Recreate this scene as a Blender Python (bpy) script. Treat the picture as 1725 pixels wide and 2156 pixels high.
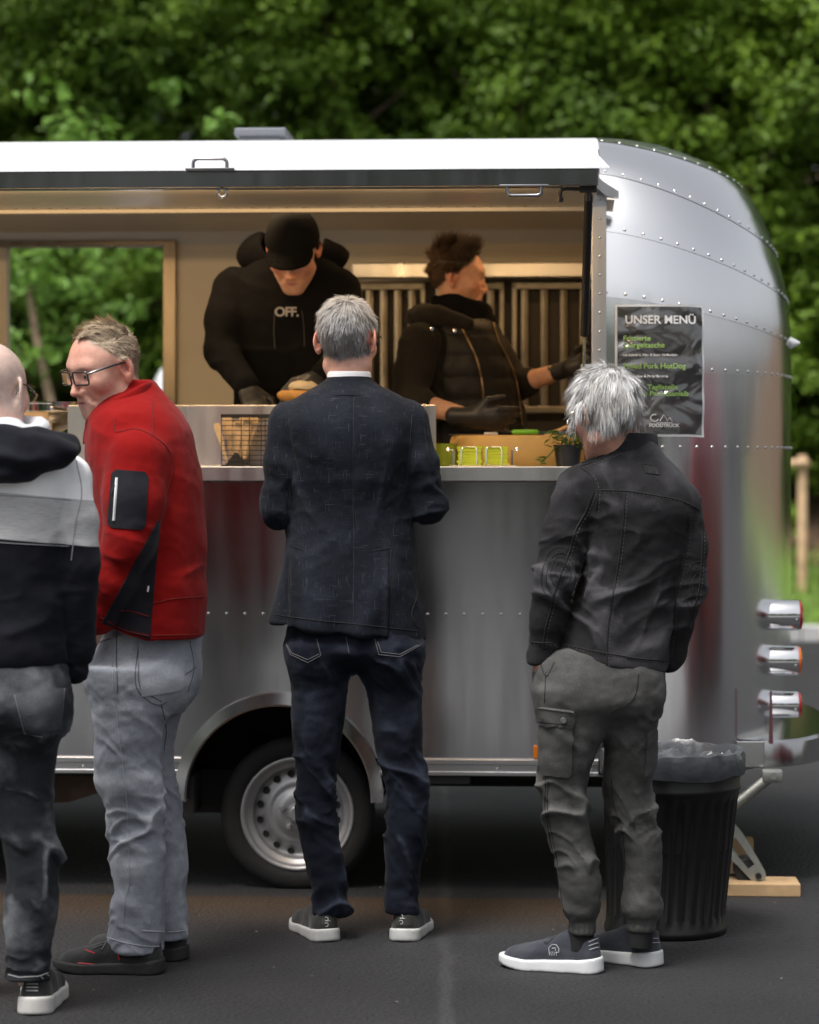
import bpy, bmesh, math, random
import numpy as np
from mathutils import Vector, Matrix, Euler
from mathutils.bvhtree import BVHTree

for o in list(bpy.data.objects): bpy.data.objects.remove(o)
SC = bpy.context.scene
COL = SC.collection
R = math.radians

# ------------------------------------------------------------------ camera
F_PX, U0, V0, CAM_D, CAM_H = 5352.0, 862.5, 975.0, 8.0, 1.36   # 1725-px-wide picture units
cam_d = bpy.data.cameras.new('camera'); cam = bpy.data.objects.new('camera', cam_d); COL.objects.link(cam)
cam.location = (0, -CAM_D, CAM_H); cam.rotation_euler = (R(90), 0, 0)
cam_d.sensor_fit = 'HORIZONTAL'; cam_d.sensor_width = 24.0
cam_d.lens = 24.0 * F_PX / 1725.0
cam_d.shift_y = -(1078.0 - V0) / 1725.0
cam_d.clip_start = 0.1; cam_d.clip_end = 600
cam_d.dof.use_dof = True; cam_d.dof.focus_distance = 7.05; cam_d.dof.aperture_fstop = 2.2
SC.camera = cam

# ------------------------------------------------------------------ sky, sun, exposure
SUN_EL, SUN_ROT = R(66), R(218)
w = bpy.data.worlds.new('World'); SC.world = w; w.use_nodes = True
nt = w.node_tree; nt.nodes.clear()
sky = nt.nodes.new('ShaderNodeTexSky'); sky.sky_type = 'NISHITA'; sky.sun_disc = False
sky.sun_elevation = SUN_EL; sky.sun_rotation = SUN_ROT
sky.air_density = 1.0; sky.dust_density = 6.0; sky.ozone_density = 1.0
hs = nt.nodes.new('ShaderNodeHueSaturation'); hs.inputs['Saturation'].default_value = 0.22
bg = nt.nodes.new('ShaderNodeBackground'); bg.inputs['Strength'].default_value = 0.09
wo = nt.nodes.new('ShaderNodeOutputWorld')
nt.links.new(sky.outputs[0], hs.inputs['Color']); nt.links.new(hs.outputs[0], bg.inputs['Color']); nt.links.new(bg.outputs[0], wo.inputs[0])
sun_d = bpy.data.lights.new('sun', 'SUN'); sun_d.energy = 1.5; sun_d.angle = R(18); sun_d.color = (1, .97, .92)
sun = bpy.data.objects.new('sun', sun_d); COL.objects.link(sun)
_az = R(-38)      # light comes from behind the camera, a little left
sun.rotation_euler = (R(90) - SUN_EL, 0, _az)
sun.location = (-4, -8, 10)
SC.view_settings.view_transform = 'Standard'; SC.view_settings.look = 'None'
SC.view_settings.exposure = 1.08; SC.view_settings.gamma = 1.0
SC.view_settings.use_curve_mapping = False
SC.cycles.use_denoising = True
SC.cycles.max_bounces = 8; SC.cycles.diffuse_bounces = 3; SC.cycles.glossy_bounces = 4
SC.cycles.transparent_max_bounces = 8
SC.cycles.sample_clamp_indirect = 6.0

# ------------------------------------------------------------------ small helpers
def px(u, v, y):
    """world point seen at picture place (u, v) standing y metres behind the trailer's plane"""
    s = F_PX / (CAM_D + y)
    return np.array([(u - U0) / s, y, CAM_H - (v - V0) / s])

YAW = R(-3.0)
_cy, _sy = math.cos(YAW), math.sin(YAW)
def tp(u, v, yl):
    """trailer-local point on the local plane y = yl"""
    d = np.array([(u - U0) / F_PX, 1.0, -(v - V0) / F_PX]); o = np.array([0, -CAM_D, CAM_H])
    lo = np.array([_cy * o[0] + _sy * o[1], -_sy * o[0] + _cy * o[1], o[2]])
    ld = np.array([_cy * d[0] + _sy * d[1], -_sy * d[0] + _cy * d[1], d[2]])
    return lo + ld * ((yl - lo[1]) / ld[1])

def mesh_obj(name, verts, faces, mat=None, parent=None, smooth=True, keep=False):
    me = bpy.data.meshes.new(name)
    if isinstance(verts, np.ndarray): verts = verts.tolist()
    if isinstance(faces, np.ndarray): faces = faces.tolist()
    me.from_pydata(verts, [], faces); me.update()
    if smooth: me.shade_smooth()
    o = bpy.data.objects.new(name, me); COL.objects.link(o)
    if mat is not None: me.materials.append(mat)
    if parent is not None: attach(o, parent, keep)
    return o
def attach(o, parent, keep=False):
    o.parent = parent
    if keep: o.matrix_parent_inverse = (Matrix.Translation(parent.location) @ parent.rotation_euler.to_matrix().to_4x4()).inverted()
def tag(o, label=None, cat=None, group=None, kind=None):
    if label: o['label'] = label
    if cat: o['category'] = cat
    if group: o['group'] = group
    if kind: o['kind'] = kind
    return o
def empty(name, loc=(0, 0, 0), rz=0.0, parent=None):
    o = bpy.data.objects.new(name, None); COL.objects.link(o)
    o.empty_display_size = .1; o.location = loc; o.rotation_euler = (0, 0, rz)
    if parent: o.parent = parent
    return o

class MB:
    """collects simple shapes into one mesh"""
    def __init__(s): s.v = []; s.f = []
    def add(s, v, f):
        n = len(s.v); s.v += [tuple(map(float, a)) for a in v]; s.f += [tuple(i + n for i in q) for q in f]; return s
    def box(s, lo, hi):
        x0, y0, z0 = lo; x1, y1, z1 = hi
        return s.add([(x0,y0,z0),(x1,y0,z0),(x1,y1,z0),(x0,y1,z0),(x0,y0,z1),(x1,y0,z1),(x1,y1,z1),(x0,y1,z1)],
                     [(0,3,2,1),(4,5,6,7),(0,1,5,4),(1,2,6,5),(2,3,7,6),(3,0,4,7)])
    def bbox(s, lo, hi, b=.004):
        """box with chamfered edges"""
        bm = bmesh.new(); bmesh.ops.create_cube(bm, size=1.0)
        lo = Vector(lo); hi = Vector(hi)
        for v in bm.verts: v.co = Vector([(lo[i] + hi[i]) / 2 + v.co[i] * (hi[i] - lo[i]) for i in range(3)])
        bmesh.ops.bevel(bm, geom=bm.edges[:], offset=b, segments=2, affect='EDGES', profile=.5)
        bm.verts.index_update()
        s.add([v.co[:] for v in bm.verts], [[v.index for v in f.verts] for f in bm.faces]); bm.free(); return s
    def tube(s, pts, r, n=8, closed=False, cap=True):
        pts = [Vector(p) for p in pts]; m = len(pts); rs = r if hasattr(r, '__len__') else [r] * m
        tang = []
        for i in range(m):
            a = pts[(i - 1) % m] if (closed or i > 0) else pts[0]; b = pts[(i + 1) % m] if (closed or i < m - 1) else pts[-1]
            t = (b - a); tang.append(t.normalized() if t.length > 1e-9 else Vector((0, 0, 1)))
        t0 = tang[0]; up = Vector((0, 0, 1)) if abs(t0.z) < .9 else Vector((1, 0, 0))
        nrm = t0.cross(up).normalized(); vs = []
        for i in range(m):
            t = tang[i]; nrm = (nrm - t * nrm.dot(t)); nrm = nrm.normalized() if nrm.length > 1e-6 else t.orthogonal().normalized()
            bi = t.cross(nrm)
            for k in range(n):
                a = 2 * math.pi * k / n; vs.append(pts[i] + (nrm * math.cos(a) + bi * math.sin(a)) * rs[i])
        fs = []
        for i in range(m if closed else m - 1):
            j = (i + 1) % m
            for k in range(n): fs.append((i*n+k, i*n+(k+1)%n, j*n+(k+1)%n, j*n+k))
        if cap and not closed: fs += [tuple(range(n - 1, -1, -1)), tuple((m - 1) * n + k for k in range(n))]
        return s.add(vs, fs)
    def cyl(s, a, b, r0, r1=None, n=20): return s.tube([a, b], [r0, r0 if r1 is None else r1], n)
    def lathe(s, prof, n=48, axis='z', c=(0, 0, 0), closed=False, a0=0., a1=2*math.pi):
        """prof: (radius, height) pairs"""
        full = abs(a1 - a0 - 2*math.pi) < 1e-6; m = n if full else n + 1; vs = []
        for k in range(m):
            a = a0 + (a1 - a0) * k / n; ca, sa = math.cos(a), math.sin(a)
            for r, h in prof:
                p = {'z': (r*ca, r*sa, h), 'y': (r*ca, h, r*sa), 'x': (h, r*ca, r*sa)}[axis]
                vs.append((p[0]+c[0], p[1]+c[1], p[2]+c[2]))
        q = len(prof); fs = []
        for k in range(n):
            j = (k + 1) % m
            for i in range(q if closed else q - 1):
                i2 = (i + 1) % q
                f = (k*q+i, j*q+i, j*q+i2, k*q+i2); fs.append(f if axis == 'z' else f[::-1])
        return s.add(vs, fs)
    def prism(s, poly, axis, a, b):
        n = len(poly)
        def mk(p, t): return {'x': (t, p[0], p[1]), 'y': (p[0], t, p[1]), 'z': (p[0], p[1], t)}[axis]
        return s.add([mk(p, a) for p in poly] + [mk(p, b) for p in poly],
                     [tuple(range(n))[::-1], tuple(range(n, 2*n))] + [(i, (i+1)%n, n+(i+1)%n, n+i) for i in range(n)])
    def dome(s, c, nrm, r, h=.6, n=7):
        nrm = Vector(nrm).normalized(); t = nrm.orthogonal().normalized(); b = nrm.cross(t); c = Vector(c); vs = []
        for q, hh in ((1, 0), (.8, .55*h)):
            for k in range(n):
                a = 2*math.pi*k/n; vs.append(c + (t*math.cos(a) + b*math.sin(a))*r*q + nrm*r*hh)
        vs.append(c + nrm*r*h)
        fs = [(k, (k+1)%n, n+(k+1)%n, n+k) for k in range(n)] + [(n+k, n+(k+1)%n, 2*n) for k in range(n)]
        return s.add(vs, fs)
    def build(s, name, mat, parent=None, smooth=False, keep=False, auto=True):
        o = mesh_obj(name, s.v, s.f, mat, parent, smooth, keep)
        bm = bmesh.new(); bm.from_mesh(o.data); bmesh.ops.recalc_face_normals(bm, faces=bm.faces); bm.to_mesh(o.data); bm.free()
        if smooth:
            o.data.shade_smooth()
            if auto: o.data.set_sharp_from_angle(angle=R(38))
        return o

def text_mesh(curve):
    o = bpy.data.objects.new('tmp_text', curve); COL.objects.link(o); dg = bpy.context.evaluated_depsgraph_get(); me = bpy.data.meshes.new_from_object(o.evaluated_get(dg))
    v = [tuple(a.co) for a in me.vertices]; f = [tuple(p.vertices) for p in me.polygons]; bpy.data.objects.remove(o); bpy.data.meshes.remove(me); bpy.data.curves.remove(curve); return v, f

# ------------------------------------------------------------------ materials
MATS = {}
def mat(name, col, rough=.6, metal=0., spec=.5, bump=None, var=None, coat=0., sheen=0., aniso=0., trans=0., sss=0., emis=None, ior=1.45):
    """bump = (scale, strength[, detail]); var = (scale, amount): mottled value changes of the surface itself"""
    if name in MATS: return MATS[name]
    m = bpy.data.materials.new(name); m.use_nodes = True; MATS[name] = m
    nt = m.node_tree; b = nt.nodes['Principled BSDF']
    b.inputs['Base Color'].default_value = (*col, 1); b.inputs['Roughness'].default_value = rough
    b.inputs['Metallic'].default_value = metal; b.inputs['Specular IOR Level'].default_value = spec
    b.inputs['Coat Weight'].default_value = coat; b.inputs['Sheen Weight'].default_value = sheen
    b.inputs['Anisotropic'].default_value = aniso; b.inputs['Transmission Weight'].default_value = trans
    b.inputs['IOR'].default_value = ior
    if sss: b.inputs['Subsurface Weight'].default_value = sss; b.inputs['Subsurface Radius'].default_value = (.012, .005, .003); b.inputs['Subsurface Scale'].default_value = .5
    if emis: b.inputs['Emission Color'].default_value = (*emis[:3], 1); b.inputs['Emission Strength'].default_value = emis[3]
    tc = nt.nodes.new('ShaderNodeTexCoord')
    if var:
        n = nt.nodes.new('ShaderNodeTexNoise'); n.inputs['Scale'].default_value = var[0]; n.inputs['Detail'].default_value = 5
        nt.links.new(tc.outputs['Object'], n.inputs['Vector'])
        mr = nt.nodes.new('ShaderNodeMapRange'); mr.inputs[1].default_value = .3; mr.inputs[2].default_value = .7
        mr.inputs[3].default_value = 1 - var[1]; mr.inputs[4].default_value = 1 + var[1]
        nt.links.new(n.outputs['Fac'], mr.inputs[0])
        mx = nt.nodes.new('ShaderNodeMix'); mx.data_type = 'RGBA'; mx.blend_type = 'MULTIPLY'; mx.inputs[0].default_value = 1
        mx.inputs[6].default_value = (*col, 1); nt.links.new(mr.outputs[0], mx.inputs[7]); nt.links.new(mx.outputs[2], b.inputs['Base Color'])
    if bump:
        n = nt.nodes.new('ShaderNodeTexNoise'); n.inputs['Scale'].default_value = bump[0]; n.inputs['Detail'].default_value = bump[2] if len(bump) > 2 else 4
        nt.links.new(tc.outputs['Object'], n.inputs['Vector'])
        bp = nt.nodes.new('ShaderNodeBump'); bp.inputs['Strength'].default_value = bump[1]; bp.inputs['Distance'].default_value = .004
        nt.links.new(n.outputs['Fac'], bp.inputs['Height']); nt.links.new(bp.outputs[0], b.inputs['Normal'])
    return m
def bsdf(m): return m.node_tree.nodes['Principled BSDF']
def N(m, kind, **kw):
    n = m.node_tree.nodes.new(kind)
    for k, v in kw.items(): setattr(n, k, v)
    return n
def L(m, a, b): m.node_tree.links.new(a, b)
# ------------------------------------------------------------------ numpy shaping kit: smooth solids meshed with surface nets
_rs = np.random.RandomState(7)
_PERM = _rs.permutation(256); _PERM = np.concatenate([_PERM, _PERM, _PERM]).astype(np.int32)
_VAL = (_rs.rand(256) * 2 - 1).astype(np.float32)
def noise(P, seed=0):
    P = np.asarray(P, np.float32) + np.float32(seed * 17.31)
    i = np.floor(P).astype(np.int32); f = P - i; f = f*f*f*(f*(f*6-15)+10); i &= 255
    x, y, z = i[:, 0], i[:, 1], i[:, 2]
    def h(a, b, c): return _VAL[_PERM[_PERM[_PERM[(x+a) & 255] + ((y+b) & 255)] + ((z+c) & 255)]]
    def lp(a, b, t): return a + (b - a) * t
    x00 = lp(h(0,0,0), h(1,0,0), f[:, 0]); x10 = lp(h(0,1,0), h(1,1,0), f[:, 0])
    x01 = lp(h(0,0,1), h(1,0,1), f[:, 0]); x11 = lp(h(0,1,1), h(1,1,1), f[:, 0])
    return lp(lp(x00, x10, f[:, 1]), lp(x01, x11, f[:, 1]), f[:, 2])
def fbm(P, oct=3, seed=0):
    s = 0; a = 1.; P = np.asarray(P, np.float32)
    for k in range(oct): s = s + a * noise(P * (2.03 ** k), seed + k); a *= .5
    return s
def smin(a, b, k):
    h = np.clip(.5 + .5*(b-a)/k, 0, 1); return b + (a-b)*h - k*h*(1-h)
def smax(a, b, k): return -smin(-a, -b, k)
def s_ell(P, c, r):
    q = (P - np.asarray(c, np.float32)) / np.asarray(r, np.float32)
    k0 = np.sqrt((q*q).sum(1)) + 1e-9; q2 = q / np.asarray(r, np.float32); k1 = np.sqrt((q2*q2).sum(1)) + 1e-9
    return k0 * (k0 - 1) / k1
def s_cap(P, a, b, ra, rb=None, flat=None):
    """tapered capsule; flat = (axis unit vector, factor) squeezes the section along an axis"""
    a = np.asarray(a, np.float32); b = np.asarray(b, np.float32); rb = ra if rb is None else rb
    ab = b - a; t = np.clip(((P - a) @ ab) / max(float(ab @ ab), 1e-12), 0, 1)
    d = P - (a + t[:, None]*ab)
    if flat is not None:
        ax = np.asarray(flat[0], np.float32); ax = ax / np.linalg.norm(ax); pr = d @ ax
        l = np.sqrt(np.maximum((d*d).sum(1) - pr*pr, 0) + (pr/flat[1])**2)
        return (l - (ra + (rb-ra)*t)) * min(1., flat[1])
    return np.sqrt((d*d).sum(1)) - (ra + (rb-ra)*t)
def s_chain(P, pts, rs, k=.02, flat=None):
    d = None
    for i in range(len(pts)-1):
        e = s_cap(P, pts[i], pts[i+1], rs[i], rs[i+1], flat); d = e if d is None else smin(d, e, k)
    return d
def crspline(x, X, Y):
    """Catmull-Rom through (X, Y) rows at x"""
    X = np.asarray(X, float); Y = np.asarray(Y, float)
    if Y.ndim == 1: Y = Y[:, None]
    m = np.gradient(Y, X, axis=0); j = np.clip(np.searchsorted(X, x) - 1, 0, len(X)-2)
    h = (X[j+1]-X[j]); t = np.clip((x - X[j])/h, 0, 1)[:, None]; h = h[:, None]
    t2, t3 = t*t, t*t*t
    return ((2*t3-3*t2+1)*Y[j] + (t3-2*t2+t)*h*m[j] + (-2*t3+3*t2)*Y[j+1] + (t3-t2)*h*m[j+1])
def mono(x, X, Y):
    """monotone cubic through (X, Y) columns"""
    X = np.asarray(X, float); Y = np.asarray(Y, float); h = np.diff(X)[:, None]; d = np.diff(Y, axis=0)/h; m = np.zeros_like(Y); m[0], m[-1] = d[0], d[-1]
    a, b = d[:-1], d[1:]; m[1:-1] = np.where(a*b > 0, 2*a*b/np.where(np.abs(a+b) > 1e-12, a+b, 1), 0)
    j = np.clip(np.searchsorted(X, x)-1, 0, len(X)-2); t = ((x-X[j])/np.diff(X)[j])[:, None]; hh = np.diff(X)[j][:, None]; t2, t3 = t*t, t*t*t
    return (2*t3-3*t2+1)*Y[j]+(t3-2*t2+t)*hh*m[j]+(-2*t3+3*t2)*Y[j+1]+(t3-t2)*hh*m[j+1]
class Loft:
    """stack of horizontal sections traced by height: rows (z, cx, cy, rx, ry)"""
    def __init__(s, rows, n=2.2, kend=.01):
        rows = sorted(rows); s.z = np.array([r[0] for r in rows]); s.d = np.array([r[1:5] for r in rows]); s.n = n; s.kend = kend
        zz = np.linspace(s.z[0], s.z[-1], 400); s.zz = zz; s.dd = crspline(zz, s.z, s.d).astype(np.float32)
    def at(s, z):
        return np.stack([np.interp(z, s.zz, s.dd[:, i]) for i in range(4)], 1)
    def __call__(s, P):
        D = s.at(P[:, 2]); qx = np.abs(P[:, 0]-D[:, 0])/D[:, 2]; qy = np.abs(P[:, 1]-D[:, 1])/D[:, 3]
        q = (qx**s.n + qy**s.n + 1e-9)**(1./s.n)
        # distance scale: radius in that direction
        l = np.sqrt((P[:, 0]-D[:, 0])**2 + (P[:, 1]-D[:, 1])**2) + 1e-6
        d = l * (1 - 1/np.maximum(q, 1e-3)); d = np.where(q < .3, (q-1)*np.minimum(D[:, 2], D[:, 3]), d)
        return smax(d, smax(P[:, 2]-s.z[-1], s.z[0]-P[:, 2], s.kend), s.kend)
def traced(rows, y, dy=0., depth=1.0, n=2.2, kend=.01):
    """rows (v, u_left, u_right[, dy[, ry]]) traced in the picture for a solid standing at depth y"""
    out = []
    for r in rows:
        yy = y + (r[3] if len(r) > 3 and r[3] is not None else dy); s = F_PX/(CAM_D+yy)
        rx = (r[2]-r[1])/2/s; ry = r[4] if len(r) > 4 else rx*depth
        out.append((CAM_H-(r[0]-V0)/s, ((r[1]+r[2])/2-U0)/s, yy, rx, ry))
    return Loft(out, n, kend)

def nets(f, lo, hi, h, margin=1.0):
    """surface-nets mesh of f<0 inside the box, evaluated only in blocks near the surface"""
    lo = np.asarray(lo, float); hi = np.asarray(hi, float); B = 8
    nb = np.maximum(1, np.ceil((hi-lo)/(h*B)).astype(int)); n = nb*B + 1
    g = [lo[i] + h*np.arange(n[i]) for i in range(3)]
    # block centres
    c = [lo[i] + h*B*(np.arange(nb[i])+.5) for i in range(3)]
    C = np.stack(np.meshgrid(*c, indexing='ij'), -1).reshape(-1, 3).astype(np.float32)
    dc = f(C); rad = h*B*.5*math.sqrt(3)*1.25*margin
    near = (np.abs(dc) < rad).reshape(nb)
    D = np.repeat(np.repeat(np.repeat(np.where(dc.reshape(nb) < 0, -1., 1.).astype(np.float32), B, 0), B, 1), B, 2)
    D = np.pad(D, ((0, 1),)*3, mode='edge')
    M = np.zeros(n, bool)
    for i, j, k in np.argwhere(near): M[i*B:i*B+B+1, j*B:j*B+B+1, k*B:k*B+B+1] = True
    idx = np.argwhere(M)
    P = np.stack([g[0][idx[:, 0]], g[1][idx[:, 1]], g[2][idx[:, 2]]], 1).astype(np.float32)
    out = np.empty(len(P), np.float32)
    for s in range(0, len(P), 400000): out[s:s+400000] = f(P[s:s+400000])
    D[M] = out
    D[0] = np.maximum(D[0], 1e-4); D[-1] = np.maximum(D[-1], 1e-4); D[:, 0] = np.maximum(D[:, 0], 1e-4); D[:, -1] = np.maximum(D[:, -1], 1e-4)
    D[:, :, 0] = np.maximum(D[:, :, 0], 1e-4); D[:, :, -1] = np.maximum(D[:, :, -1], 1e-4)
    S = D < 0
    m = np.array(n) - 1
    def corner(A, o): return A[o[0]:o[0]+m[0], o[1]:o[1]+m[1], o[2]:o[2]+m[2]]
    offs = [(a, b, c_) for a in (0, 1) for b in (0, 1) for c_ in (0, 1)]
    cnt = sum(corner(S, o).astype(np.int8) for o in offs)
    act = (cnt > 0) & (cnt < 8); cells = np.argwhere(act)
    if len(cells) == 0: return np.zeros((0, 3)), np.zeros((0, 4), int)
    vid = np.full(m, -1, np.int64); vid[act] = np.arange(len(cells))
    acc = np.zeros((len(cells), 3)); num = np.zeros(len(cells))
    val = {o: D[cells[:, 0]+o[0], cells[:, 1]+o[1], cells[:, 2]+o[2]] for o in offs}
    for o in offs:
        for ax in range(3):
            if o[ax] == 0:
                p = list(o); p[ax] = 1; p = tuple(p); a, b = val[o], val[p]; x = (a < 0) != (b < 0)
                t = np.where(x, a/np.where(x, a-b, 1), 0); q = np.tile(np.array(o, float), (len(cells), 1)); q[:, ax] += t
                acc[x] += q[x]; num[x] += 1
    V = lo + h*(cells + acc/num[:, None])
    F = []
    for ax in range(3):
        b, c_ = (ax+1) % 3, (ax+2) % 3
        sl0 = [slice(None)]*3; sl1 = [slice(None)]*3; sl0[ax] = slice(0, -1); sl1[ax] = slice(1, None)
        s0, s1 = S[tuple(sl0)], S[tuple(sl1)]
        e = np.argwhere(s0 != s1); e = e[(e[:, b] > 0) & (e[:, c_] > 0) & (e[:, b] < m[b]) & (e[:, c_] < m[c_]) & (e[:, ax] < m[ax])]
        if len(e) == 0: continue
        fl = s0[e[:, 0], e[:, 1], e[:, 2]]
        def cid(db, dc_):
            q = e.copy(); q[:, b] -= db; q[:, c_] -= dc_; return vid[q[:, 0], q[:, 1], q[:, 2]]
        Q = np.stack([cid(1, 1), cid(0, 1), cid(0, 0), cid(1, 0)], 1); Q = np.where(fl[:, None], Q, Q[:, ::-1]); F.append(Q)
    F = np.concatenate(F); F = F[(F >= 0).all(1)]
    return V, F
def vnormals(V, F):
    n = np.cross(V[F[:, 2]]-V[F[:, 0]], V[F[:, 3]]-V[F[:, 1]]); out = np.zeros_like(V)
    for k in range(4): np.add.at(out, F[:, k], n)
    return out/(np.linalg.norm(out, axis=1)[:, None]+1e-12)
def relax(V, F, it=2, w=.5):
    a = np.concatenate([F[:, 0], F[:, 1], F[:, 2], F[:, 3]]); b = np.concatenate([F[:, 1], F[:, 2], F[:, 3], F[:, 0]])
    deg = np.bincount(a, minlength=len(V)) + np.bincount(b, minlength=len(V))
    for _ in range(it):
        S = np.stack([np.bincount(a, V[b, i], len(V)) + np.bincount(b, V[a, i], len(V)) for i in range(3)], 1)
        V = V + w*(S/np.maximum(deg, 1)[:, None]-V)
    return V
def solid(f, lo, hi, h, wr=None, it=1, w=.5, margin=1.0):
    """mesh f, relax it, push it along its normals by wr(V, Nrm)"""
    V, F = nets(f, lo, hi, h, margin); V = relax(V, F, it, w)
    if wr is not None:
        n = vnormals(V, F); d = wr(V, n); V = V + n*d[:, None]
    return V, F
def ridge(t, p=1.6): return (.5 + .5*np.sin(t))**p - .4
def folds(V, c, R_, across, wl, amp, seed=0, warp=.9, stretch=1.5, p=1.6):
    """a bundle of cloth folds near c (radius R_, scalar or per axis), creases run perpendicular to `across`"""
    q = (V - np.asarray(c))/np.asarray(R_); g = np.exp(-(q*q).sum(1)*1.2)
    a = np.asarray(across, float); a = a/np.linalg.norm(a); t = V @ a; t = t + .25*wl*warp*fbm(V*(stretch/wl/5), 2, seed)
    A = V*(.20/wl) + a[None, :]*(t*(.58-.20)/wl)[:, None]; n1 = noise(A, seed+1); n2 = noise(A*1.9+3.1, seed+2)
    r = (1-np.minimum(np.abs(n1)*2.3, 1))**2.0 + .4*(1-np.minimum(np.abs(n2)*2.3, 1))**2.0 - .42
    return amp*1.35*g*r
def ring_folds(V, z0, z1, wl, amp, seed=0, tilt=(0, 0), warp=1.0, p=1.7):
    """creases crossing a limb between two heights: slanted, broken, unevenly spaced"""
    z = V[:, 2]; m = np.clip((z-z0)/.04, 0, 1)*np.clip((z1-z)/.04, 0, 1); m = m*m*(3-2*m)
    zz = z+tilt[0]*V[:, 0]+tilt[1]*V[:, 1]; Q = np.stack([V[:, 0], V[:, 1], z*.5], 1)
    zz = zz + .030*warp*fbm(Q*8, 2, seed)
    A = np.stack([V[:, 0]*5.5, V[:, 1]*5.5, zz/wl*.62], 1); n1 = noise(A, seed+1); B = np.stack([V[:, 0]*9, V[:, 1]*9, (zz+.5*V[:, 0])/wl*1.05], 1); n2 = noise(B, seed+2)
    r = (1-np.minimum(np.abs(n1)*2.4, 1))**2.2 + .5*(1-np.minimum(np.abs(n2)*2.4, 1))**2.2 - .42
    a = np.clip(.55+1.1*noise(V*np.array([6., 6., 9.]), seed+5), .08, 1.3)
    return amp*1.25*m*a*r

def on_surface(tree, pts, y_guess=None, off=.0015):
    """picture points projected from the photographer's place onto a built surface; returns points and normals"""
    o = Vector((0, -CAM_D, CAM_H)); P = []; Nn = []
    for u, v in pts:
        d = Vector(((u-U0)/F_PX, 1, -(v-V0)/F_PX)).normalized(); h = tree.ray_cast(o, d)
        if h[0] is None: continue
        n = h[1] if h[1].dot(d) < 0 else -h[1]
        P.append(h[0]+n*off); Nn.append(n)
    return P, Nn
def tree_of(V, F): return BVHTree.FromPolygons([tuple(v) for v in V], [tuple(f) for f in F])
def dense(pts, step=6.):
    out = []
    for (a, b), (c, d) in zip(pts[:-1], pts[1:]):
        n = max(1, int(math.hypot(c-a, d-b)/step))
        for k in range(n): out.append((a+(c-a)*k/n, b+(d-b)*k/n))
    return out + [tuple(pts[-1])]
def curve_pts(pts, step=6.):
    pts = np.array(pts, float); t = np.concatenate([[0], np.cumsum(np.hypot(*np.diff(pts, axis=0).T))])
    n = max(3, int(t[-1]/step)); return [tuple(p) for p in crspline(np.linspace(0, t[-1], n), t, pts)]
def seam(name, tree, lines, r, m, parent, curved=True, step=7., dash=None, off=0.0006, flat=True):
    """thin raised stitching lines lying on a garment"""
    mb = MB()
    for ln in lines:
        q = curve_pts(ln, step) if curved and len(ln) > 2 else dense(ln, step)
        P, _ = on_surface(tree, q, off=off)
        if len(P) < 2: continue
        runs = [P] if dash is None else [P[i:i+2] for i in range(0, len(P)-1, dash)]
        for run in runs:
            cur = [run[0]]
            for a in run[1:]:
                if (a-cur[-1]).length > .04:
                    if len(cur) > 1: mb.tube(cur, r, 5)
                    cur = [a]
                else: cur.append(a)
            if len(cur) > 1: mb.tube(cur, r, 5)
    if not mb.v: return None
    o = mb.build(name, m, parent, True, True); o['kind'] = 'stuff'; return o
def patch(name, tree, quad, m, parent, thick=.003, nu=14, nv=18, rnd=0.0, edge=None):
    """a piece of cloth sewn on a garment: quad = four picture corners (tl, tr, br, bl)"""
    q = [np.array(a, float) for a in quad]; top = []; vs = []; ok = []
    for j in range(nv+1):
        for i in range(nu+1):
            s, t = i/nu, j/nv
            if rnd:
                a, b = 2*s-1, 2*t-1
                e = max(0, abs(b)-(1-rnd))/rnd; a *= 1-rnd*.55*(1-math.sqrt(max(0, 1-e*e)))
                e = max(0, abs(2*s-1)-(1-rnd))/rnd; b *= 1-rnd*.55*(1-math.sqrt(max(0, 1-e*e)))
                s, t = (a+1)/2, (b+1)/2
            p = (q[0]*(1-s)+q[1]*s)*(1-t) + (q[3]*(1-s)+q[2]*s)*t
            P, n = on_surface(tree, [p], off=0)
            ok.append(bool(P)); vs.append((P[0], n[0]) if P else (Vector((0, 0, 0)), Vector((0, -1, 0))))
    V = [a+b*thick for a, b in vs] + [a-b*.004 for a, b in vs]; n0 = len(vs); Fq = []
    def I(i, j): return j*(nu+1)+i
    for j in range(nv):
        for i in range(nu):
            k = [I(i, j), I(i+1, j), I(i+1, j+1), I(i, j+1)]
            if all(ok[a] for a in k): Fq.append(k[::-1])
    bd = [(I(i, 0), I(i+1, 0)) for i in range(nu)] + [(I(nu, j), I(nu, j+1)) for j in range(nv)] + [(I(i+1, nv), I(i, nv)) for i in reversed(range(nu))] + [(I(0, j+1), I(0, j)) for j in reversed(range(nv))]
    for a, b in bd:
        if ok[a] and ok[b]: Fq.append([a, b, b+n0, a+n0])
    o = mesh_obj(name, [tuple(v) for v in V], Fq, m, parent, True, True)
    o.data.set_sharp_from_angle(angle=R(50)); return o
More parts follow.
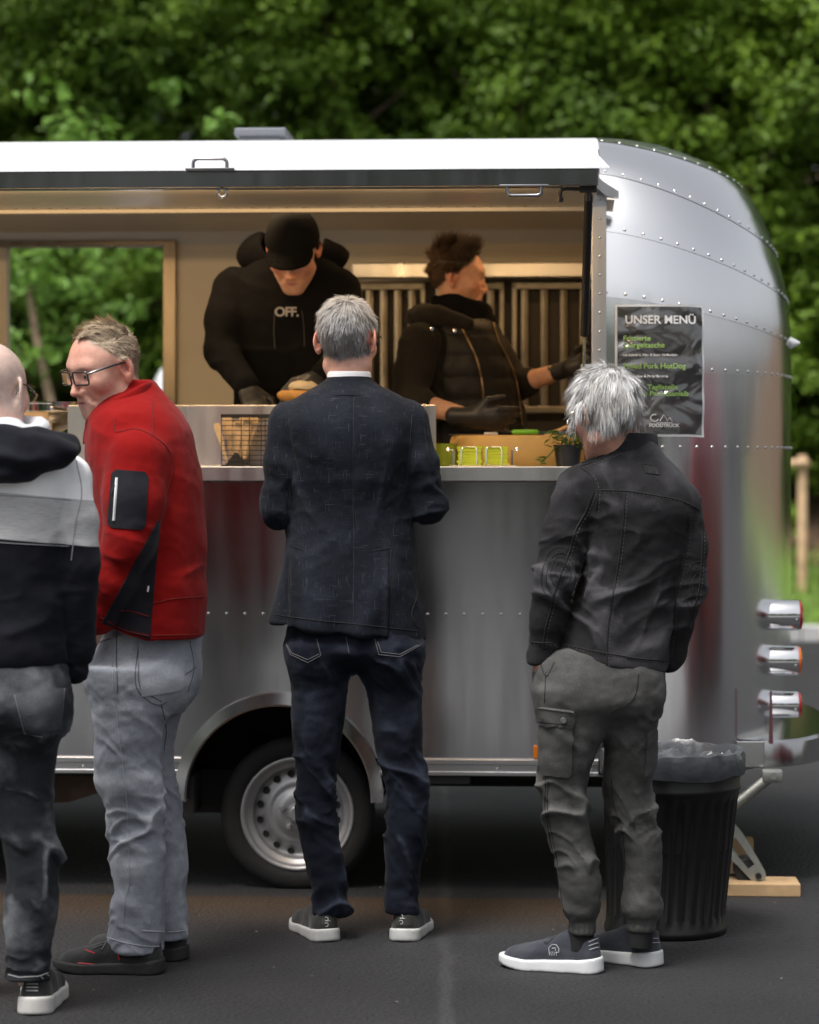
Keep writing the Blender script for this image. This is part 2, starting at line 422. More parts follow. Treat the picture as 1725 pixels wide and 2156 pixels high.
# ------------------------------------------------------------------ ground, bank, kerb
def asphalt_mat():
    m = mat('asphalt', (.05, .05, .052), .72, spec=.4); b = bsdf(m)
    tc = N(m, 'ShaderNodeTexCoord'); sx = N(m, 'ShaderNodeSeparateXYZ'); L(m, tc.outputs['Object'], sx.inputs[0])
    big = N(m, 'ShaderNodeTexNoise'); big.inputs['Scale'].default_value = .9; big.inputs['Detail'].default_value = 6; L(m, tc.outputs['Object'], big.inputs['Vector'])
    fine = N(m, 'ShaderNodeTexNoise'); fine.inputs['Scale'].default_value = 95; fine.inputs['Detail'].default_value = 4; fine.inputs['Roughness'].default_value = .75; L(m, tc.outputs['Object'], fine.inputs['Vector'])
    vor = N(m, 'ShaderNodeTexVoronoi'); vor.inputs['Scale'].default_value = 75; L(m, tc.outputs['Object'], vor.inputs['Vector'])
    r1 = N(m, 'ShaderNodeMapRange'); r1.inputs[1].default_value = .3; r1.inputs[2].default_value = .7; r1.inputs[3].default_value = .6; r1.inputs[4].default_value = 1.4; L(m, big.outputs['Fac'], r1.inputs[0])
    r2 = N(m, 'ShaderNodeMapRange'); r2.inputs[1].default_value = .25; r2.inputs[2].default_value = .8; r2.inputs[3].default_value = .1; r2.inputs[4].default_value = 2.9; L(m, fine.outputs['Fac'], r2.inputs[0])
    mu = N(m, 'ShaderNodeMath', operation='MULTIPLY'); L(m, r1.outputs[0], mu.inputs[0]); L(m, r2.outputs[0], mu.inputs[1])
    c0 = N(m, 'ShaderNodeMix', data_type='RGBA', blend_type='MULTIPLY'); c0.inputs[0].default_value = 1; c0.inputs[6].default_value = (.0165, .0165, .018, 1); L(m, mu.outputs[0], c0.inputs[7])
    # pale worn joint running away from the viewer
    jn = N(m, 'ShaderNodeTexNoise'); jn.inputs['Scale'].default_value = 5; L(m, tc.outputs['Object'], jn.inputs['Vector'])
    jx = N(m, 'ShaderNodeMath', operation='MULTIPLY_ADD'); jx.inputs[1].default_value = .06; L(m, jn.outputs['Fac'], jx.inputs[0]); L(m, sx.outputs['X'], jx.inputs[2])
    js = N(m, 'ShaderNodeMath', operation='MULTIPLY_ADD'); js.inputs[1].default_value = -.0135; L(m, sx.outputs['Y'], js.inputs[0]); L(m, jx.outputs[0], js.inputs[2])
    jd = N(m, 'ShaderNodeMath', operation='SUBTRACT'); jd.inputs[1].default_value = .142; L(m, js.outputs[0], jd.inputs[0])
    ja = N(m, 'ShaderNodeMath', operation='ABSOLUTE'); L(m, jd.outputs[0], ja.inputs[0])
    jr = N(m, 'ShaderNodeMapRange'); jr.inputs[1].default_value = .008; jr.inputs[2].default_value = .026; jr.inputs[3].default_value = .55; jr.inputs[4].default_value = 0; L(m, ja.outputs[0], jr.inputs[0])
    c1 = N(m, 'ShaderNodeMix', data_type='RGBA'); L(m, jr.outputs[0], c1.inputs[0]); L(m, c0.outputs[2], c1.inputs[6]); c1.inputs[7].default_value = (.05, .05, .053, 1)
    # warm lamp light on the ground, cut off by the ledge, painted into the colour
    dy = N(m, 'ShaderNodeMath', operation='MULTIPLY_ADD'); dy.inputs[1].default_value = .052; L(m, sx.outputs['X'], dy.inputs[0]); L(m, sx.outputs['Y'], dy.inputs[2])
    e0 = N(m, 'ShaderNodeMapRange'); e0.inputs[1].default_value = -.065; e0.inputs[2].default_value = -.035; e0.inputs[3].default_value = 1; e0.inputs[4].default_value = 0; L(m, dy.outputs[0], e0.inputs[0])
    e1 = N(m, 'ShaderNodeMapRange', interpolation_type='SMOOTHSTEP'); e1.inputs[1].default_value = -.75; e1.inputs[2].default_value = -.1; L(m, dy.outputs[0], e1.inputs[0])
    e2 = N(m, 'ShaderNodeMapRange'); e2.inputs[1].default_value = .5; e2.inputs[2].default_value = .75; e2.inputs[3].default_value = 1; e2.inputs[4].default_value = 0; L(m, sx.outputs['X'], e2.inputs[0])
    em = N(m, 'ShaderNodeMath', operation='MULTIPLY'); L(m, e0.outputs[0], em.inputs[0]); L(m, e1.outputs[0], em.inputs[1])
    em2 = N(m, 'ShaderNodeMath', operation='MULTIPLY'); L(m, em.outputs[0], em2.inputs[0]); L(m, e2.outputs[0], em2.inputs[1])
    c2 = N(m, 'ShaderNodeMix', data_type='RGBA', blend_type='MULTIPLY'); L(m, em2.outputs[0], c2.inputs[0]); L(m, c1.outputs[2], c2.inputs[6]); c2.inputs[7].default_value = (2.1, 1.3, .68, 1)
    # stray pale grit
    gr = N(m, 'ShaderNodeMapRange'); gr.inputs[1].default_value = .06; gr.inputs[2].default_value = .1; gr.inputs[3].default_value = 1; gr.inputs[4].default_value = 0
    v2 = N(m, 'ShaderNodeTexVoronoi'); v2.inputs['Scale'].default_value = 9; L(m, tc.outputs['Object'], v2.inputs['Vector']); L(m, v2.outputs['Distance'], gr.inputs[0])
    gm = N(m, 'ShaderNodeMath', operation='MULTIPLY'); gm.inputs[1].default_value = .0; L(m, gr.outputs[0], gm.inputs[0])
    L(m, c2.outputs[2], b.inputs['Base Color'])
    bp = N(m, 'ShaderNodeBump'); bp.inputs['Strength'].default_value = .8; bp.inputs['Distance'].default_value = .008
    ad = N(m, 'ShaderNodeMath', operation='ADD'); L(m, fine.outputs['Fac'], ad.inputs[0]); L(m, vor.outputs['Distance'], ad.inputs[1])
    L(m, ad.outputs[0], bp.inputs['Height']); L(m, bp.outputs[0], b.inputs['Normal'])
    return m
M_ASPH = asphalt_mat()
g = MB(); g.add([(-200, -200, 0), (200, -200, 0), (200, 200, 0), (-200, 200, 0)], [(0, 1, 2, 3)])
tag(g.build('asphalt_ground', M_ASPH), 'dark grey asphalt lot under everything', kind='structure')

q = MB(); q.add([(-40, -19, .004), (40, -19, .004), (40, -3.6, .004), (-40, -3.6, .004)], [(0, 1, 2, 3)])  # unseen ground added behind the camera, brightens the side panel's reflection
tag(q.build('added_paving', mat('added_paving', (.15, .15, .15), .8, var=(.6, .25), bump=(30, .3))), 'unseen pale paving added behind the camera to brighten the trailer reflections', kind='structure')
# grit and scraps lying on the asphalt
rg0 = np.random.RandomState(12); dbv = []; dbf = []
for k in range(150):
    x0_, y0_ = rg0.uniform(-1.6, 1.9), rg0.uniform(-2.3, 3.0); r0_ = rg0.choice([.002, .003, .004, .006], p=[.4, .35, .2, .05]); n0 = len(dbv); aa = rg0.uniform(0, 6.28)
    for t in range(5): a_ = aa+t*1.2566; q_ = r0_*rg0.uniform(.5, 1.2); dbv.append((x0_+q_*math.cos(a_), y0_+q_*math.sin(a_)*1.3, .0015))
    dbv.append((x0_, y0_, .0015+r0_*.5)); dbf += [(n0+t, n0+(t+1) % 5, n0+5) for t in range(5)]
tag(mesh_obj('grit', dbv, dbf, mat('grit', (.22, .20, .17), .9, var=(3, .6)), smooth=False), 'pale grit scattered over the asphalt', 'grit', kind='stuff')

# grassy bank behind the lot
M_SOIL = mat('soil', (.07, .042, .022), .95, bump=(14, .9, 8), var=(6, .5))
M_GRASSB = mat('bank_turf', (.09, .15, .025), .9, bump=(30, .8, 6), var=(5, .4))
def bank(y): return np.interp(y, [11.6, 12.0, 14.2, 16.5, 30, 120], [.012, .10, .62, 1.25, 4.0, 16.0])
XB = np.linspace(-60, 60, 121); YB = np.concatenate([np.linspace(11.6, 17, 24), np.linspace(18, 120, 18)])
V = [(x, y, bank(y) + (0.0 if y < 11.9 else .05*math.sin(x*1.3+y)+.03*math.sin(2.7*x-1.9*y))) for y in YB for x in XB]
nx = len(XB); Fq = [(j*nx+i, j*nx+i+1, (j+1)*nx+i+1, (j+1)*nx+i) for j in range(len(YB)-1) for i in range(nx-1)]
bk = mesh_obj('grass_bank', V, Fq, M_GRASSB); bk.data.materials.append(M_SOIL)
for p in bk.data.polygons:
    if p.center.y > 13.6: p.material_index = 1
tag(bk, 'low bank rising behind the lot', kind='structure')
kb = MB()
for i in range(60):
    x = -30+i*1.0; kb.bbox((x+.004, 11.42, -.05), (x+.996, 11.58, .115), .012)
M_CONC = mat('kerb_concrete', (.42, .42, .42), .85, bump=(60, .4), var=(7, .18))
kroot = empty('kerb', (0, 11.5, 0)); tag(kroot, 'pale concrete kerb along the grass', kind='structure')
base = None
for i in range(40):
    x = -20+i*1.0
    if base is None:
        q = MB(); q.bbox((.004, -.08, -.05), (.996, .08, .115), .012); base = q.build('kerb_stone', M_CONC, kroot); c = base
    else: c = base.copy(); COL.objects.link(c)
    c.location = (x, 0, 0)
# grass blades
rg = np.random.RandomState(3)
n = 16000; x = rg.uniform(-6, 9, n); y = 11.65+rg.rand(n)**1.0*2.3; z = bank(y)
hgt = rg.uniform(.05, .16, n); a = rg.uniform(0, 6.28, n); wd = rg.uniform(.004, .009, n); lean = rg.normal(0, .05, (n, 2))
A = np.stack([x-np.cos(a)*wd, y-np.sin(a)*wd, z], 1); B_ = np.stack([x+np.cos(a)*wd, y+np.sin(a)*wd, z], 1); C_ = np.stack([x+lean[:, 0], y+lean[:, 1], z+hgt], 1)
V = np.stack([A, B_, C_], 1).reshape(-1, 3); Fq = np.arange(3*n).reshape(-1, 3)
M_GRASS = mat('grass_blade', (.20, .34, .04), .6, var=(1.2, .45))
tag(mesh_obj('grass', V, Fq, M_GRASS, smooth=False), 'bright green grass along the kerb', 'grass', kind='stuff')

# ------------------------------------------------------------------ foliage
def leaf_mat(name, c1, c2):
    m = mat(name, c1, .5, spec=.35); b = bsdf(m)
    tc = N(m, 'ShaderNodeTexCoord'); n = N(m, 'ShaderNodeTexNoise'); n.inputs['Scale'].default_value = 1.1; n.inputs['Detail'].default_value = 5; L(m, tc.outputs['Object'], n.inputs['Vector'])
    oi = N(m, 'ShaderNodeObjectInfo'); ad = N(m, 'ShaderNodeMath', operation='MULTIPLY_ADD'); ad.inputs[1].default_value = .25; L(m, oi.outputs['Random'], ad.inputs[0]); L(m, n.outputs['Fac'], ad.inputs[2])
    mr = N(m, 'ShaderNodeMapRange'); mr.inputs[1].default_value = .38; mr.inputs[2].default_value = .85; L(m, ad.outputs[0], mr.inputs[0])
    mx = N(m, 'ShaderNodeMix', data_type='RGBA'); L(m, mr.outputs[0], mx.inputs[0]); mx.inputs[6].default_value = (*c1, 1); mx.inputs[7].default_value = (*c2, 1)
    L(m, mx.outputs[2], b.inputs['Base Color'])
    tr = N(m, 'ShaderNodeBsdfTranslucent'); L(m, mx.outputs[2], tr.inputs['Color'])
    ms = N(m, 'ShaderNodeMixShader'); ms.inputs[0].default_value = .3
    out = [x for x in m.node_tree.nodes if x.type == 'OUTPUT_MATERIAL'][0]
    L(m, b.outputs[0], ms.inputs[1]); L(m, tr.outputs[0], ms.inputs[2]); L(m, ms.outputs[0], out.inputs[0])
    return m
M_LEAF = leaf_mat('hedge_leaf', (.042, .092, .009), (.17, .28, .024))
M_LEAF2 = leaf_mat('young_leaf', (.08, .17, .02), (.16, .30, .04))
M_BARK = mat('bark', (.09, .06, .04), .9, bump=(40, .8, 6), var=(9, .4))
M_BARKP = mat('pale_bark', (.30, .22, .14), .8, bump=(50, .5, 5), var=(14, .3))
def leaf_cloud(rs, centers, rad, per, size):
    """leaves gathered in clumps"""
    c = np.repeat(centers, per, 0); n = len(c); d = rs.normal(size=(n, 3)); d /= np.linalg.norm(d, axis=1)[:, None]
    p = c + d*(np.repeat(rad, per)*rs.rand(n)**.45)[:, None]*np.array([1, 1, .8])
    nr = d*.6 + rs.normal(size=(n, 3))*.5 + np.array([0, -.25, .75]); nr /= np.linalg.norm(nr, axis=1)[:, None]
    t = np.cross(nr, rs.normal(size=(n, 3))); t /= np.linalg.norm(t, axis=1)[:, None]; b = np.cross(nr, t)
    s = size*rs.uniform(.6, 1.3, n)[:, None]
    q0 = p - t*s; q1 = p + b*s*.55 + nr*s*.18 - t*s*.1; q2 = p + t*s; q3 = p - b*s*.55 + nr*s*.18 - t*s*.1
    V = np.stack([q0, q1, q2, q3], 1).reshape(-1, 3); i = np.arange(n)*4
    F = np.concatenate([np.stack([i, i+1, i+2], 1), np.stack([i, i+2, i+3], 1)]); return V, F
def hedge_mesh(seed, w=1.7, d=1.2, h=7.4, clumps=820, per=54):
    rs = np.random.RandomState(seed); C = []
    lobes = [(rs.uniform(-w*.6, w*.6), rs.uniform(-d*.3, d*.25), rs.uniform(.4, h-.6), rs.uniform(.55, 1.05)) for _ in range(34)]
    while len(C) < clumps:
        lx, ly, lz, lr = lobes[rs.randint(len(lobes))]; v = rs.normal(size=3); v /= np.linalg.norm(v)
        if v[1] > .45: continue
        p = np.array([lx, ly, lz]) + v*lr*rs.uniform(.75, 1.05)*np.array([1, 1, .85])
        if p[2] > .1: C.append(p)
    C = np.array(C); V, F = leaf_cloud(rs, C, rs.uniform(.14, .34, clumps), per, .046)
    return V, F
def trunk_mesh(seed, h, r, lean=.25, limbs=7):
    rs = np.random.RandomState(seed); mb = MB(); pts = []; x = y = 0.
    for k in range(9):
        pts.append((x, y, h*k/8.)); x += rs.normal(0, lean*.3); y += rs.normal(0, lean*.2)
    mb.tube(pts, [r*(1-.8*k/8) for k in range(9)], 7)
    for k in range(limbs):
        i = rs.randint(2, 8); p = np.array(pts[i]); a = rs.uniform(0, 6.28); l = h*rs.uniform(.12, .25)
        e = p + np.array([math.cos(a)*l, math.sin(a)*l*.7, l*.8]); mb.tube([p, (p+e)/2+np.array([0, 0, .05]), e], [r*.4, r*.25, r*.08], 5)
    return mb
hv = [hedge_mesh(11), hedge_mesh(23), hedge_mesh(37)]; hm = []
for k, (V, Fq) in enumerate(hv):
    me = bpy.data.meshes.new('crown'); me.from_pydata(V.tolist(), [], Fq.tolist()); me.materials.append(M_LEAF); hm.append(me)
tm = []
for k in range(3):
    o = trunk_mesh(50+k, 6.2, .09).build('trunk', M_BARK, None, True); tm.append(o.data); bpy.data.objects.remove(o)
rh = random.Random(5); HG = 'tall leafy hedge trees in a dense row behind the trailer'
k = 0
for row, (yy, cnt, x0, st) in enumerate([(15.2, 10, -9.4, 2.1), (16.6, 10, -8.4, 2.1), (18.2, 10, -9.4, 2.1), (19.6, 13, -9.0, 1.6), (-24, 12, -16, 2.9)]):  # last row is unseen, added behind the camera to give the metal dark reflections
    for i in range(cnt):
        r_ = empty('hedge_tree', (x0+i*st+rh.uniform(-.3, .3), yy+rh.uniform(-.35, .35), (float(bank(yy))-.5 if yy > 0 else 0.)+rh.uniform(-.15, .1)), rh.uniform(-.35, .35)+(math.pi if yy < 0 else 0))
        tag(r_, ['broad green hedge tree in the front row of the dense hedge', 'dark green hedge tree in the shaded second row of the hedge', 'dark green hedge tree in the third row of the hedge', 'dark green hedge tree in the hindmost row of the hedge', 'unseen hedge tree added behind the photographer to darken the trailer reflections'][row], 'tree', HG + [' front row', ' second row', ' third row', ' hindmost row', ' added opposite for reflections'][row])
        c = bpy.data.objects.new('crown', hm[(k*2+row) % 3]); COL.objects.link(c); c.parent = r_; c.scale = (rh.choice((-1, 1))*rh.uniform(.9, 1.1), 1, rh.uniform(.95, 1.08))
        t = bpy.data.objects.new('trunk', tm[k % 3]); COL.objects.link(t); t.parent = r_; k += 1
# leaning sapling seen through the back opening, its stake frame, and the stake frame right of the trailer
def young_tree(base, top, label, seed, r=.035):
    base = np.array(base); top = np.array(top); rt = empty('young_tree', tuple(base)); mb = MB()
    pts = [base + (top-base)*t + np.array([.09*math.sin(t*5), 0, 0])*t for t in np.linspace(0, 1, 9)]
    mb.tube([p-base for p in pts], [r*(1-.55*t) for t in np.linspace(0, 1, 9)], 8); mb.build('trunk', M_BARKP, rt, True)
    rs = np.random.RandomState(seed); C = top-base + rs.normal(size=(60, 3))*np.array([.55, .4, .55]) + np.array([0, 0, .2])
    V, Fq = leaf_cloud(rs, C, rs.uniform(.12, .25, 60), 26, .055)
    mesh_obj('crown', V, Fq, M_LEAF2, rt, False); return tag(rt, label, 'tree')
b0 = px(135, 1050, 9.5); t0 = px(86, 600, 9.5)
young_tree((b0[0]+.12, 9.5, 0.0), t0, 'slender young tree with pale trunk seen through the trailer\'s back opening', 4, .05)
M_STAKE = mat('stake_wood', (.50, .34, .20), .75, bump=(35, .4), var=(8, .25))
fr = empty('tree_stake_frame', (px(1690, 1200, 13.0)[0], 13.0, float(bank(13.0))))
zt = px(1690, 958, 13.0)[2]-fr.location.z
for q, (xx, yy) in enumerate(((0, 0), (-1.05, 0), (-.5, .9))):
    q_ = MB(); q_.lathe([(0, -.25), (.042, -.25), (.042, zt-.02), (.034, zt), (0, zt)], 12, c=(xx, yy, 0)); q_.build('stake', M_STAKE, fr, True)
for (ax, ay), (bx_, by_) in (((.03, -.045), (-1.1, -.045)), ((.04, .0), (-.52, .96)), ((-1.09, 0), (-.48, .95))):
    q_ = MB(); q_.tube([(ax, ay, zt-.07), (bx_, by_, zt-.07)], .035, 10); q_.build('crosspiece', M_STAKE, fr, True)
tag(fr, 'pale wooden stake frame on the grass right of the trailer', 'stake frame')
# a low plastic watering tube lying by the stakes is not built; the dark leaf litter is the bank's soil

# ------------------------------------------------------------------ van parked behind the trailer (seen through the back opening)
VAN_H = CAM_H-(742-V0)/(F_PX/(CAM_D+6.5))
def van(loc, rz, M_W, label):
    W = 1.95; H = VAN_H; rt = empty('parked_van', loc, rz)
    M_G = mat('van_glass', (.012, .014, .016), .06, spec=.7); M_T = mat('van_tyre', (.015, .015, .015), .85); M_K = mat('van_trim', (.02, .02, .02), .5)
    def body(P):
        q = np.abs(P - np.array([0, 2.4, .95], np.float32)) - np.array([W/2-.14, 2.26, .62], np.float32)
        d = np.sqrt((np.maximum(q, 0)**2).sum(1)) + np.minimum(q.max(1), 0) - .14
        hi = np.clip((P[:, 2]-1.05)/(H-1.05), 0, 1); sq = np.abs(P[:, 0]) - (W/2 - .17*hi**1.4)
        d = smax(d, sq, .05); d = smax(d, -(P[:, 1]-.05-.32*hi**1.6), .06)
        cap = np.sqrt((np.maximum(np.abs(P - np.array([0, 2.6, 1.3], np.float32)) - np.array([W/2-.38, 2.0, H-1.3-.2], np.float32), 0)**2).sum(1)) - .2
        d = smin(d, cap, .06)
        for sx_ in (-1, 1):
            for yy in (.95, 3.95): d = smax(d, -s_cap(P, (sx_*(W/2-.3), yy, .34), (sx_*(W/2+.3), yy, .34), .37), .02)
        return d
    V, Fq = solid(body, (-1.1, -.1, .1), (1.1, 5.1, H+.1), .035, it=2)
    mesh_obj('body', V, Fq, M_W, rt)
    g_ = MB(); g_.prism([(-.72, 1.12), (.72, 1.12), (.64, H-.24), (-.64, H-.24)], 'y', .0, .0)
    zz = [1.1, (1.1+H-.2)/2, H-.2]
    def yb(z): return .05+.32*np.clip((z-1.05)/(H-1.05), 0, 1)**1.6-.012
    vs = []; 
    for z in np.linspace(1.1, H-.22, 7):
        wv = .80-.14*((z-1.1)/(H-1.3)); vs += [(-wv, yb(z), z), (wv, yb(z), z)]
    gl = MB(); gl.add(vs + [(a, b+.03, c) for a, b, c in vs], [(2*i, 2*i+1, 2*i+3, 2*i+2) for i in range(6)] + [(14+2*i, 14+2*i+2, 14+2*i+3, 14+2*i+1) for i in range(6)]); gl.build('rear_window', M_G, rt, True)
    for sx_ in (-1, 1):
        q = MB(); q.bbox((sx_*.82-.05, -.02, .75), (sx_*.82+.05, .12, 1.08), .02); q.build('tail_light', mat('van_red', (.35, .01, .01), .25), rt, True)
        q = MB(); q.tube([(sx_*.62, .6, H-.02), (sx_*.62, .75, H+.06), (sx_*.62, 3.4, H+.06), (sx_*.62, 3.55, H-.02)], .025, 8); q.build('roof_rail', M_K, rt, True)
        for yy in (.95, 3.95):
            q = MB(); q.lathe([(.0, -.1), (.2, -.1), (.3, -.1), (.335, -.07), (.335, .07), (.3, .1), (.0, .1)], 28, 'x', (sx_*(W/2-.13), yy, .335)); q.build('wheel', M_T, rt, True)
    q = MB(); q.bbox((-.9, -.08, .42), (.9, .1, .68), .05); q.build('bumper', M_K, rt, True)
    return tag(rt, label, 'van')
_vs = F_PX/(CAM_D+6.5)
van(((232-U0)/_vs+.975, 6.5, 0), 0, mat('silver_van_paint', (.62, .63, .64), .28, coat=.6, spec=.5), 'silver van with dark rear glass parked behind the trailer')
van((5.6, -3.6, 0), R(-65), mat('red_van_paint', (.16, .008, .014), .28, coat=.6, spec=.5), 'red van mirrored in the trailer\'s rounded end')
# ------------------------------------------------------------------ food trailer
def alu(name, col, rough, wav=.12, fine=.0, aniso=0.):
    m = mat(name, col, rough, 1.0); b = bsdf(m); tc = N(m, 'ShaderNodeTexCoord')
    n = N(m, 'ShaderNodeTexNoise'); n.inputs['Scale'].default_value = 2.6; n.inputs['Detail'].default_value = 2; L(m, tc.outputs['Object'], n.inputs['Vector'])
    n3 = N(m, 'ShaderNodeTexNoise'); n3.inputs['Scale'].default_value = 4; n3.inputs['Detail'].default_value = 2; L(m, tc.outputs['Object'], n3.inputs['Vector'])
    mpz = N(m, 'ShaderNodeMapping'); mpz.inputs['Scale'].default_value = (14, 14, 1.2); L(m, tc.outputs['Object'], mpz.inputs[0]); L(m, mpz.outputs[0], n3.inputs['Vector']); n3.inputs['Scale'].default_value = 1.5; n3.inputs['Detail'].default_value = 4
    rr = N(m, 'ShaderNodeMapRange'); rr.inputs[1].default_value = .3; rr.inputs[2].default_value = .7; rr.inputs[3].default_value = rough*.86; rr.inputs[4].default_value = rough*1.22; L(m, n3.outputs['Fac'], rr.inputs[0]); L(m, rr.outputs[0], b.inputs['Roughness'])
    b1 = N(m, 'ShaderNodeBump'); b1.inputs['Strength'].default_value = wav; b1.inputs['Distance'].default_value = .03; L(m, n.outputs['Fac'], b1.inputs['Height'])
    L(m, b1.outputs[0], b.inputs['Normal'])
    return m
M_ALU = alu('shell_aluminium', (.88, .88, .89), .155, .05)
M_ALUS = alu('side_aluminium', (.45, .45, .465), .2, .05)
M_ALUT = alu('trim_aluminium', (.58, .58, .59), .34, .03)
M_STEEL = alu('stainless', (.66, .65, .63), .3, .04)
M_CHROME = mat('chrome', (.85, .85, .86), .07, 1.0)
M_MIRR = alu('hatch_edge_metal', (.20, .20, .205), .18, .05)
M_WPAINT = mat('white_coated_roof', (.66, .67, .69), .3, spec=.6, bump=(5, .04), var=(4, .04))
M_DARK = mat('black_rubber', (.012, .012, .012), .7)
M_BLK = mat('black_metal', (.014, .014, .015), .4, spec=.5)
M_UNDER = mat('underbody', (.03, .028, .027), .8, var=(8, .4))
M_INWALL = mat('interior_wall', (.66, .61, .52), .42, spec=.4, bump=(4, .05), var=(3, .06))
M_RIV = mat('rivet_metal', (.75, .75, .76), .25, 1.0)
TR = empty('food_trailer', (0, 0, 0), YAW)
tag(TR, 'silver riveted aluminium food trailer with its serving hatch propped open', 'food trailer')

X0, LE, YC, WH = .60, .682, 1.05, 1.05
# s : z_side, z_end, gx, gy
_T = np.array([[0, .43, .43, 1, 1], [.8, 1.0, 1.0, 1, 1], [1, 1.387, 1.387, 1, 1], [2, 1.647, 1.642, 1, 1], [3, 1.885, 1.755, 1.0, .992], [4, 2.095, 1.90, .985, .958], [5, 2.285, 2.06, .935, .865],
               [5.6, 2.375, 2.20, .86, .74], [6, 2.42, 2.30, .775, .62], [6.5, 2.458, 2.405, .57, .40], [7, 2.484, 2.474, .30, .20], [7.6, 2.493, 2.493, 0, 0]])
PX_, PN = 2.3, 2.3
_TT = mono(np.linspace(0, 7.6, 601), _T[:, 0], _T[:, 1:]); _TT = np.vstack([_TT, _TT[-1:]])
def shell(a, s, off=0.):
    """a: 0 near side .. pi far side round the end; s: height parameter"""
    i = min(max(s, 0.), 7.5999)/7.6*600; j = int(i); f = i-j; zs, ze, gx, gy = (_TT[j]*(1-f)+_TT[j+1]*f).tolist()
    sa, ca = math.sin(a), math.cos(a)
    ex = abs(sa)**(2/PN); ey = math.copysign(abs(ca)**(2/PX_), ca)
    z = zs + (ze-zs)*abs(sa)**1.15
    wx = gx; wy = gy
    return Vector((X0+LE*ex*wx, YC-WH*ey*wy, z))
def shell_n(a, s):
    e = 1e-3; p = shell(a, s); da = shell(min(a+e, math.pi), s)-shell(max(a-e, 0), s); ds = shell(a, min(s+e*5, 7.59))-shell(a, max(s-e*5, 0))
    n = da.cross(ds); n = n.normalized() if n.length > 1e-12 else Vector((0, 0, 1))
    c = p-Vector((X0, YC, 1.2)); return n if n.dot(c) > 0 else -n
SE = [0, 1, 2, 3, 4, 5, 6, 7.598]; NA = 60
AA = [math.pi*(i/NA) for i in range(NA+1)]
for k in range(len(SE)-1):
    s0, s1 = SE[k], SE[k+1]; nv = 8 if k else 10; vs = []; fs = []
    hs0 = .0
    for j in range(nv+1):
        s = s0+(s1-s0)*j/nv
        if j == 0 and k: s -= .012     # each sheet laps over the one below
        for a in AA:
            p = shell(a, max(s, 0)); nn = shell_n(min(max(a, .01), math.pi-.01), max(min(s, 7.5), .02)); t = j/nv
            p = p + nn*(.0016*(1-t)) if k else p
            vs.append(p)
    for j in range(nv):
        for i in range(NA):
            q = j*(NA+1)+i; fs.append((q, q+1, q+NA+2, q+NA+1))
    o = mesh_obj('end_panel', [tuple(v) for v in vs], fs, M_ALU, TR)
    bm = bmesh.new(); bm.from_mesh(o.data); bmesh.ops.recalc_face_normals(bm, faces=bm.faces); bm.to_mesh(o.data); bm.free()
    if o.data.polygons[5].normal.dot(Vector((0, -1, 0))) < 0: o.data.flip_normals()
    # rivets along the seam
    if k:
        rv = MB(); L_ = 0; prev = shell(.015, s0+.10); a = .015
        while a < 2.2:
            p = shell(a, s0+(.055 if k < 6 else .03)); d = (p-prev).length
            if L_ == 0 or d > .058: nn = shell_n(max(a, .01), s0+.06); rv.dome(p+nn*.002, nn, .0054); prev = p; L_ += 1
            a += .004
        o = rv.build('rivets', M_RIV, TR, True, auto=False); o['kind'] = 'stuff'
# side panel below the counter, cut out round the wheel arch
def lz(u, v, y=0.): p = tp(u, v, y); return p[0], p[2]
ax_, az_ = lz(588, 1680); ar = 217/669.*.985
XL = -3.2
arc = [(ax_+ar*math.cos(t), az_+ar*math.sin(t)) for t in np.linspace(math.pi-math.asin((.43-az_)/ar), math.asin((.43-az_)/ar), 30)]
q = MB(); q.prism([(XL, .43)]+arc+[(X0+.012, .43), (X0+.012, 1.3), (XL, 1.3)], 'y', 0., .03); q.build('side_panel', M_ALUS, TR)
rv = MB()
for i in range(56): rv.dome((X0-.08-i*.0578, 0, .885), (0, -1, 0), .0058)
o = rv.build('rivets', M_RIV, TR, True, auto=False); o['kind'] = 'stuff'
# jamb strip beside the opening
q = MB(); q.bbox((X0-.028, -.006, 1.3), (X0+.018, .03, 2.2), .002); q.build('door_jamb', M_ALUT, TR)
rv = MB()
for i in range(15): rv.dome((X0-.003, -.0062, 1.36+i*.059), (0, -1, 0), .0052)
o = rv.build('rivets', M_RIV, TR, True, auto=False); o['kind'] = 'stuff'
# sill rail with ribs, in two lengths either side of the wheel arch
for xa, xb in ((XL, ax_-ar*.97), (ax_+ar*.985, X0+.05)):
    q = MB(); prof = [(-.012, .432), (-.018, .428), (-.018, .415), (-.010, .412), (-.010, .392), (-.018, .389), (-.018, .380), (-.004, .377), (.03, .377), (.03, .432)]
    q.prism(prof, 'x', xa, xb); r_ = q.build('sill_rail', M_ALUT, TR)
    rv = MB(); n = max(2, int((xb-xa)/.22))
    for i in range(n): rv.dome((xa+.08+i*(xb-xa-.16)/(n-1), -.010, .402), (0, -1, 0), .005)
    o = rv.build('rivets', M_RIV, r_, True, auto=False); o['kind'] = 'stuff'
# sill continues round the end
vs = []; fs = []
for i, a in enumerate(AA):
    for (d, z) in ((.012, .432), (.018, .40), (.012, .377), (-.03, .377)):
        p = shell(a, .0); nn = shell_n(min(max(a, .01), 3.13), .02); vs.append((p.x+nn.x*d, p.y+nn.y*d, z))
    if i:
        b = 4*(i-1); fs += [(b+k, b+k+1, b+k+5, b+k+4) for k in range(3)]
o = mesh_obj('sill_rail', vs, fs, M_ALUT, TR)
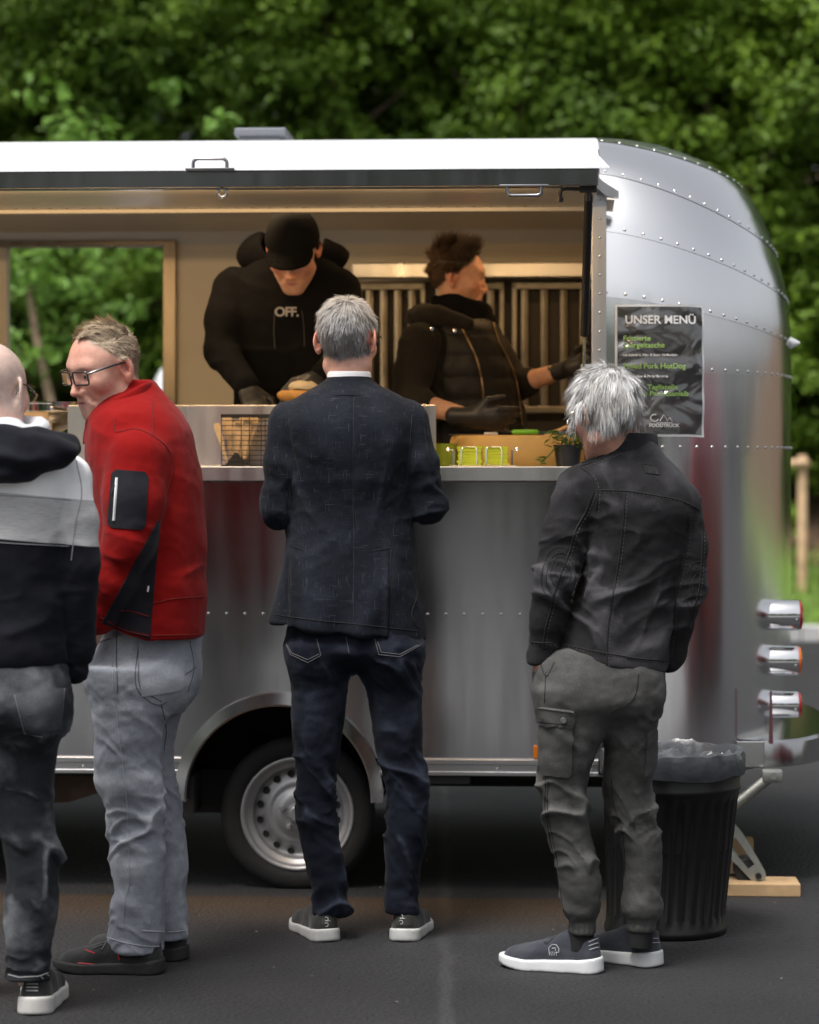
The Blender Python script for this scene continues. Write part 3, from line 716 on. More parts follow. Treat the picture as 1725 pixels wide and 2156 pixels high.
# wheel arch trim, liner and wheel
q = MB(); vs = []; T = np.linspace(math.pi+.02, -.02, 49)
prof = [(0, 0), (.006, -.028), (-.028, -.034), (-.034, -.03), (-.034, .06)]
for t in T:
    for dr, dy in prof: vs.append((ax_+(ar+.006+dr)*math.cos(t), dy, az_+(ar+.006+dr)*math.sin(t)))
m_ = len(prof); q.add(vs, [(i*m_+k, i*m_+k+1, (i+1)*m_+k+1, (i+1)*m_+k) for i in range(48) for k in range(m_-1)]); q.build('wheel_arch_trim', mat('arch_trim_metal', (.50, .50, .51), .16, 1.0), TR, True)
q = MB(); vs = []
for t in T:
    for yy in (.03, .42): vs.append((ax_+(ar-.004)*math.cos(t), yy, az_+(ar-.004)*math.sin(t)))
n_ = len(vs); q.add(vs, [(i*2, i*2+1, i*2+3, i*2+2) for i in range(48)]); q.add([(ax_-ar, .42, az_-.02), (ax_+ar, .42, az_-.02), (ax_+ar, .42, az_+ar), (ax_-ar, .42, az_+ar)], [(0, 1, 2, 3)]); q.build('wheel_arch_liner', M_DARK, TR)
for s_ in (-1, 1):
    q = MB(); q.prism([(ax_+s_*(ar+.006), az_-.01), (ax_+s_*(ar-.028), az_-.01), (ax_+s_*(ar-.022), .335), (ax_+s_*(ar+.012), .335)], 'y', -.03, .02); q.build('wheel_arch_foot', M_ALUT, TR)
wx, wz = lz(626, 1716, .09); wr = wz+.002; wy = .09
wroot = empty('wheel', (wx, wy, wr)); wroot.parent = TR
q = MB(); RO = wr
q.lathe([(.178, .012), (.186, .002), (.205, -.004), (.225, -.003), (.238, .004), (.247, .016), (RO-.002, .03), (RO, .045), (RO, .15), (RO-.004, .165), (.22, .175), (.19, .17), (.178, .16)], 96, 'y')
q.build('tyre', mat('tyre_rubber', (.009, .009, .009), .8, bump=(70, .35), var=(20, .25)), wroot, True)
tr_ = MB()
for i in range(64):
    a = 2*math.pi*i/64
    for rr, y0_, y1_ in ((RO+.001, .03, .062), (RO+.0025, .07, .12)):
        c_, s2 = math.cos(a), math.sin(a); t_ = (-s2, c_)
        P0 = [((RO-.008)*c_+t_[0]*dx, yy, (RO-.008)*s2+t_[1]*dx) for dx in (-.006, .006) for yy in (y0_, y1_)]
        P1 = [(rr*c_+t_[0]*dx, yy+(.006 if yy == y0_ else 0), rr*s2+t_[1]*dx) for dx in (-.005, .005) for yy in (y0_, y1_)]
        tr_.add(P0+P1, [(4, 5, 7, 6), (0, 1, 5, 4), (2, 6, 7, 3), (0, 4, 6, 2), (1, 3, 7, 5)])
o = tr_.build('tread_blocks', MATS['tyre_rubber'], wroot); o['kind'] = 'stuff'
M_RIM = mat('silver_wheel_paint', (.36, .36, .37), .42, .7, bump=(60, .05), var=(10, .06))
q = MB(); rp = [(.181, .014), (.183, .004), (.178, .0), (.170, .003), (.166, .012), (.160, .022), (.150, .026), (.144, .034), (.142, .05), (.134, .058), (.120, .054), (.104, .046), (.096, .040), (.088, .043), (.076, .040), (.066, .030), (.050, .026), (.036, .026)]
q.lathe(rp, 72, 'y'); q.build('rim', M_RIM, wroot, True, auto=False)
hl = MB()
for i in range(16):
    a = 2*math.pi*(i+.5)/16; c = ((.1265)*math.cos(a), .0515, (.1265)*math.sin(a)); vs = [c]
    for k in range(12):
        b = 2*math.pi*k/12; rr = .1265+.0105*math.cos(b); t = a+.0125/.1265*math.sin(b); vs.append((rr*math.cos(t), .0485+.004*(rr-.1265)/.01, rr*math.sin(t)))
    q = MB(); q.add(vs, [(0, 1+k, 1+(k+1) % 12) for k in range(12)]); q.build('vent_hole', M_DARK, wroot)
for i in range(5):
    a = 2*math.pi*i/5+.35; q = MB(); q.lathe([(0, -.004), (.006, -.004), (.0095, .0), (.0105, .016), (.014, .022), (.02, .028)], 6, 'y', (.052*math.cos(a), .012, .052*math.sin(a))); q.build('lug_nut', M_RIM, wroot, True)
q = MB(); q.lathe([(0, -.006), (.022, -.006), (.027, -.002), (.029, .01), (.031, .026), (.038, .028)], 32, 'y'); q.build('hub_cap', M_RIM, wroot, True)
q = MB(); q.box((-.06, .06, -.05), (.06, .2, .05)); q.cyl((0, .1, 0), (0, 1.6, 0), .03); q.build('axle', M_UNDER, wroot)
# wheel on the far side
fw = empty('wheel', (wx, 2.0, wr)); fw.parent = TR
q = MB(); q.lathe([(.02, -.17), (.178, -.17), (.24, -.165), (RO, -.14), (RO, -.03), (.24, -.004), (.178, 0), (.02, .0)], 48, 'y'); q.build('tyre', MATS['tyre_rubber'], fw, True)
# underbody
q = MB(); q.box((XL, .45, .36), (X0+.35, 1.65, .40)); q.box((ax_+ar+.03, .05, .36), (X0+.35, .45, .40)); q.box((XL, .05, .36), (ax_-ar-.03, .45, .40)); q.box((XL, .5, .28), (X0+.3, .56, .36)); q.box((XL, 1.74, .28), (X0+.3, 1.8, .36)); q.box((-1.0, .25, .22), (-.55, .32, .36)); q.box((ax_-ar-.02, .06, .24), (ax_-ar+.04, .38, .36)); q.build('chassis', M_UNDER, TR)
q = MB(); q.box((.02, -.01, .352), (.19, .04, .376)); q.build('step_bracket', M_BLK, TR)
x_, z_ = lz(175, 1700, .25); q = MB(); q.prism([(x_-.35, .37), (x_+.10, .37), (x_+.10, .30), (x_-.04, .255), (x_-.35, .24)], 'y', .22, .26); q.build('mud_flap', mat('rusty_plate', (.10, .065, .045), .8, var=(9, .4)), TR)
# roof of the straight part: strips from the hinge over to the far side
YH = YC-WH*.72
def side_prof(s): p = shell(0., s); return p.y, p.z
ss = [5.62, 5.8, 6.0, 6.25, 6.5, 6.75, 7.0, 7.3, 7.58]
pr = [side_prof(s) for s in ss]; pr += [(2*YC-y, z) for y, z in reversed(pr)] + [(2*YC-side_prof(s)[0], side_prof(s)[1]) for s in (5.3, 5.0, 4.6)]
for xa, xb in ((XL, -1.6), (-1.6, -.4), (-.4, X0)):
    vs = [(x, y, z) for x in (xa, xb) for y, z in pr]; n_ = len(pr); fs = [(i, n_+i, n_+i+1, i+1) for i in range(n_-1)]
    o = mesh_obj('roof_panel', vs, fs, M_WPAINT, TR)
    if o.data.polygons[4].normal.z < 0: o.data.flip_normals()
# roof vent
q = MB(); c = tp(552, 283, 1.3); zr = 2.47; zt = c[2]+.010
q.bbox((c[0]-.075, 1.2, zr), (c[0]+.075, 1.5, zt-.03), .004); q.bbox((c[0]-.088, 1.18, zt-.03), (c[0]+.10, 1.52, zt), .006)
q.build('roof_vent', mat('vent_plastic', (.16, .17, .19), .5), TR)
# far wall with the back opening
xo0, xo1 = tp(14, 600, 2.0)[0], tp(347, 600, 2.0)[0]; zo1 = tp(200, 519, 2.0)[2]; zo0 = 1.25
q = MB(); q.box((XL, 2.0, .42), (xo0, 2.06, 2.46)); q.build('back_wall', M_INWALL, TR)
q = MB(); q.box((xo1, 2.0, .42), (X0+.10, 2.06, 2.46)); q.build('back_wall', M_INWALL, TR)
q = MB(); q.box((xo0, 2.0, zo1), (xo1, 2.06, 2.46)); q.build('back_wall', M_INWALL, TR)
q = MB(); q.box((xo0, 2.0, .42), (xo1, 2.06, zo0)); q.build('back_wall', M_INWALL, TR)
M_FRAME_WARM = alu('opening_frame_metal', (.22, .19, .15), .3, .1)  # aluminium frame; the brownish interior it mirrors is put into the colour
q = MB(); q.bbox((xo1-.004, 1.965, zo0), (xo1+.05, 2.001, zo1+.02), .004); q.bbox((xo0-.05, 1.968, zo1-.002), (xo1+.05, 2.001, zo1+.022), .004); q.build('opening_frame', M_FRAME_WARM, TR)
# curved edge of the far hatch at the opening's left
q = MB(); pts = [(tp(u, v, 2.1)[0], tp(u, v, 2.1)[2]) for u, v in ((22, 519), (20, 560), (13, 620), (7, 680), (3, 730), (1, 800))]
q.prism(pts + [(a-.14, b) for a, b in reversed(pts)], 'y', 2.08, 2.10); q.build('opening_edge', M_ALUT, TR)
rv = MB()
for (a, b) in pts[:5]: rv.dome((a-.025, 2.08, b-.01), (0, -1, 0), .006)
o = rv.build('rivets', M_RIV, TR, True, auto=False); o['kind'] = 'stuff'
rv = MB()
for i in range(16): rv.dome((-.75+i*.088, 2.0, tp(700, 500, 2.0)[2]), (0, -1, 0), .006)
for i in range(10): rv.dome((-.72, 2.0, 1.4+i*.08), (0, -1, 0), .005)
o = rv.build('rivets', M_RIV, TR, True, auto=False); o['kind'] = 'stuff'
for xx in (-.74, -.66):
    q = MB(); q.bbox((xx-.01, 1.992, 1.3), (xx+.01, 2.001, 1.75), .002); q.build('wall_strip', M_INWALL, TR)
# interior floor, ceiling and partition
q = MB(); q.box((XL, .44, .40), (X0+.05, 2.0, .42)); q.build('interior_floor', mat('checker_floor', (.10, .10, .10), .6), TR)
q = MB(); q.add([(XL, .04, 2.19), (X0+.05, .04, 2.19), (X0+.05, .40, 2.34), (XL, .40, 2.34), (X0+.05, 1.7, 2.38), (XL, 1.7, 2.38), (X0+.05, 2.0, 2.26), (XL, 2.0, 2.26)], [(0, 1, 2, 3), (3, 2, 4, 5), (5, 4, 6, 7)]); q.build('interior_ceiling', M_INWALL, TR)
q = MB(); q.prism([(.04, .42), (2.0, .42), (2.0, 2.2), (1.75, 2.34), (1.05, 2.42), (.45, 2.34), (.16, 2.2), (.04, 2.0)], 'x', X0+.055, X0+.075); q.build('partition_wall', M_INWALL, TR)
rv = MB()
for i in range(9): rv.dome((X0+.055, 1.9, 1.4+i*.1), (-1, 0, 0), .006)
for i in range(9): rv.dome((X0+.055, .12, 1.4+i*.1), (-1, 0, 0), .006)
o = rv.build('rivets', M_RIV, TR, True, auto=False); o['kind'] = 'stuff'
q = MB(); q.box((XL-.02, .03, .42), (XL, 2.0, 2.45)); q.build('partition_wall', M_INWALL, TR)
q = MB(); q.box((XL, .032, az_+ar+.03), (X0+.05, .05, 1.3)); q.build('inner_lining', M_INWALL, TR)
# hatch opening header lip
q = MB(); q.bbox((XL, -.004, 2.150), (X0+.02, .03, 2.215), .003); q.build('hatch_header', mat('header_metal', (.40, .38, .34), .5, .6), TR)
# exhaust hood with baffle filters
M_FILT = mat('greasy_filter_steel', (.30, .28, .24), .4, .9, var=(8, .3))
hroot = empty('exhaust_hood', (0, 0, 0)); hroot.parent = TR
x0h, x1h = tp(742, 560, 1.55)[0], X0+.05; zb, zt_ = tp(900, 586, 1.55)[2], tp(900, 553, 1.55)[2]
q = MB(); q.bbox((x0h, 1.53, zb), (x1h, 1.58, zt_), .006); q.box((x0h, 1.58, zt_-.006), (x1h, 2.0, zt_)); q.build('hood_rim', M_STEEL, hroot)
q = MB(); q.box((x0h, 1.72, 1.52), (x1h, 1.74, zb)); q.build('hood_back', mat('dark_hood_steel', (.05, .045, .04), .5, .6), hroot)  # dark backing plate behind the slats
for fx0, fx1 in ((x0h+.01, x0h+.27), (x0h+.31, x0h+.57), (x0h+.60, x1h-.005)):
    f_ = empty('baffle_filter', (fx0, 0, 0)); f_.parent = hroot; wd = fx1-fx0
    for (a, b, c, d) in ((0, wd, zb-.035, zb-.008), (0, wd, 1.55, 1.575), (0, .018, 1.55, zb-.01), (wd-.018, wd, 1.55, zb-.01)):
        q = MB(); q.bbox((a, 1.655, c), (b, 1.685, d), .003); q.build('filter_frame', M_FILT, f_)
    ns = 4
    for i in range(ns):
        xx = .03+i*(wd-.045)/ns; q = MB(); q.prism([(xx, 1.70), (xx+.004, 1.672), (xx+.017, 1.668), (xx+.030, 1.672), (xx+.034, 1.70)], 'z', 1.575, zb-.035); q.build('baffle_slat', M_FILT, f_)
# serving ledge and inner worktop
p0 = tp(900, 983, -.30); zl = p0[2]; q = MB(); xr = X0-.03
q.bbox((XL, -.305, zl-.043), (xr, -.295, zl+.001), .002); q.bbox((XL, -.297, zl-.006), (xr, .10, zl), .002); q.build('serving_ledge', M_STEEL, TR)
q = MB(); q.box((XL, .102, zl-.05), (X0+.05, .62, zl-.012)); q.build('worktop', M_STEEL, TR)
# stainless guard panel standing on the ledge
ga = tp(-300, 852, .08); gb = tp(918, 852, .08); gl_ = tp(372, 852, .08)
q = MB(); q.bbox((gl_[0]-.35, .075, zl+.001), (gb[0], .10, gb[2]), .003); q.build('guard_panel', M_STEEL, TR)
# ---- hatch propped open
hx1 = tp(1260, 380, -.75)[0]
hr = empty('serving_hatch', (0, 0, 0)); hr.parent = TR
zb_, zt2 = tp(600, 392, -.75)[2], tp(600, 357, -.75)[2]
zh = 2.163
q = MB(); q.prism([(-.75, zb_), (-.02, zh), (-.02, zh+.03), (-.70, zt2)], 'x', XL, hx1-.004); q.build('hatch_inner_skin', mat('hatch_inner_warm_tint', (.62, .58, .50), .32, .35, bump=(4, .05)), hr)  # metal underside; its warm reflection of the interior is painted in as cream
q = MB(); q.bbox((XL, -.757, zb_-.002), (hx1, -.748, zt2+.002), .002); q.build('hatch_front_edge', M_MIRR, hr)
zl1 = tp(600, 334, -.66)[2]; zl0 = tp(600, 356, -.765)[2]
top = [(-.66, zl1), (-.52, zl1+.035), (-.30, zl1+.075), (-.08, zl1+.105), (.12, zl1+.125), (.30, side_prof(5.66)[1]+.003)]
q = MB(); vs = [(x, y, z) for x in (XL, hx1+.004) for y, z in top] + [(x, y, z-.012) for x in (XL, hx1+.004) for y, z in top]; n_ = len(top)
q.add(vs, [(i, n_+i, n_+i+1, i+1) for i in range(n_-1)] + [(2*n_+i, 2*n_+i+1, 3*n_+i+1, 3*n_+i) for i in range(n_-1)] + [(n_+i, 3*n_+i, 3*n_+i+1, n_+i+1) for i in range(n_-1)]); q.build('hatch_outer_skin', M_WPAINT, hr, True)
q = MB(); e = .032
q.add([(XL, -.765, zl0), (hx1+e, -.765, zl0), (hx1+.006, -.655, zl1+.002), (XL, -.655, zl1+.002), (XL, -.765, zl0-.003), (hx1+e, -.765, zl0-.003), (hx1+.006, -.655, zl1-.003), (XL, -.655, zl1-.003)], [(0, 1, 2, 3), (7, 6, 5, 4), (0, 4, 5, 1), (1, 5, 6, 2), (2, 6, 7, 3)]); q.build('hatch_lip', M_WPAINT, hr)
rv = MB(); nl = Vector((0, zl0-zl1, .11)).normalized()
for i in range(60):
    for t in (.12, .86): rv.dome((hx1-.03-i*.057, -.765+.11*t, zl0+(zl1-zl0)*t), nl, .0042)
o = rv.build('rivets', M_RIV, hr, True, auto=False); o['kind'] = 'stuff'
rv = MB()
for i in range(60): rv.dome((hx1-.05-i*.0535, -.045, zh+.001+(zb_-zh)*.025/.73), (0, 0, -1), .0055)
o = rv.build('rivets', mat('brass_rivet', (.45, .38, .28), .3, 1.0), hr, True, auto=False); o['kind'] = 'stuff'
q = MB(); q.prism([(-.75, zb_), (-.02, zh), (.28, zl1+.13), (-.3, zl1+.07), (-.66, zl1), (-.75, zt2)], 'x', hx1-.006, hx1); q.build('hatch_end_plate', M_ALUT, hr)
M_SS = mat('handle_steel', (.34, .34, .35), .22, 1.0)
def handle(u0, u1, v0, v1, y, name):
    a = tp(u0, v1, y); b = tp(u1, v0, y); r_ = .0055; x0_, x1_ = a[0], b[0]; za, zc = a[2], b[2]; rr = min(.018, abs(zc-za)*.45); sg = 1 if zc > za else -1
    pts = [(x0_, y, za)] + [(x0_+rr-rr*math.cos(t), y, zc-sg*rr+sg*rr*math.sin(t)) for t in np.linspace(0, math.pi/2, 6)] + [(x1_-rr+rr*math.sin(t), y, zc-sg*rr+sg*rr*math.cos(t)) for t in np.linspace(0, math.pi/2, 6)] + [(x1_, y, za)]
    q = MB(); q.tube(pts, r_, 10); q.bbox((x0_-.022, y-.012, za-.003), (x1_+.022, y+.012, za+.003), .002); q.build(name, M_SS, hr, True)
handle(407, 478, 334, 356, -.772, 'grab_handle'); handle(1068, 1140, 411, 391, -.76, 'grab_handle')
c = tp(468, 406, -.74); q = MB(); q.tube([(c[0]+.0125*math.cos(t), c[1], c[2]+.0125*math.sin(t)) for t in np.linspace(0, 2*math.pi, 25)[:-1]], .0042, 8, True); q.cyl((c[0], c[1], c[2]+.012), (c[0], c[1], zb_), .005); q.build('ring_eye', M_SS, hr, True)
# latch lever and gas strut
c = tp(1235, 401, -.70)
q = MB(); a1 = tp(1180, 425, -.70); a2 = tp(1180, 405, -.70); a3 = tp(1192, 397, -.70); a4 = tp(1250, 399, -.70)
q.tube([a1, a2, ((a2+a3)/2+np.array([-.003, 0, .003])), a3, a4], [.006, .0055, .0055, .0055, .0055], 8); q.cyl(a1, a1+np.array([0, 0, .012]), .009)
q.bbox((c[0]-.02, -.712, c[2]-.006), (c[0]+.03, -.688, c[2]+.012), .003); q.cyl((c[0]+.004, -.70, c[2]-.03), (c[0]+.004, -.70, c[2]), .007); q.build('hatch_latch', M_BLK, hr, True)
s0_ = tp(1240, 405, -.66); s1_ = tp(1231, 704, -.20); s2_ = tp(1229, 775, -.085)
q = MB(); q.tube([s0_, s0_+(s1_-s0_)*.02, s1_], [.0075, .0125, .0125], 14); q.build('gas_strut', M_BLK, TR, True)
q = MB(); q.cyl(s1_, s2_, .005); q.build('strut_rod', M_CHROME, TR, True)
q = MB(); q.bbox((s2_[0]-.008, s2_[1]-.012, s2_[2]-.012), (s2_[0]+.04, s2_[1]+.09, s2_[2]+.012), .003); q.build('strut_bracket', M_ALUT, TR)
# gutter bracket at the shell where the hatch ends
q = MB(); q.prism([lz(a, b, -.03) for a, b in ((1258, 372), (1272, 384), (1303, 404), (1303, 417), (1276, 413), (1258, 398))], 'y', -.05, .0); q.build('gutter_bracket', M_ALUT, TR)
# ---- rear lamps, clearance lamp, bumper
def cyl_lamp(u0, u1, v0, v1, lens, lname):
    y = .42; a = tp(u0, (v0+v1)/2, y); b = tp(u1, (v0+v1)/2, y); r_ = (v1-v0)/2*(CAM_D+y)/F_PX; ln = b[0]-a[0]
    h_ = empty('tail_light', (a[0], y, a[2])); h_.parent = TR
    q = MB(); q.lathe([(r_*.9, -.16), (r_*.98, -.05), (r_, 0), (r_, ln-.012), (r_*.97, ln-.009), (r_*.9, ln-.012)], 40, 'x'); q.build('lamp_housing', M_CHROME, h_, True)
    q = MB(); q.lathe([(r_*.95, ln-.02), (r_*.965, ln-.010), (r_*.93, ln-.002), (r_*.6, ln+.004), (0, ln+.006)], 40, 'x'); q.build(lname, lens, h_, True)
    q = MB(); q.dome((ln*.82, -r_, -r_*.25), (0, -1, -.2), .004); q.build('lamp_screw', M_RIV, h_, True)
M_RED = mat('red_lens', (.30, .006, .008), .15, coat=.5); M_AMB = mat('amber_lens', (.55, .10, .01), .15, coat=.5)
cyl_lamp(1615, 1688, 1263, 1327, M_RED, 'red_lens'); cyl_lamp(1615, 1686, 1359, 1422, M_AMB, 'amber_lens'); cyl_lamp(1615, 1686, 1455, 1511, M_RED, 'red_lens')
c = tp(1664, 722, .75); q = MB(); q.lathe([(.024, -.05), (.022, 0), (.016, .012), (.006, .03), (0, .036)], 20, 'x', (c[0], .75, c[2])); q.build('clearance_lamp', mat('white_lens', (.8, .8, .82), .3), TR, True)
# bumper: curved chrome step
vs = []; nb = 26; zb1, zb0 = tp(1640, 1556, .25)[2], tp(1640, 1612, .25)[2]
out = []
for i in range(nb+1):
    t = i/nb; ang = R(-84)+R(168)*t; out.append((1.06+.365*math.cos(ang)**.75, 1.05+.86*math.sin(ang)))
inn = [(1.0, y) for x, y in out]
q = MB(); rows = [(out, zb1-.012, 0), (out, zb1, -.012), (inn, zb1+.02, 0)]
V_ = [(x, y, zb0) for x, y in out] + [(x, y, zb1-.01) for x, y in out] + [(x-.01, y, zb1) for x, y in out] + [(x, y, zb1+.008) for x, y in inn] + [(x, y, zb0) for x, y in inn]; n_ = nb+1
q.add(V_, [(r_*n_+i, r_*n_+i+1, (r_+1)*n_+i+1, (r_+1)*n_+i) for r_ in range(4) for i in range(nb)]); q.build('bumper', mat('bumper_metal', (.50, .50, .50), .18, 1.0, bump=(6, .1)), TR, True)
e0 = out[0]; q = MB(); q.bbox((1.0, e0[1]-.006, zb0), (e0[0], e0[1]+.006, zb1-.001), .003); q.build('bumper_end', MATS['bumper_metal'], TR)
q = MB(); c = tp(1622, 1508, .2); q.prism([(c[0]-.004, zb1-.01), (c[0]+.010, zb1-.01), (c[0]+.006, c[2]+.08), (c[0], c[2]+.08)], 'y', .20, .208); q.build('plate_bracket', mat('plate_red', (.10, .04, .045), .4), TR)
q = MB(); q.tube([(1.40, .55, zb1+.01), (1.43, .62, zb1+.03), (1.44, .75, zb1+.02), (1.42, .95, zb1-.01), (1.43, 1.0, zb0-.05)], .009, 8); q.build('lamp_cable', M_BLK, TR, True)
c = tp(1128, 1583, -.004); q = MB(); q.bbox((c[0]-.007, -.014, c[2]-.02), (c[0]+.007, .0, c[2]+.02), .003); q.build('side_marker', mat('orange_marker', (.75, .20, .01), .3), TR)
q = MB(); c = tp(1280, 1612, -.02); q.bbox((c[0]-.03, -.03, c[2]-.03), (c[0]+.06, -.012, c[2]+.03), .005); q.build('side_latch', M_BLK, TR)
# corner steady: tube strut, pressed arm with roller on planks
sroot = empty('corner_steady', (0, 0, 0)); sroot.parent = TR
M_GALV = mat('galvanised', (.36, .375, .35), .45, .75, var=(12, .2), bump=(30, .15))
ys = .14
a = tp(1628, 1632, ys); b = tp(1535, 1705, ys); q = MB(); q.tube([a, b, b+(b-a)*.8], .017, 12); q.build('strut_tube', M_GALV, sroot, True)
q = MB(); q.bbox((a[0]-.035, ys-.02, a[2]-.022), (a[0]+.03, ys+.02, zb0), .006); q.cyl((a[0], ys-.026, a[2]), (a[0], ys+.026, a[2]), .012); q.build('strut_bracket', M_GALV, sroot, True)
h0 = tp(1546, 1775, ys); h1 = tp(1594, 1838, ys)
dv = Vector(h1-h0).normalized(); pn = Vector((-dv.z, 0, dv.x)); w0, w1 = .040, .026; Lq = Vector(h0); Lr = Vector(h1)
outl = [Lq-dv*.10+pn*.035, Lq+pn*w0, Lr+pn*w1, Lr+dv*.018+pn*.018, Lr+dv*.024, Lr+dv*.018-pn*.018, Lr-pn*w1, Lq-pn*w0, Lq-dv*.10-pn*.035]
inn = [Lq-dv*.02+pn*.016, Lr-dv*.035+pn*.012, Lr-dv*.035-pn*.012, Lq-dv*.02-pn*.016]
for yy in (ys-.055, ys+.055):
    bm = bmesh.new(); ov = [bm.verts.new((p.x, yy, p.z)) for p in outl]; iv = [bm.verts.new((p.x, yy, p.z)) for p in inn]
    oe = [bm.edges.new((ov[i], ov[(i+1) % 9])) for i in range(9)]; ie = [bm.edges.new((iv[i], iv[(i+1) % 4])) for i in range(4)]
    bmesh.ops.triangle_fill(bm, edges=oe+ie, use_beauty=True)
    r_ = bmesh.ops.extrude_face_region(bm, geom=bm.faces[:]); bmesh.ops.translate(bm, vec=(0, .006, 0), verts=[v for v in r_['geom'] if isinstance(v, bmesh.types.BMVert)])
    bmesh.ops.recalc_face_normals(bm, faces=bm.faces); me = bpy.data.meshes.new('steady_arm'); bm.to_mesh(me); bm.free(); me.materials.append(M_GALV)
    o = bpy.data.objects.new('steady_arm', me); COL.objects.link(o); o.parent = sroot
q = MB(); q.cyl((Lr.x, ys-.07, Lr.z), (Lr.x, ys+.07, Lr.z), .010); q.build('roller_axle', M_BLK, sroot, True)
rc = tp(1572, 1832, ys); q = MB(); q.lathe([(0, -.045), (.036, -.045), (.04, -.04), (.04, .04), (.036, .045), (0, .045)], 24, 'y', (rc[0], ys, rc[2]+.004)); q.build('roller', M_DARK, sroot, True)
q = MB(); _s = Lq-dv*.08; q.tube([(_s.x+dv.x*.05, ys, _s.z+dv.z*.05), (_s.x, ys, _s.z), (_s.x-.16, ys, .385)], .026, 12); q.build('steady_leg', M_GALV, sroot, True)
# warm strip lamp inside, over the worktop
M_LAMP = mat('lamp_tube', (1, .9, .7), .5, emis=(1., .68, .36, 2.5))
lroot = empty('strip_lamp', (-.95, .42, 2.30)); lroot.parent = TR
q = MB(); q.tube([(-.6, 0, 0), (.6, 0, 0)], .014, 10); q.build('lamp_tube', M_LAMP, lroot, True)
q = MB(); q.bbox((-.64, -.03, .02), (.64, .03, .055), .006); q.build('lamp_holder', M_ALUT, lroot)
ld = bpy.data.lights.new('strip_lamp_light', 'AREA'); ld.shape = 'RECTANGLE'; ld.size = 1.2; ld.size_y = .05; ld.energy = 3.6; ld.color = (1., .70, .40)
lo_ = bpy.data.objects.new('strip_lamp_light', ld); COL.objects.link(lo_); lo_.parent = lroot; lo_.location = (0, 0, -.02)
l2 = empty('strip_lamp', (.25, .9, 2.36)); l2.parent = TR
q = MB(); q.tube([(-.3, 0, 0), (.3, 0, 0)], .012, 10); q.build('lamp_tube', M_LAMP, l2, True)
ld2 = bpy.data.lights.new('strip_lamp_light', 'AREA'); ld2.shape = 'RECTANGLE'; ld2.size = .6; ld2.size_y = .05; ld2.energy = 1.7; ld2.color = (1., .60, .26)
lo2 = bpy.data.objects.new('strip_lamp_light', ld2); COL.objects.link(lo2); lo2.parent = l2; lo2.location = (0, 0, -.02)

# warm LED strip recessed behind the hatch's front edge, shining in and down over the counter
l3 = empty('led_strip', (0, 0, 0)); l3.parent = TR
q = MB(); q.bbox((-2.6, -.7475, zb_-.007), (hx1-.1, -.722, zb_-.0025), .0008); q.build('strip_channel', M_MIRR, l3)
q = MB(); q.box((-2.59, -.7219, zb_-.0065), (hx1-.11, -.7205, zb_-.003)); q.build('strip_diffuser', mat('led_diffuser', (1, .85, .6), .5, emis=(1., .66, .32, 3.)), l3)
ld3 = bpy.data.lights.new('led_strip_light', 'AREA'); ld3.shape = 'RECTANGLE'; ld3.size = 2.9; ld3.size_y = .012; ld3.energy = 7; ld3.color = (1., .64, .30)
lo3 = bpy.data.objects.new('led_strip_light', ld3); COL.objects.link(lo3); lo3.parent = l3; lo3.location = (-1.05, -.716, zb_-.007); lo3.rotation_euler = (R(90-24), 0, 0)
# ------------------------------------------------------------------ people kit
def set_attr(o, name, vals):
    a = o.data.attributes.new(name, 'FLOAT', 'POINT'); a.data.foreach_set('value', np.ascontiguousarray(vals, np.float32))
def set_col(o, name, cols):
    a = o.data.attributes.new(name, 'FLOAT_COLOR', 'POINT'); c = np.ones((len(cols), 4), np.float32); c[:, :3] = cols; a.data.foreach_set('color', c.ravel())
def garment(name, f, lo, hi, h, m, root, wr=None, it=1, amp=.008):
    V, F = nets(f, lo, hi, h); V = relax(V, F, it)
    d = np.zeros(len(V))
    if wr is not None:
        n = vnormals(V, F); d = wr(V, n); V = V + n*d[:, None]; V = relax(V, F, 1, .35)
    o = mesh_obj(name, V, F, m, root, True, True); set_attr(o, 'wear_highlight', np.clip(d/amp, -1, 1)); return o, tree_of(V, F)
def box_of(pts, pad):
    P = np.array(pts); return P.min(0)-pad, P.max(0)+pad

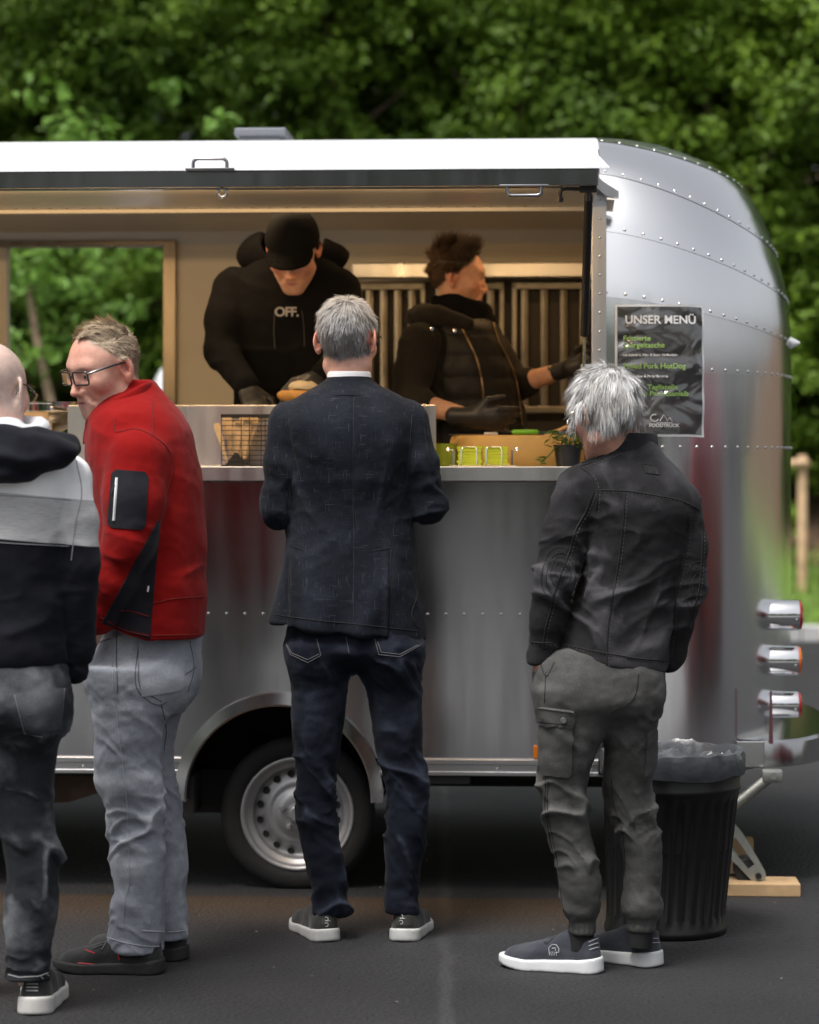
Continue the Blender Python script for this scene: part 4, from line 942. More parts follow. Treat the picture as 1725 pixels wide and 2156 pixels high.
def cloth(name, col, worn=None, rough=.85, weave=900., bump=.25, var=.15, sheen=.15, wear_highlight_mix=.5, spec=.14, twill=False, crease=.35):
    """woven fabric: thread relief, soft mottling, worn fold crests with their highlights painted in as lighter colour"""
    m = mat(name, col, rough, spec=spec, sheen=sheen); b = bsdf(m); b.inputs['Sheen Roughness'].default_value = .5
    worn = worn or tuple(min(1, c*1.5) for c in col)
    tc = N(m, 'ShaderNodeTexCoord'); at = N(m, 'ShaderNodeAttribute'); at.attribute_name = 'wear_highlight'  # fold height lightens the crests: worn cloth plus painted highlights
    n1 = N(m, 'ShaderNodeTexNoise'); n1.inputs['Scale'].default_value = 7; n1.inputs['Detail'].default_value = 6; L(m, tc.outputs['Object'], n1.inputs['Vector'])
    mp = N(m, 'ShaderNodeMapping'); mp.inputs['Scale'].default_value = (weave*.5, weave*.5, weave*.12) if twill else (weave*.4, weave*.4, weave*.4); L(m, tc.outputs['Object'], mp.inputs[0])
    n2 = N(m, 'ShaderNodeTexNoise'); n2.inputs['Scale'].default_value = 1; n2.inputs['Detail'].default_value = 2; L(m, mp.outputs[0], n2.inputs['Vector'])
    w1 = N(m, 'ShaderNodeMath', operation='MULTIPLY_ADD'); w1.inputs[1].default_value = wear_highlight_mix; w1.inputs[2].default_value = 0; L(m, at.outputs['Fac'], w1.inputs[0])
    r1 = N(m, 'ShaderNodeMapRange'); r1.inputs[1].default_value = .3; r1.inputs[2].default_value = .75; r1.inputs[3].default_value = -.25; r1.inputs[4].default_value = .6; L(m, n1.outputs['Fac'], r1.inputs[0])
    sm = N(m, 'ShaderNodeMath', operation='ADD', use_clamp=True); L(m, w1.outputs[0], sm.inputs[0]); L(m, r1.outputs[0], sm.inputs[1])
    mx = N(m, 'ShaderNodeMix', data_type='RGBA'); L(m, sm.outputs[0], mx.inputs[0]); mx.inputs[6].default_value = (*col, 1); mx.inputs[7].default_value = (*worn, 1)
    r2 = N(m, 'ShaderNodeMapRange'); r2.inputs[1].default_value = .3; r2.inputs[2].default_value = .7; r2.inputs[3].default_value = 1-var; r2.inputs[4].default_value = 1+var; L(m, n2.outputs['Fac'], r2.inputs[0])
    mm = N(m, 'ShaderNodeMix', data_type='RGBA', blend_type='MULTIPLY'); mm.inputs[0].default_value = 1; L(m, mx.outputs[2], mm.inputs[6]); L(m, r2.outputs[0], mm.inputs[7])
    L(m, mm.outputs[2], b.inputs['Base Color'])
    n3 = N(m, 'ShaderNodeTexNoise'); n3.inputs['Scale'].default_value = 55; n3.inputs['Detail'].default_value = 3; L(m, tc.outputs['Object'], n3.inputs['Vector'])
    mc = N(m, 'ShaderNodeMapping'); mc.inputs['Scale'].default_value = (1., 1., 1.7); mc.inputs['Rotation'].default_value = (.2, .5, .3); L(m, tc.outputs['Object'], mc.inputs[0])
    rc = N(m, 'ShaderNodeTexNoise', noise_type='RIDGED_MULTIFRACTAL'); rc.inputs['Scale'].default_value = 10; rc.inputs['Detail'].default_value = 4; rc.inputs['Distortion'].default_value = .6; L(m, mc.outputs[0], rc.inputs['Vector'])
    bc = N(m, 'ShaderNodeBump'); bc.inputs['Strength'].default_value = crease; bc.inputs['Distance'].default_value = .006; L(m, rc.outputs['Fac'], bc.inputs['Height'])
    b0 = N(m, 'ShaderNodeBump'); b0.inputs['Strength'].default_value = .18; b0.inputs['Distance'].default_value = .004; L(m, n3.outputs['Fac'], b0.inputs['Height']); L(m, bc.outputs[0], b0.inputs['Normal'])
    bp = N(m, 'ShaderNodeBump'); bp.inputs['Strength'].default_value = bump; bp.inputs['Distance'].default_value = .0012; L(m, n2.outputs['Fac'], bp.inputs['Height']); L(m, b0.outputs[0], bp.inputs['Normal']); L(m, bp.outputs[0], b.inputs['Normal'])
    m['final'] = mm.name; return m
def skin_mat():
    m = mat('skin', (.6, .36, .27), .48, spec=.4, sss=.2, bump=(220, .25, 6)); at = N(m, 'ShaderNodeAttribute'); at.attribute_name = 'Col'
    tc = N(m, 'ShaderNodeTexCoord'); n = N(m, 'ShaderNodeTexNoise'); n.inputs['Scale'].default_value = 45; n.inputs['Detail'].default_value = 6; L(m, tc.outputs['Object'], n.inputs['Vector'])
    r = N(m, 'ShaderNodeMapRange'); r.inputs[1].default_value = .3; r.inputs[2].default_value = .7; r.inputs[3].default_value = .86; r.inputs[4].default_value = 1.12; L(m, n.outputs['Fac'], r.inputs[0])
    mm = N(m, 'ShaderNodeMix', data_type='RGBA', blend_type='MULTIPLY'); mm.inputs[0].default_value = 1; L(m, at.outputs['Color'], mm.inputs[6]); L(m, r.outputs[0], mm.inputs[7])
    L(m, mm.outputs[2], bsdf(m).inputs['Base Color']); return m
M_SKIN = skin_mat()
def hair_mat(name, c1, c2):
    m = mat(name, c1, .55, spec=.35); b = bsdf(m); at = N(m, 'ShaderNodeAttribute'); at.attribute_name = 'tone'
    mx = N(m, 'ShaderNodeMix', data_type='RGBA'); L(m, at.outputs['Fac'], mx.inputs[0]); mx.inputs[6].default_value = (*c1, 1); mx.inputs[7].default_value = (*c2, 1); L(m, mx.outputs[2], b.inputs['Base Color']); return m
M_EYE = mat('eye_white', (.7, .66, .62), .15); M_IRIS = mat('eye_iris', (.05, .05, .05), .1)

def basis(face, pitch=0., roll=0.):
    """head frame: columns = right, forward, up; face = (x, y) heading; pitch>0 bows the head"""
    f = Vector((face[0], face[1], 0)).normalized(); r = f.cross(Vector((0, 0, 1))); up = Vector((0, 0, 1))
    M = Matrix((r, f, up)).transposed()
    return np.array(M @ Matrix.Rotation(-pitch, 3, 'X') @ Matrix.Rotation(roll, 3, 'Y'))
def head_sdf(P, o):
    """head in its own frame: y forward, z up, metres, origin amid the skull"""
    S = o.get('scale', 1.); P = P/np.float32(S); A = np.abs(P[:, 0]); Q = P.copy(); Q[:, 0] = A
    jw = o.get('jaw', 1.)
    d = s_ell(Q, (0, -.012, .030), (.0745, .094, .084))
    d = smin(d, s_ell(Q, (0, .030, .012), (.064, .062, .075)), .03)                      # forehead
    d = smin(d, s_ell(Q, (0, .028, -.046), (.054*jw, .056, .078)), .035)                   # face and jaw
    d = smin(d, s_cap(Q, (.046*jw, .002, -.072), (.017, .066, -.106), .022, .018), .03)        # jaw line
    d = smin(d, s_ell(Q, (0, .068, -.108), (.024, .020, .018)), .022)                       # chin
    d = smin(d, s_cap(Q, (0, .084, .024), (.038, .073, .025), .010, .011), .022)             # brow
    d = smin(d, s_ell(Q, (.047, .058, -.024), (.019, .022, .020)), .028)                   # cheekbone
    d = smax(d, -s_ell(Q, (.032, .097, .0), (.019, .017, .0130)), .014)                  # eye socket
    d = smin(d, s_ell(Q, (.0315, .074, .001), (.0155, .0138, .011)), .005)                # lids
    d = smax(d, -s_cap(Q, (.021, .0905, .0005), (.042, .0835, -.0005), .0022), .002)         # eye slit
    nl = o.get('nose', 1.)
    d = smin(d, s_cap(Q, (0, .083, .014), (0, .088+.018*nl, -.037), .0068, .0092), .011)     # nose
    d = smin(d, s_ell(Q, (0, .085+.020*nl, -.0405), (.0098, .0095, .0080)), .007)
    d = smin(d, s_ell(Q, (.0125, .093, -.0435), (.0085, .0115, .0078)), .007)
    d = smax(d, -s_ell(Q, (.0065, .098+.004*nl, -.0515), (.0035, .0055, .0030)), .003)        # nostril
    d = smin(d, s_ell(Q, (0, .074, -.068), (.036, .020, .026)), .024)                       # muzzle
    d = smin(d, s_cap(Q, (0, .0930, -.0665), (.023, .081, -.0705), .0042, .0026), .006)     # upper lip
    d = smin(d, s_cap(Q, (0, .0915, -.0775), (.020, .081, -.0755), .0052, .0028), .006)     # lower lip
    d = smax(d, -s_cap(Q, (0, .0975, -.0718), (.027, .083, -.0735), .0018, .0013), .0035)    # mouth line
    d = smax(d, -s_cap(Q, (.024, .096, -.046), (.036, .078, -.070), .0028), .012)            # cheek fold
    # ears
    E = Q - np.array([.0755, -.016, -.004], np.float32); c, s = math.cos(.30), math.sin(.30)
    ex = E[:, 0]*math.cos(.45)+E[:, 1]*math.sin(.45)*1.0; ey = -E[:, 0]*math.sin(.45)+E[:, 1]*math.cos(.45)
    E = np.stack([ex, c*ey - s*E[:, 2]*.6, E[:, 2]+.15*ey], 1).astype(np.float32)
    er = s_ell(E, (.006, 0, .003), (.0075, .019, .032)); er = smin(er, s_ell(E, (.004, .006, -.027), (.006, .010, .012)), .008)
    er = smax(er, -s_ell(E, (.0160, .004, .003), (.0130, .0125, .0215)), .0025); er = smin(er, s_cap(E, (.009, -.006, .016), (.008, -.008, -.010), .0028), .004)
    er = smax(er, -s_ell(E, (-.001, -.008, .002), (.0045, .016, .030)), .004)
    d = smin(d, er, .006)
    return d*np.float32(S)
def skin_cols(V, o):
    """skin tone over a head in its own frame"""
    S = o.get('scale', 1.); P = V/S; base = np.array(o.get('tone', (.60, .37, .28))); C = np.tile(base, (len(P), 1)); A = np.abs(P[:, 0])
    def g(c, r): q = (np.stack([A, P[:, 1], P[:, 2]], 1)-np.array(c))/np.array(r); return np.exp(-(q*q).sum(1))[:, None]
    red = np.array([1.05, .66, .60])
    C = C*(1+(red-1)*np.clip(.55*g((.045, .07, -.035), (.03, .04, .03))+.4*g((0, .11, -.040), (.015, .03, .018))+.8*g((.08, -.01, 0), (.02, .035, .05))+.35*g((0, .07, .07), (.06, .05, .05)), 0, 1)*o.get('red', 1.))
    lip = np.clip(g((0, .092, -.0718), (.020, .018, .0085))*1.5-.35, 0, 1)*(A < .026)[:, None]; C = C*(1-lip) + np.array([.36, .13, .12])*lip*base.mean()/.42
    if o.get('stubble'):
        st = np.clip(1.3*g((.03, .06, -.090), (.05, .05, .035))-.2, 0, 1); C = C*(1-o['stubble']*st*np.array([.45, .40, .35]))
    C = C*(1-.55*np.clip(g((.032, .093, .0215), (.017, .02, .0035))*1.3-.25, 0, 1)*np.array(o.get('brow', (1, 1, 1))))   # eyebrows
    if 'scalp' in o:
        mk = np.clip(o['hairline'](P)*60+.5, 0, 1)[:, None]; C = C*(1-mk)+np.array(o['scalp'])*mk
    return np.clip(C, 0, 1)
def body(root, c, Rm, o, core, h=.0034, neck=None):
    """one continuous figure: detailed head and neck plus the trunk and limbs under the clothes. core(P) -> distance, world frame"""
    c = np.asarray(c, float); nk = neck
    def f(P):
        d = head_sdf(P, o)
        if nk is not None:
            a = (np.asarray(nk[0])-c) @ Rm; b = (np.asarray(nk[1])-c) @ Rm; d = smin(d, s_cap(P, a, b, nk[2], nk[3]), .028)
        return d
    S = o.get('scale', 1.); lo = np.array([-.105, -.115, -.15])*S; hi = np.array([.105, .13, .125])*S
    if nk is not None:
        for p, r_ in ((nk[0], nk[2]), (nk[1], nk[3])):
            q = (np.asarray(p)-c) @ Rm; lo = np.minimum(lo, q-r_-.01); hi = np.maximum(hi, q+r_+.01)
    V, F = nets(f, lo, hi, h); V = relax(V, F, 1, .4); C = skin_cols(V, o); Vl = V; Vw = V @ Rm.T + c
    Vs, Fs, Cs = [Vw], [F], [C]
    if core is not None:
        fc, lo2, hi2 = core; V2, F2 = nets(fc, lo2, hi2, .012); V2 = relax(V2, F2, 1)
        Vs.append(V2); Fs.append(F2+len(Vw)); Cs.append(np.tile(np.array(o.get('tone', (.60, .37, .28))), (len(V2), 1)))
    ob = mesh_obj('body', np.concatenate(Vs), np.concatenate(Fs), M_SKIN, root, True, True); set_col(ob, 'Col', np.concatenate(Cs))
    for s in (-1, 1):
        if o.get('eyes', True):
            e = c + Rm @ (np.array([s*.0315, .0768, .0002])*S); mb = MB(); fw = Vector(Rm @ np.array([s*.12, 1, -.05])); 
            mb.lathe([(0, -.010*S), (.008*S, -.006*S), (.0102*S, 0), (.0098*S, .003*S), (.0075*S, .0068*S), (.0045*S, .0090*S), (0, .0101*S)], 14)
            q = fw.to_track_quat('Z', 'Y').to_matrix(); mb.v = [tuple(q @ Vector(v) + Vector(e)) for v in mb.v]; eo = mb.build('eye', M_EYE, root, True, True)
            m2 = MB(); m2.lathe([(.0052*S, .0091*S), (.003*S, .0104*S), (0, .0106*S)], 12); m2.v = [tuple(q @ Vector(v) + Vector(e)) for v in m2.v]; m2.build('iris', M_IRIS, eo, True, True)
    return ob, Vl, Vw, F
def strands(name, root, m, Vl, Vw, F, Rm, c, mask, n, length, comb, lift=.5, grav=.3, width=.0011, curl=.2, seed=1, seg=4, tone=None, clump=0.):
    """hair as tapered ribbons rooted on the scalp; comb(P local) -> local direction"""
    rs = np.random.RandomState(seed); n_v = vnormals(Vl, F)
    ctr = Vl[F].mean(1); nn = n_v[F].mean(1); mk = mask(ctr); ok = mk > 0; ctr, nn, mk = ctr[ok], nn[ok], mk[ok]
    w_ = np.clip(mk*60, .05, 1); i = rs.choice(len(ctr), n, p=w_/w_.sum()); p = ctr[i] + rs.normal(size=(n, 3))*.0016; nr = nn[i]; nr /= np.linalg.norm(nr, axis=1)[:, None]
    cb = comb(p); cb = cb - nr*(cb*nr).sum(1)[:, None]; cb /= (np.linalg.norm(cb, axis=1)[:, None]+1e-9)
    rnd = rs.normal(size=(n, 3))*curl
    if clump: rnd = rnd*.5 + clump*np.stack([noise(p*70, 3+k) for k in range(3)], 1)
    ln = (length(p) if callable(length) else np.full(n, length))*rs.uniform(.6, 1.15, n)
    lf = lift(p)[:, None] if callable(lift) else lift
    d = nr*lf + cb*(1-lf) + rnd; d /= np.linalg.norm(d, axis=1)[:, None]
    gv = np.array([0, 0, -1.]) @ Rm; pts = [p - nr*.002]; cur = p
    for k in range(seg):
        cur = cur + d*(ln/seg)[:, None]; pts.append(cur.copy()); d = d + (gv*grav + cb*.12)*(1.6/seg); d /= np.linalg.norm(d, axis=1)[:, None]
    side = np.cross(d, nr); side /= (np.linalg.norm(side, axis=1)[:, None]+1e-9)
    side = side + nr*rs.normal(size=n)[:, None]*.35
    rows = []
    for k, q in enumerate(pts):
        wd = width*(1-.85*(k/seg)**1.6); rows += [q-side*wd, q+side*wd]
    V = np.stack(rows, 1).reshape(-1, 3); m_ = 2*(seg+1); b = (np.arange(n)*m_)[:, None]
    Fq = np.concatenate([np.stack([b[:, 0]+2*k, b[:, 0]+2*k+1, b[:, 0]+2*k+3, b[:, 0]+2*k+2], 1) for k in range(seg)])
    o = mesh_obj(name, V @ Rm.T + c, Fq, m, root, True, True)
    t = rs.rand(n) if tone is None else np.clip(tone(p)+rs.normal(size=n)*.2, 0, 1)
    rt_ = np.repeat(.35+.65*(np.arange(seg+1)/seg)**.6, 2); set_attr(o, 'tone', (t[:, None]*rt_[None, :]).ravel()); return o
def whorl(c, down=.35, rough_=.25, fs=24):
    """hair growing away from a crown point and falling"""
    c = np.array(c)
    def f(P):
        d = P-c; d /= (np.linalg.norm(d, axis=1)[:, None]+1e-9); w = np.clip(.9-P[:, 2]*8, 0, 1.5)[:, None]
        return d + np.array([0, 0, -1.])*w*down*2 + rough_*np.stack([noise(P*fs, 11+k) for k in range(3)], 1)
    return f
def hand_joints(w, f, s, n, curl=(.4, .5, .5, .6), spread=.05, k=1.):
    """w wrist; f forward, s towards the thumb, n palm side; returns chains"""
    w, f, s, n = [np.asarray(a, float) for a in (w, f, s, n)]; ch = []
    for i, (b, l) in enumerate(((.030, .074), (.010, .082), (-.011, .076), (-.031, .060))):
        p = w+f*.088*k+s*b*k; a = .15; pts = [w+f*.03*k+s*b*.7*k, p]; dirx = f*math.cos(0)+s*(b*spread*20)
        for q, fr in enumerate((.44, .32, .24)):
            a += curl[i]*(1.0 if q else .7); dv = dirx*math.cos(a)+n*math.sin(a); dv /= np.linalg.norm(dv); p = p+dv*l*fr*k; pts.append(p)
        ch.append((pts, [.011*k, .0100*k, .0092*k, .0085*k, .0072*k]))
    b = w+f*.022*k+s*.024*k; d1 = f*.62+s*.72+n*.25; d1 /= np.linalg.norm(d1); d2 = f*.9+s*.2+n*.45; d2 /= np.linalg.norm(d2)
    ch.append(([b, b+d1*.042*k, b+d1*.042*k+d2*.030*k, b+d1*.042*k+d2*.056*k], [.017*k, .0125*k, .0105*k, .0085*k])); return ch
def hand_sdf(w, f, s, n, **kw):
    w, f, s, n = [np.asarray(a, float) for a in (w, f, s, n)]; k = kw.get('k', 1.); kw_c = kw.pop('cuff', .031); ch = hand_joints(w, f, s, n, **kw)
    def g(P):
        d = s_cap(P, w+f*.025*k, w+f*.078*k, .030*k, .036*k, flat=(n, .48))
        d = smin(d, s_cap(P, w-f*.055*k, w+f*.02*k, kw_c, .029*k, flat=(n, .85)), .02)
        for pts, rs_ in ch: d = smin(d, s_chain(P, pts, rs_, .004), .007)
        return d
    return g, [p for pts, _ in ch for p in pts]+[w, w-f*.06]
def shoe(root, heel, toe_dir, L_=.285, up=(.1, .1, .1), sole=(.7, .7, .7), hsole=.03, extra=None, wid=1., name='shoe', soleline=None, high=0., mats=None):
    """trainer with upper, sole, tongue and laces; heel = ground point under the heel's back"""
    t = Vector((toe_dir[0], toe_dir[1], 0)).normalized(); r = t.cross(Vector((0, 0, 1))); M = np.array([[r.x, t.x, 0], [r.y, t.y, 0], [0, 0, 1.]]); hl = np.array([heel[0], heel[1], heel[2] if len(heel) > 2 else 0.])
    k = L_/.285
    ro = empty(name, tuple(hl)); ro.parent = root; ro.matrix_parent_inverse = Matrix.Translation(root.location).inverted()
    mu, ms = mats
    def plan(P, g=0.):
        a = s_cap(P*np.array([1, 1, 0], np.float32), (0, .040*k, 0), (.004, .12*k, 0), .036*wid+g, .037*wid+g)
        b = s_cap(P*np.array([1, 1, 0], np.float32), (.004, .12*k, 0), (.006, .19*k, 0), .037*wid+g, .047*wid+g)
        c = s_ell(P*np.array([1, 1, 0], np.float32), (.006, .215*k, 0), (.046*wid+g, .070*k+g, 1.)); return smin(smin(a, b, .02), c, .02)
    def up_f(P):
        top = np.interp(P[:, 1], [0, .03*k, .09*k, .13*k, .19*k, .25*k, .285*k], [.105+high, .100+high, .098+high*.8, .086, .066, .052, .034]).astype(np.float32)+hsole-.03
        d = smax(plan(P, -.003)+np.maximum(P[:, 2]-.05, 0)*np.float32(.18), P[:, 2]-top, .032); d = smax(d, hsole*.6-P[:, 2], .006)
        d = smax(d, -s_cap(P, (.0, .048*k, .085+high+hsole-.03), (0, .06*k, .2), .029*wid, .034*wid), .008); return d
    V, F = nets(up_f, (-.075, -.02, .0), (.075, L_+.03, .16+high), .0042); V = relax(V, F, 2)
    n_ = vnormals(V, F); V = V + n_*(.0012*fbm(V*45, 2, 9))[:, None]
    o = mesh_obj('upper', V @ M.T + hl, F, mu, ro, True, True); set_attr(o, 'wear_highlight', np.clip(fbm(V*30, 2, 4), -1, 1)*.5); tu = tree_of(V @ M.T + hl, F)
    def so_f(P):
        rise = np.clip((P[:, 1]-.2*k)/.085/k, 0, 1)**2*.014+np.clip((.03-P[:, 1])/.05, 0, 1)**2*.008
        hh = np.interp(P[:, 1], [0, .06, .2*k, .285*k], [hsole+.010, hsole+.002, hsole-.004, hsole+.002]).astype(np.float32)
        d = smax(plan(P, .004)-np.float32(.10)*(hsole-P[:, 2])*.5, P[:, 2]-hh, .004); return smax(d, rise-P[:, 2], .004)
    V, F = nets(so_f, (-.08, -.03, -.002), (.08, L_+.035, .06), .004); V = relax(V, F, 1)
    mesh_obj('sole', V @ M.T + hl, F, ms, ro, True, True)
    return ro, tu, (M, hl, k)
# ------------------------------------------------------------------ the customer in the dark blazer
def plane_cut(pts, y, side):
    """cut below (side=-1) / above the line through picture points pts at depth y -> function of x"""
    q = sorted([tuple(px(u, v, y)[[0, 2]]) for u, v in pts]); X = [a for a, b in q]; Z = [b for a, b in q]
    def f(P): zz = np.interp(P[:, 0], X, Z).astype(np.float32); return (zz-P[:, 2]) if side < 0 else (P[:, 2]-zz)
    return f
M_WHITE = cloth('white_shirt_cotton', (.78, .78, .80), (.82, .82, .84), .8, var=.03)
M_DENIM_DK = cloth('dark_navy_denim', (.0060, .0080, .0145), (.030, .037, .056), .85, 1100, .35, .28, .03, .75, twill=True)
M_STITCH_G = mat('grey_thread', (.10, .10, .105), .8)
def blazer_mat():
    m = cloth('blazer_wool', (.0070, .0088, .0135), (.018, .022, .032), .88, 800, .3, .3, .03, .45); b = bsdf(m); mm = m.node_tree.nodes[m['final']]
    tc = N(m, 'ShaderNodeTexCoord'); prev = mm.outputs[2]
    for sc_, th in (((620, 60, 20), .69), ((20, 60, 620), .70)):
        mp = N(m, 'ShaderNodeMapping'); mp.inputs['Scale'].default_value = sc_; L(m, tc.outputs['Object'], mp.inputs[0])
        n = N(m, 'ShaderNodeTexNoise'); n.inputs['Scale'].default_value = 1; n.inputs['Detail'].default_value = 1; L(m, mp.outputs[0], n.inputs['Vector'])
        r = N(m, 'ShaderNodeMapRange'); r.inputs[1].default_value = th; r.inputs[2].default_value = th+.05; r.inputs[4].default_value = .75; L(m, n.outputs['Fac'], r.inputs[0])
        mx = N(m, 'ShaderNodeMix', data_type='RGBA'); L(m, r.outputs[0], mx.inputs[0]); L(m, prev, mx.inputs[6]); mx.inputs[7].default_value = (.062, .067, .080, 1); prev = mx.outputs[2]
    L(m, prev, b.inputs['Base Color']); return m
def legs(root, name, lofts, hip, m, wr, h=.0055, y=0., k=.03, extra=None, seat=None):
    def f(P):
        d = hip(P)
        for l in lofts: d = smin(d, l(P), k)
        if seat: d = smin(d, seat(P), .04)
        if extra: d = extra(P, d)
        return d
    al = lofts+[hip]; pts = [(l.dd[:, 0].min()-l.dd[:, 2].max(), l.dd[:, 1].min()-l.dd[:, 3].max(), l.z[0]) for l in al] + [(l.dd[:, 0].max()+l.dd[:, 2].max(), l.dd[:, 1].max()+l.dd[:, 3].max(), l.z[-1]) for l in al]
    lo, hi = box_of(pts, .03); return garment(name, f, lo, hi, h, m, root, wr)
def leg_wr(zs, knee=(0, 0), amp=.007, hem=.11, seed=0, tilt=.35):
    """zs: (hip z, crotch z, knee z, hem z)"""
    zh, zc, zk, zm = zs
    def wr(V, n):
        d = ring_folds(V, zk-.17, zk+.13, .042, amp, seed, (tilt, .3), .9) + ring_folds(V, zk-.10, zk+.06, .026, amp*.6, seed+3, (-tilt, .2), 1.1)
        d = d + ring_folds(V, zm-.02, zm+hem, .045, amp*1.1, seed+7, (-.4, .5), 1.2) + ring_folds(V, zm+hem*.7, zk-.1, .08, amp*.45, seed+5, (.8, .2), 1.4)
        d = d + ring_folds(V, zc-.12, zc+.03, .05, amp*.55, seed+9, (1.0, .0), .9) + ring_folds(V, zk+.08, zc-.05, .09, amp*.4, seed+13, (-.7, .3), 1.3)
        return d + .0022*fbm(V*16, 3, seed+20) + .0011*fbm(V*np.array([40., 40, 60]), 2, seed+21)
    return wr
def suit_man():
    y = -.70; root = empty('person', tuple(px(760, 1985, -.79)*np.array([1, 1, 0])))
    tag(root, 'grey-haired man in dark blazer and navy jeans standing at the serving ledge', 'person')
    # --- jeans
    hip = traced([(1290, 612, 880, 0, .135), (1340, 602, 888, 0, .142), (1375, 606, 888, -.01, .140), (1400, 625, 880, 0, .11), (1415, 660, 850, 0, .05)], y)
    LL = traced([(1360, 602, 735, 0, .115), (1395, 605, 738, 0, .108), (1439, 611, 733), (1500, 614, 725), (1537, 615, 722), (1595, 617, 714), (1634, 617, 708), (1673, 617, 706), (1732, 625, 713), (1751, 630, 716), (1810, 642, 725), (1869, 656, 734), (1900, 661, 736), (1926, 661, 734)], y-.03, 0, 1.05)
    RL = traced([(1360, 755, 888, 0, .115), (1395, 757, 888, 0, .108), (1439, 767, 888), (1517, 782, 890), (1576, 793, 892), (1615, 803, 896), (1654, 810, 899), (1712, 811, 903), (1771, 811, 901), (1810, 811, 892), (1869, 808, 884), (1908, 807, 882), (1922, 808, 882)], y-.03, 0, 1.05)
    zk = px(700, 1660, y)[2]; zc = px(700, 1390, y)[2]; zm = px(700, 1925, y)[2]
    def seat(P): return smin(s_ell(P, px(672, 1372, y-.05), (.085, .095, .10)), s_ell(P, px(822, 1372, y-.05), (.085, .095, .10)), .03)
    o, tj = legs(root, 'jeans', [LL, RL], hip, M_DENIM_DK, leg_wr((0, zc, zk, zm), amp=.0150, seed=2), seat=seat)
    seam('pocket_stitching', tj, [[(603, 1356), (612, 1378), (648, 1395), (676, 1380), (667, 1345)], [(606, 1360), (615, 1375), (648, 1389), (672, 1377)], [(789, 1345), (798, 1378), (842, 1383), (886, 1358)], [(795, 1350), (803, 1373), (842, 1378), (880, 1358)], [(729, 1340), (735, 1375)]], .0011, M_STITCH_G, o, curved=False)
    # --- blazer
    M_BL = blazer_mat()
    T = traced([(786, 700, 772, .02, .050), (797, 690, 782, .02, .060), (812, 668, 800, .02, .075), (830, 636, 838, .015, .095), (850, 606, 866, .01, .112), (875, 592, 880, 0, .125), (930, 598, 878, -.01, .132), (1000, 604, 870, 0, .130), (1085, 604, 870, .01, .128), (1150, 602, 874, .005, .132), (1220, 590, 882, -.01, .142), (1290, 573, 890, -.015, .150), (1365, 556, 896, -.015, .152)], y, n=2.3)
    sl, el, wl = px(612, 892, y+.0), px(590, 1070, y-.005), px(622, 1000, -.36)
    sr, er, wr_ = px(856, 888, y+.0), px(900, 1064, y-.005), px(868, 1000, -.36)
    hem = plane_cut([(540, 1311), (700, 1333), (820, 1342), (893, 1353), (910, 1354)], y-.1, -1)
    def f(P):
        d = smax(T(P), hem(P), .006)
        for a, b, c in ((sl, el, wl), (sr, er, wr_)):
            m_ = (a+b)/2+np.array([0, -.012, 0])
            d = smin(d, s_chain(P, [a, m_, b], [.066, .060, .055], .02), .009); d = smin(d, s_chain(P, [b, c], [.054, .042], .02), .02)
        return d
    cz = px(760, 1060, y)
    def w_(V, n):
        d = np.zeros(len(V))
        for e, sg, s2 in ((el, 1, 3), (er, -1, 5)):
            d += folds(V, e+np.array([0, 0, .02]), (.09, .14, .10), (.25*sg, .3, 1), .036, .0075, s2, .8) + folds(V, e+np.array([0, 0, .13]), (.07, .12, .09), (.5*sg, 0, 1), .05, .005, s2+9, .8)
        d += folds(V, px(745, 960, y-.13), (.22, .2, .10), (.08, 0, 1), .07, .0025, 21) + folds(V, px(640, 1020, y-.12), (.10, .2, .13), (1, 0, .6), .05, .0050, 22) + folds(V, px(845, 1020, y-.12), (.10, .2, .13), (-1, 0, .6), .05, .0050, 23)
        d += folds(V, px(680, 1180, y-.13), (.16, .2, .12), (-.45, 0, 1), .07, .0040, 24) + folds(V, px(800, 1220, y-.13), (.12, .2, .12), (.5, 0, 1), .08, .0035, 25)
        z = V[:, 2]; lowm = np.clip((px(0, 1130, y)[2]-z)/.15, 0, 1); ang = V[:, 0]
        d += lowm*.0045*np.sin(ang*42+2.2*fbm(V*np.array([6., 6, 3]), 2, 31))
        gv = np.exp(-((V[:, 0]-px(745, 0, y)[0])/.004)**2)*(V[:, 1] < y-.05)*(z < px(0, 830, y)[2]); d -= .0022*gv      # centre back seam
        for uu in (609, 822):   # side vents
            x_ = np.interp(z, [px(0, 1350, y)[2], px(0, 1130, y)[2]], [px(uu-(3 if uu < 700 else -3), 0, y)[0], px(uu, 0, y)[0]]); d += -.004*np.exp(-((V[:, 0]-x_)/.005)**2)*lowm*(V[:, 1] < y-.02) + .004*np.exp(-((V[:, 0]-x_-(.012 if uu < 700 else -.012))/.008)**2)*lowm*(V[:, 1] < y-.02)
        return 1.5*d + .0016*fbm(V*14, 3, 40) + .0007*fbm(V*60, 2, 41)
    lo, hi = box_of([px(530, 1380, y), px(960, 780, y)], .02); lo[1], hi[1] = y-.22, -.30
    o, tb = garment('blazer', f, lo, hi, .0058, M_BL, root, w_)
    M_ST = mat('dark_thread', (.012, .013, .016), .9)
    seam('seams', tb, [[(560, 1290), (640, 1303), (740, 1313), (893, 1330)], [(745, 835), (744, 1000), (745, 1200), (744, 1325)], [(608, 880), (622, 960), (634, 1010)], [(868, 872), (862, 950), (858, 1010)], [(610, 1145), (608, 1240), (606, 1322)], [(822, 1165), (822, 1240), (822, 1335)], [(610, 1148), (640, 1158)], [(788, 1160), (822, 1153)], [(893, 900), (903, 960), (920, 1010), (936, 1060)], [(870, 1165), (888, 1168), (880, 1250), (868, 1300), (880, 1320), (892, 1322)]], .0013, M_ST, o)
